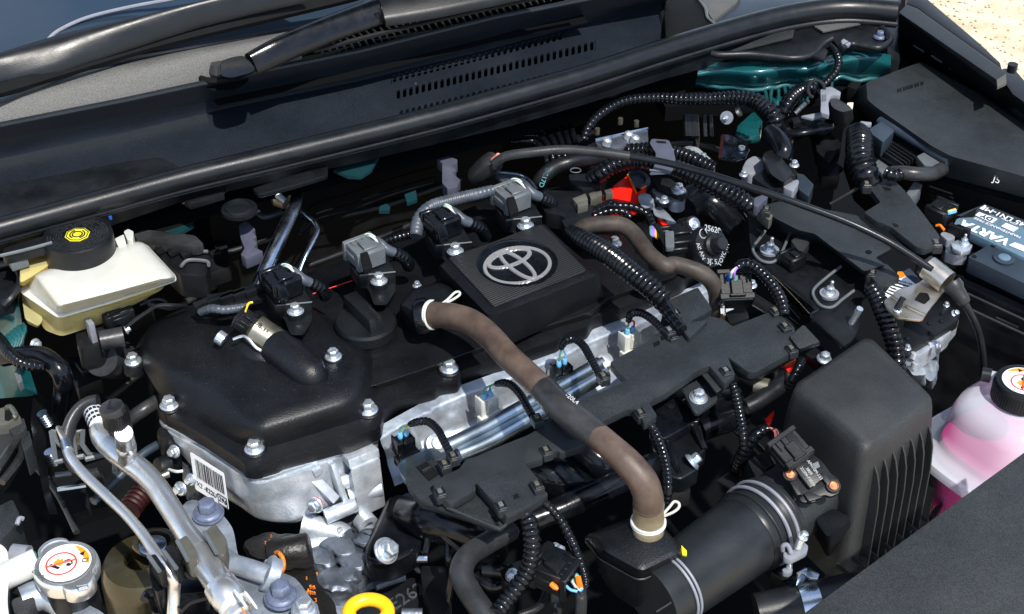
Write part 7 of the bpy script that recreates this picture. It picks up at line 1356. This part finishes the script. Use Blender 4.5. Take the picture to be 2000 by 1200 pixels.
# dark structures at left edge (tile d)
td = lambda pts, z=0.0: PW('d', pts, z)
hl = thing('headlamp_housing', td([(100, 600)], -.05)[0], 'weathered black headlamp housing at the left edge', 'headlamp housing')
g = G(); g.rings([td(p, z) for p, z in (([(-200, 180), (0, 300), (180, 470), (210, 500), (0, 830), (-200, 1000)], .0), ([(-200, 230), (20, 360), (220, 520), (300, 700), (60, 1060), (-200, 1250)], -.03), ([(-200, 300), (60, 420), (300, 760), (300, 860), (100, 1180), (-200, 1500)], -.06))]); mk(g, 'shell', M['textured_light'], hl, bevel=.003)
g = G(); g.slab(td([(-100, 140), (160, 70), (270, 230), (60, 330), (-100, 340)], .012), .02); mk(g, 'clip_frame', M['tan_plastic'], hl, bevel=.0015)
g = G(); g.slab(td([(60, 150), (130, 110), (215, 215), (110, 280), (60, 270)], .0125), .001); mk(g, 'clip_opening', M['matte'], hl)
g = G(); g.tube(td([(80, 130, .014), (130, 100, .014), (205, 210, .014), (170, 245, .014)]), .0028, n=6); mk(g, 'clip_tongue', M['bronze'], hl)
g = G(); g.slab(rnd(td([(60, 330), (310, 235), (345, 370), (220, 480), (180, 480)], .004), .003), .02); mk(g, 'step', M['textured_light'], hl, bevel=.002)
g = G(); g.slab(rnd(td([(245, 480), (375, 400), (425, 580), (310, 700)], -.005), .003), .03); mk(g, 'step', M['textured'], hl, bevel=.002)
g = G(); g.tube(td([(220, 500, .002), (100, 700, .002), (-40, 900, .002)]), .004, n=8); g.tube(td([(300, 690, -.018), (200, 860, -.018), (20, 1080, -.018)]), .004, n=8); mk(g, 'shell_ridge', M['sleeve'], hl)
g = G(); g.slab(rnd(PW(7, [(-60, 620), (70, 555), (110, 640), (75, 720), (0, 790), (-60, 780)], -.03), .004), .05); mk(g, 'lower_step', M['textured'], hl, bevel=.002)
g = G(); g.tube(PW(7, [(95, 700, -.02), (110, 665, -.018), (130, 668, -.02)]), .0022, n=6); mk(g, 'pale_hook', M['lgrey'], hl)
# black side member
g = G(); A = td([(430, -60), (400, 300), (450, 700), (560, 1200), (640, 1500)], -.05); B = td([(560, -60), (600, 300), (600, 700), (650, 1200), (760, 1500)], -.08); g.sheet(A, B); mk(g, 'side_member', M['black'], None, label='dark vertical side member beside the headlamp housing', cat='side member')
for x, y in ((545, 180), (640, 680)): c = P('d', x, y, -.05); g = G(); g.conduit([c, c + Vector((.004, 0, -.016))], .0055, pitch=.003, depth=.8); mk(g, 'threaded_stud', M['steel'], None, label='upper threaded stud beside the headlamp housing' if y < 300 else 'lower threaded stud beside the grey pipe clip', cat='stud')
fan = thing('condenser_fan', td([(800, 1100)], -.25)[0], 'dark slatted radiator parts deep below the pipes', 'radiator')
for k, (x0, y0, x1, y1) in enumerate(((750, 1175, 1120, 1120), (720, 990, 935, 960), (700, 220, 830, 195), (760, 10, 800, 5), (1500, 800, 1500, 950))): g = G(); g.tube(td([(x0, y0), (x1, y1)], -.09), .003, n=8); mk(g, 'slat', M['steel'] if k == 0 else M['iron'], fan)
g = G(); g.slab(td([(680, 1000), (1600, 700), (1900, 1300), (900, 1500)], -.2), .01); mk(g, 'core', M['matte'], fan)
g = G(); p_ = PW(7, [(860, 470, -.16), (780, 540, -.16), (720, 620, -.16)]); g.conduit(p_, [px(p, 24) for p in p_], pitch=.006, depth=.9); mk(g, 'red_spring', M['redpaint'], None, label='dark red coil deep between the aluminium pipes', cat='coil')
for pts, r, m, lb in (([(880, 10, -.06), (800, 60, -.06), (700, 130, -.07)], 14, 'sleeve', 'dark smooth hose behind the service port cap'), ([(880, 255, -.08), (780, 320, -.08), (620, 480, -.09), (520, 570, -.09)], 9, 'batt', 'thin dark blue pipe crossing below the aluminium pipes')):
    hosething('coolant_pipe', lb, PW(7, pts), r, m)
# pipe clip plate behind
pcp = thing('pipe_clip', td([(900, 600)], -.03)[0], 'translucent grey plastic pipe clip frame holding the two aluminium pipes', 'pipe clip')
fr2 = [(670, 425), (790, 430), (800, 380), (860, 470), (900, 390), (945, 385), (950, 440), (1080, 420), (1070, 600), (1160, 720), (1330, 735), (1120, 780), (1090, 740), (730, 820)]
g = G(); q = td(fr2, -.02); g.tube(q + [q[0]], .0028, n=6, smooth=False); g.tube(td([(960, 450, -.02), (985, 740, -.02)]), .0024, n=6); g.tube(td([(700, 440, -.02), (790, 600, -.02), (930, 480, -.02)]), .0024, n=6); g.tube(td([(680, 540, -.02), (780, 560, -.02)]), .0024, n=6); mk(g, 'frame', M['grey'], pcp)
g = G(); g.slab(td([(690, 440), (1070, 440), (1080, 720), (740, 800)], -.03), .006); mk(g, 'web', M['rubber'], pcp)
g = G(); g.ring(P('d', 1230, 500, -.01), RGT * .026, Vector((0, .03, .02)), .006, n=30, m=8, closed=False, a0=R(90), a1=R(290), flat=1.6); mk(g, 'ring_grip', M['sleeve'], pcp, sharp=70)
g = G(); g.slab(td([(960, 455), (1035, 440), (1050, 570), (985, 600)], -.018), .008); mk(g, 'block', M['bronze'], pcp, bevel=.002)
# ---- aluminium air conditioning pipes
t7 = lambda pts, z=0.0: PW(7, pts, z)
ap = thing('thin_aluminium_pipe', t7([(700, 600)], .0)[0], 'thin aluminium air conditioning pipe bending down the lower left', 'pipe')
p_ = t7([(325, 160, -.01), (345, 200, .0), (365, 240, .004), (378, 290, .006), (405, 345, .008), (480, 430, .010), (600, 545, .012), (700, 640, .014), (790, 745, .016), (870, 860, .016), (935, 950, .012), (970, 1010, .004), (970, 1080, -.008), (965, 1240, -.03)])
g = G(); g.tube(p_, [px(p, q) for p, q in zip(p_, (5, 6, 8, 10, 10.5, 10.5, 10.5, 10.5, 11, 11.5, 12, 12.5, 12.5, 12.5))], n=22); mk(g, 'pipe', M['pipe'], ap, sharp=80)
g = G(); g.tube([P(7, 367, 240, .0045), P(7, 380, 290, .0065)], px(P(7, 370, 260), 10.8), n=20); mk(g, 'blue_band', M['steel'], ap)
ap2 = thing('thick_aluminium_pipe', t7([(900, 500)], .0)[0], 'thick aluminium air conditioning pipe with a black capped service port', 'pipe')
p_ = t7([(520, 60, -.01), (545, 130, .002), (570, 215, .010), (640, 290, .014), (720, 350, .016), (800, 410, .018), (870, 485, .020), (920, 560, .022), (990, 670, .024), (1060, 780, .026), (1130, 870, .026), (1170, 925, .026)])
g = G(); g.tube(p_, [px(p, q) for p, q in zip(p_, (17, 18, 21, 22, 23, 23, 22, 22, 22, 22, 22, 22))], n=30); mk(g, 'pipe', M['pipe'], ap2, sharp=80)
a = P(7, 1120, 870, .026); b = P(7, 1230, 1040, .022); g = G(); g.lathe([(px(a, 23), -.006), (px(a, 27), .0), (px(a, 28), .012), (px(a, 28), (b - a).length), (px(b, 33), (b - a).length + .004), (px(b, 34), (b - a).length + .016), (px(b, 28), (b - a).length + .022)], a, b - a, n=40); mk(g, 'sleeve', M['pipe'], ap2, sharp=35)
a2 = P(7, 1225, 1035, .022); b2 = P(7, 1400, 1290, .012); g = G(); g.lathe([(px(a2, 33), 0), (px(a2, 35), .010), (px(a2, 32), .012), (px(a2, 27), .014), (px(a2, 26), .034), (px(a2, 20), .036), (px(a2, 19), (b2 - a2).length)], a2, b2 - a2, n=40); mk(g, 'end_fitting', M['pipe'], ap2, sharp=35)
dd = (b2 - a2).normalized(); g = G(); g.lathe([(px(a2, 31), 0), (px(a2, 31), .010)], a2 + dd * .018, dd, n=30); mk(g, 'cream_lock_ring', M['white'], ap2)
for x, y in ((1340, 1110), (1400, 1120)): g = G(); g.box(P(7, x, y, .04), .012, .010, .012, dd); mk(g, 'cream_tab', M['white'], ap2, bevel=.002)
g = G(); g.box(P(7, 1365, 1190, .035), .006, .006, .006, dd); mk(g, 'orange_seal', M['orange'], ap2)
a = P(7, 712, 318, .03); b = P(7, 690, 190, .085); ax = b - a; Lx = ax.length
g = G(); g.lathe([(px(a, 20), -.008), (px(a, 15), .004), (px(a, 13), .010), (px(a, 19), .016), (px(a, 20), Lx * .45), (px(a, 16), Lx * .5), (px(a, 19), Lx * .58), (px(a, 17), Lx)], a, ax, n=32); mk(g, 'port_stem', M['pipe'], ap2, sharp=40)
pcx = thing('service_port_cap', b, 'black ribbed hexagonal cap on the aluminium service port', 'cap')
cpx = P(7, 662, 140, .085); g = G(); g.lathe([(px(b, 25), -.006), (px(b, 26), .0), (px(b, 26), .018), (px(b, 24), .021), (px(b, 5), .021)], cpx, Z * .9 + RGT * -.15, n=10); mk(g, 'cap', M['sleeve'], pcx, bevel=.0012)
g = G()
for k in range(40): t = 2 * math.pi * k / 40; o = Vector((math.cos(t), math.sin(t), 0)); g.box(cpx + o * px(b, 25.2) + Z * .008 - RGT * .001, .0012, .0012, .014, o, Z.cross(o))
mk(g, 'cap_grip', M['rubber'], pcx, kind='stuff'); text(pcx, 'L', cpx + Z * .022 - RGT * .003, RGT, Z, .014, M['ink'])
a = P(7, 525, 80, .0); b = P(7, 560, 150, .008); g = G(); g.lathe([(px(a, 20), 0), (px(a, 20.5), .001), (px(a, 20.5), (b - a).length)], a, b - a, n=40); mk(g, 'pipe_label', M['label'], ap2)
g = G()
for i in range(3):
    for j in range(7):
        t = R(-60 + j * 22); nx = (b - a).normalized(); e1_ = nx.orthogonal().normalized(); e2_ = nx.cross(e1_); up_ = (CAM - a); up_ = (up_ - nx * up_.dot(nx)).normalized(); sd_ = nx.cross(up_); o = up_ * math.cos(t) + sd_ * math.sin(t); g.box(a + nx * (.008 + i * .010) + o * px(a, 20.6), .005, .003, .0004, nx, nx.cross(o), o)
mk(g, 'label_print', M['ink'], ap2)
# pipe clamps
for k, (q, lb) in enumerate((([(990, 790), (1040, 755), (1100, 850), (1105, 900), (1050, 900)], 'grey plastic clamp jaw left of the thick pipe'), ([(1140, 740), (1200, 690), (1268, 785), (1260, 870), (1210, 860)], 'grey plastic clamp jaw right of the thick pipe'), ([(915, 850), (970, 815), (1015, 900), (985, 945)], 'small plastic clamp block between the two pipes'), ([(830, 875), (865, 860), (930, 950), (890, 960)], 'small plastic clamp block left of the thin pipe'))):
    tcl = thing('pipe_clamp', t7(q, .03)[0], lb, 'pipe clamp'); g = G(); g.slab(rnd(t7(q, .038 if k < 2 else .030), .003, 3), .02); mk(g, 'jaw', M['tan_plastic'] if k < 2 else M['rubber'], tcl, bevel=.002)
    c = t7(q, .04)[0].lerp(t7(q, .04)[2], .5); g = G(); g.tube([t7(q, .0395 if k < 2 else .0315)[0], t7(q, .0395 if k < 2 else .0315)[-1]], .002, n=8); mk(g, 'jaw_edge', M['grey'], tcl)
pk = thing('pipe_bracket', t7([(950, 1050)], -.05)[0], 'black wire formed bracket under the aluminium pipes', 'bracket')
g = G(); g.slab(rnd(t7([(830, 880), (910, 950), (920, 1060), (870, 1080), (835, 1000)], -.0), .004), .03); g.slab(rnd(t7([(820, 1080), (1100, 980), (1170, 1090), (1000, 1180), (850, 1200)], -.05), .006), .03); mk(g, 'bracket_leg', M['gloss'], pk, bevel=.003)
g = G(); g.tube(t7([(805, 1120, -.02), (830, 1085, -.02), (920, 1085, -.02), (1000, 1110, -.02), (1150, 1100, -.02)]), .004, n=8); g.tube(t7([(1000, 1180, -.02), (1060, 1130, -.02), (1165, 1100, -.02)]), .004, n=8); mk(g, 'wire_form', M['gloss'], pk)
g = G(); c = P(7, 1080, 935, .01); g.ring(c, RGT * px(c, 12), Vector((0, px(c, 12), .006)), .004, n=24, m=8); mk(g, 'rubber_ring', M['rubber'], pk)
# strut mount dome
sm_ = thing('engine_mount_can', t7([(780, 950)], -.12)[0], 'olive bronze domed engine mount can behind the pipes', 'engine mount')
c = P(7, 790, 900, -.09); r = px(c, 84)
g = G(); g.lathe([(r * 1.02, -.10), (r, -.02), (r * .96, -.008), (r * .86, .0), (r * .40, .004), (r * .36, .002), (r * .34, -.010), (r * .1, -.012)], c, n=64); mk(g, 'dome', M['bronze_dark'], sm_, sharp=50)
c2_ = P(7, 862, 798, -.078); g = G(); g.ring(c2_, RGT * px(c2_, 37), Vector((0, px(c2_, 30), 0)), .0035, n=40, m=8); mk(g, 'hole_rim', M['bronze_dark'], sm_); g = G(); g.lathe([(px(c2_, 35), 0), (px(c2_, 35), .0006)], c2_, n=36); mk(g, 'hole', M['matte'], sm_)
c3_ = P(7, 855, 830, -.077); g = G(); g.lathe([(px(c3_, 27), 0), (px(c3_, 27), .004), (px(c3_, 24), .005)], c3_, n=30); mk(g, 'inner_nut', M['steel'], sm_)
# ---- engine mount bracket with blue grey bolts
em = thing('engine_mount_bracket', t7([(1400, 950)], -.1)[0], 'cast aluminium engine mount bracket with two large blue grey bolts', 'engine mount')
rough_body([t7([(1010, 590), (1080, 555), (1250, 650), (1300, 720), (1330, 880), (1460, 930), (1640, 990), (1720, 1090), (1790, 1190), (1780, 1300), (1420, 1300), (1330, 1060), (1230, 880), (1100, 720)], -.068), t7([(1000, 620), (1080, 600), (1250, 700), (1290, 780), (1310, 930), (1460, 990), (1640, 1050), (1720, 1150), (1790, 1250), (1780, 1400), (1420, 1400), (1330, 1160), (1230, 960), (1100, 780)], -.105)], 'casting', M['alu_dull'], em, amp=.0018, freq=60, rr=.006, seed=11)
g = G(); g.tube(t7([(1300, 920, -.06), (1400, 950, -.055), (1500, 985, -.055)]), .009, n=14); g.tube(t7([(1480, 970, -.055), (1540, 990, -.06)]), .016, n=14); mk(g, 'cast_rib', M['alu_dull'], em, sharp=80)
bolt(em, P(7, 1162, 640, -.065), 28, me=BOLTL, spin=.3); bolt(em, P(7, 1572, 1105, -.06), 31, me=BOLTL, spin=.2); bolt(em, P(7, 1700, 1178, -.05), 24, me=BOLTW, spin=.5)
ml = thing('engine_mount_casting', t7([(1650, 850)], -.1)[0], 'black cast mount arm flecked with orange rust', 'mount arm')
rough_body([t7([(1350, 780), (1500, 740), (1700, 770), (1750, 870), (1750, 930), (1620, 960), (1480, 900), (1400, 880)], -.095), t7([(1350, 820), (1500, 790), (1700, 820), (1750, 930), (1760, 1000), (1620, 1010), (1480, 960), (1400, 930)], -.125)], 'casting', M['rust'], ml, amp=.003, freq=80, rr=.01, seed=3)
a, b = t7([(1500, 870, -.10), (1730, 830, -.095)]); g = G(); g.lathe([(px(a, 27), 0), (px(a, 30), .004), (px(a, 31), (b - a).length * .95), (px(a, 27), (b - a).length)], a, b - a, n=36); mk(g, 'barrel', M['rust'], ml, sharp=50)
rough_body([t7([(1590, 950), (1740, 910), (1780, 1030), (1860, 1120), (1900, 1250), (1760, 1250), (1650, 1080)], -.10), t7([(1590, 1000), (1740, 960), (1790, 1090), (1870, 1180), (1900, 1350), (1760, 1350), (1650, 1140)], -.13)], 'casting', M['rust'], ml, amp=.002, freq=80, rr=.006, seed=6)
g = G(); rnd_ = random.Random(9)
for i in range(60):
    x = rnd_.uniform(1480, 1690); y = rnd_.gauss(800, 16)
    if i > 44: x = rnd_.gauss(1740, 20); y = rnd_.gauss(1060, 40)
    p = P(7, x, y, -.0915 if i <= 38 else -.0965); r = rnd_.uniform(.0004, .0014); rs = [[p + Vector((math.cos(a_) * r * rnd_.uniform(.5, 1.4), math.sin(a_) * r * rnd_.uniform(.5, 1.4), h)) for a_ in [k * 1.05 for k in range(6)]] for h in (-.002, .001)]; g.rings(rs)
mk(g, 'rust_flecks', M['rustspot'], ml, kind='stuff')
axb = (-U * .9 + Z * .35 - F * .0).normalized(); p = P(7, 1530, 925, -.095)
g = G(); g.ring(p + U * .004, axb.orthogonal().normalized() * px(p, 21), axb.cross(axb.orthogonal().normalized()) * px(p, 21), .0022, n=30, m=6); mk(g, 'rust_ring', M['rustspot'], ml)
bolt(ml, p, 20, me=BOLT, axis=axb)
# sensor bolts and fittings left of the head (tile a)
ft = thing('camshaft_sensor', ta([(250, 350)], -.08)[0], 'dark fittings and hex bolts at the left end of the aluminium head', 'sensor fittings')
g = G(); c = P('a', 190, 170, -.06); g.lathe([(px(c, 20), 0), (px(c, 22), -.006), (px(c, 20), -.03), (px(c, 17), -.045)], c, n=28); mk(g, 'sensor_body', M['black'], ft, sharp=50)
for x, y, r, z in ((240, 330, 14, -.075), (370, 550, 13, -.09), (290, 620, 15, -.10)): bolt(ft, P('a', x, y, z), r, axis=-U * .8 + F * .4 + Z * .4)
rough_body([ta([(300, 380), (400, 400), (470, 560), (440, 640), (340, 560)], -.10), ta([(300, 500), (400, 520), (520, 640), (480, 740), (340, 700)], -.13)], 'casting', M['iron'], ft, amp=.004, freq=80, rr=.004, seed=21)
g = G(); g.tube(ta([(200, 470, -.08), (260, 485, -.075), (310, 480, -.075)]), .0016, n=6); mk(g, 'white_wire', M['wirewhite'], ft); g = G(); g.lathe([(.004, 0), (.004, .008)], P('a', 195, 500, -.08), -U, n=12); mk(g, 'orange_end', M['gold'], ft)
g = G(); g.lathe([(px(c, 22), 0), (px(c, 24), .004), (px(c, 18), .012)], P('a', 190, 450, -.09), -U + Z * .5, n=26); mk(g, 'sensor_socket', M['black'], ft, sharp=50)
# ---- radiator filler neck and cap
rn = thing('radiator_filler', t7([(370, 950)], .0)[0], 'aluminium radiator pressure cap with a round no touching warning label', 'radiator cap')
c = P(7, 368, 925, .035); r = px(c, 62)
n_ = 96; rs = []
def capr(t):       # round cap with two opposite ears along one line
    d = abs(math.cos(t - R(-52))); return 1 + .32 * max(0, (d - .86) / .14) ** .7
for k, h in ((.90, -.014), (1.0, -.012), (1.03, -.006), (1.0, .0), (.95, .002), (.90, .0022), (.88, .0012)):
    rs.append([c + Vector((math.cos(2 * math.pi * i / n_), math.sin(2 * math.pi * i / n_), 0)) * r * k * (capr(2 * math.pi * i / n_) if k > .92 else 1 + (capr(2 * math.pi * i / n_) - 1) * .8) + Z * h for i in range(n_)])
g = G(); g.rings(rs); mk(g, 'cap', M['pipe'], rn, sharp=35)
warn_label(rn, c + Z * .0024, r * .80, (RGT * .92 + Vector((0, -.38, 0))).normalized(), 0)
text(rn, '88kPa', c + Z * .0032 + Vector((-.018, -.014, 0)), Vector((.75, -.65, 0)), Z, .0065, M['grey'])
g = G(); q = t7([(425, 1045), (485, 1035), (495, 1055), (440, 1070)], .038); g.tube(q + [q[0]], .0006, n=5, smooth=False); mk(g, 'embossed_mark', M['iron'], rn)
g = G(); g.lathe([(r * .8, -.05), (r * .8, -.012)], c, n=40); mk(g, 'neck', M['rubber'], rn)
g = G(); g.tube(t7([(130, 1130, .0), (260, 1090, .0), (420, 1180, -.01)]), .013, n=16); mk(g, 'neck_pipe', M['alu_dull'], rn)
wt = thing('white_radiator_tank', t7([(30, 1000)], .0)[0], 'white plastic tank edge at the bottom left corner', 'tank')
g = G(); g.rings([rnd(t7(p, z), .008, 4) for p, z in (([(-200, 790), (0, 805), (40, 840), (55, 940), (40, 1130), (60, 1300), (-200, 1300)], .02), ([(-200, 800), (5, 815), (48, 850), (65, 950), (50, 1150), (80, 1350), (-200, 1350)], -.02))]); mk(g, 'tank_wall', M['white'], wt, sharp=50)
g = G(); g.tube(t7([(30, 990, .014), (110, 950, .02), (210, 905, .022)]), .0115, n=18); mk(g, 'tank_arm', M['white'], wt)
g = G(); g.tube(t7([(70, 870, -.0), (160, 880, .0)]), .010, n=12); mk(g, 'tank_rib', M['lgrey'], wt)
g = G(); g.slab(rnd(t7([(50, 1035), (200, 975), (230, 1040), (120, 1060)], .005), .003), .01); g.slab(rnd(t7([(60, 1120), (150, 1085), (200, 1110), (160, 1180), (80, 1200)], .01), .004), .03); mk(g, 'tank_foot', M['sleeve'], wt, bevel=.002)
g = G(); g.slab(rnd(t7([(400, 1180), (480, 1140), (560, 1180), (640, 1250), (420, 1260)], .0), .004), .02); mk(g, 'tank_fitting', M['alu_dull'], wt, bevel=.003)
g = G(); c = P(7, 165, 870, -.03); g.lathe([(px(c, 13), -.01), (px(c, 13), .0), (px(c, 8), .004)], c, n=18); mk(g, 'teal_cap', M['tealw'], None, label='small teal plug behind the radiator cap', cat='plug')
# ---- pipes behind the engine, left
sp_ = thing('heater_pipe', PW('f', [(720, 650)], .0)[0], 'blue steel heater pipe rising behind the engine towards the cowl', 'pipe')
p_ = PW('f', [(880, 200, .03), (885, 300, .03), (865, 400, .03), (800, 550, .025), (720, 720, .02), (640, 900, .01), (570, 1060, .0)]); g = G(); g.tube(p_, [px(p, q) for p, q in zip(p_, (10, 11, 13, 14, 14.5, 15, 15))], n=24); mk(g, 'pipe', M['steel'], sp_, sharp=80)
sp2 = thing('small_heater_pipe', PW('f', [(1000, 650)], .0)[0], 'thin steel pipe with a sharp bend right of the heater pipe', 'pipe')
p_ = PW('f', [(895, 450, .02), (960, 490, .025), (1020, 540, .025), (1040, 600, .022), (1000, 700, .018), (950, 800, .012), (900, 930, .0)]); g = G(); g.tube(p_, [px(p, 5.5) for p in p_], n=16); mk(g, 'pipe', M['steel'], sp2, sharp=80)
hosething('heater_line', 'dark bent pipe left of the heater pipe', PW('f', [(760, 460, .01), (680, 490, .01), (620, 495, .01), (570, 460, .01)]), 6, 'batt')
g = G(); g.slab(rnd(PW('f', [(660, 290), (830, 230), (840, 300), (780, 380), (680, 350)], .02), .004), .01); mk(g, 'expansion_valve', M['bronze'], None, bevel=.002, label='bronze coloured valve block behind the heater pipe', cat='valve block')
g = G(); g.tube(PW('f', [(725, 325, .035), (790, 375, .03)]), .004, n=8); mk(g, 'valve_rod', M['alu'], None, label='short bright rod beside the heater pipe bend', cat='rod')

# dim pipes and looms low in the bay, filling the gaps between the parts
WHERE = iter(['between the brake fluid reservoir and the first coil', 'below the left end of the engine cover', 'crossing behind the ignition coils', 'just behind the first two coils', 'behind the conical cable holder', 'dropping beside the solenoid box',
    'behind the round valve', 'under the airflow sensor conduit', 'beside the end flange of the manifold', 'left of the radiator cap', 'below the gold bracket at the right'])
WHERE2 = iter(['beside the master cylinder', 'behind the heater pipe', 'behind the conical cable holder', 'between the two arching conduits', 'under the airflow sensor', 'below the reservoir near the left edge', 'beside the hanging conduit right of the brown hose'])
for pts, r, m in (([(240, 560, -.12), (330, 600, -.12), (420, 560, -.12), (520, 540, -.12)], 7, 'greyhose'), ([(210, 780, -.16), (260, 740, -.15), (300, 700, -.15), (330, 640, -.15)], 9, 'rubber'),
                  ([(420, 500, -.06), (520, 470, -.06), (640, 430, -.06), (760, 400, -.06), (900, 350, -.06)], 5, 'greyhose'), ([(600, 520, -.05), (680, 490, -.05), (800, 440, -.05)], 6, 'rubber'),
                  ([(1150, 330, -.03), (1230, 300, -.03), (1340, 280, -.03), (1420, 300, -.05)], 7, 'greyhose'), ([(1330, 210, -.0), (1360, 260, -.01), (1350, 330, -.03)], 6, 'rubber'),
                  ([(1480, 420, -.06), (1560, 380, -.06), (1640, 330, -.06)], 8, 'greyhose'), ([(1430, 830, -.14), (1500, 900, -.15), (1540, 980, -.15)], 10, 'rubber'),
                  ([(700, 1010, -.16), (760, 1060, -.17), (830, 1130, -.18)], 8, 'greyhose'), ([(60, 900, -.12), (110, 960, -.14), (150, 1040, -.15)], 7, 'greyhose'), ([(1860, 640, -.2), (1900, 720, -.2), (1880, 800, -.2)], 7, 'greyhose')):
    p_ = T0(pts); g = G(); g.tube(p_, [px(p, r) for p in p_], n=12); mk(g, 'deep_pipe', M[m], None, label='dim dark pipe ' + next(WHERE), cat='pipe', group='dim dark pipes low in the gaps', sharp=80)
for pts, z in (([(205, 560), (262, 548), (300, 600), (240, 630)], -.09), ([(380, 470), (440, 455), (450, 520), (395, 540)], -.05), ([(1110, 250), (1160, 240), (1180, 275), (1125, 290)], -.01), ([(1480, 330), (1530, 300), (1560, 340), (1510, 370)], -.03), ([(1460, 900), (1500, 880), (1520, 920), (1480, 940)], -.13), ([(130, 700), (180, 690), (200, 740), (150, 760)], -.12), ([(1290, 900), (1330, 890), (1350, 960), (1300, 970)], -.13)):
    g = G(); q = T0(pts, z); g.slab(rnd(q, .003), .02); c_ = sum(q, Vector()) / 4; g.box(c_ + Z * .003, .012, .02, .008); mk(g, 'deep_block', M['rubber'], None, bevel=.002, label='small dark plastic block ' + next(WHERE2), cat='plastic block', group='dark blocks low in the gaps')
# open bonnet overhead: hinged behind the cowl, propped up, just outside the top of the picture
hh = F * math.cos(R(66)) + Z * math.sin(R(66)); hn = U.cross(hh).normalized(); c = P(0, 900, 60, .15) + Z * .22 - F * .14
M['hood'] = mat('bonnet_underside', (.004, .03, .034), .4, coat=.3)
bn = thing('open_bonnet', c, 'open bonnet propped up above the engine bay', 'bonnet')
g = G(); g.prism([c + U * s * .80 + hh * h for s, h in [(-1, 0), (1, 0), (.94, .95), (-.94, .95)]], hn * -.02); mk(g, 'skin', M['hood'], bn, bevel=.006)
g = G(); g.prism([c + U * s * .62 + hh * h + hn * .012 for s, h in [(-1, .10), (1, .10), (.94, .85), (-.94, .85)]], hn * -.01); mk(g, 'insulation_pad', M['matte'], bn, bevel=.01)
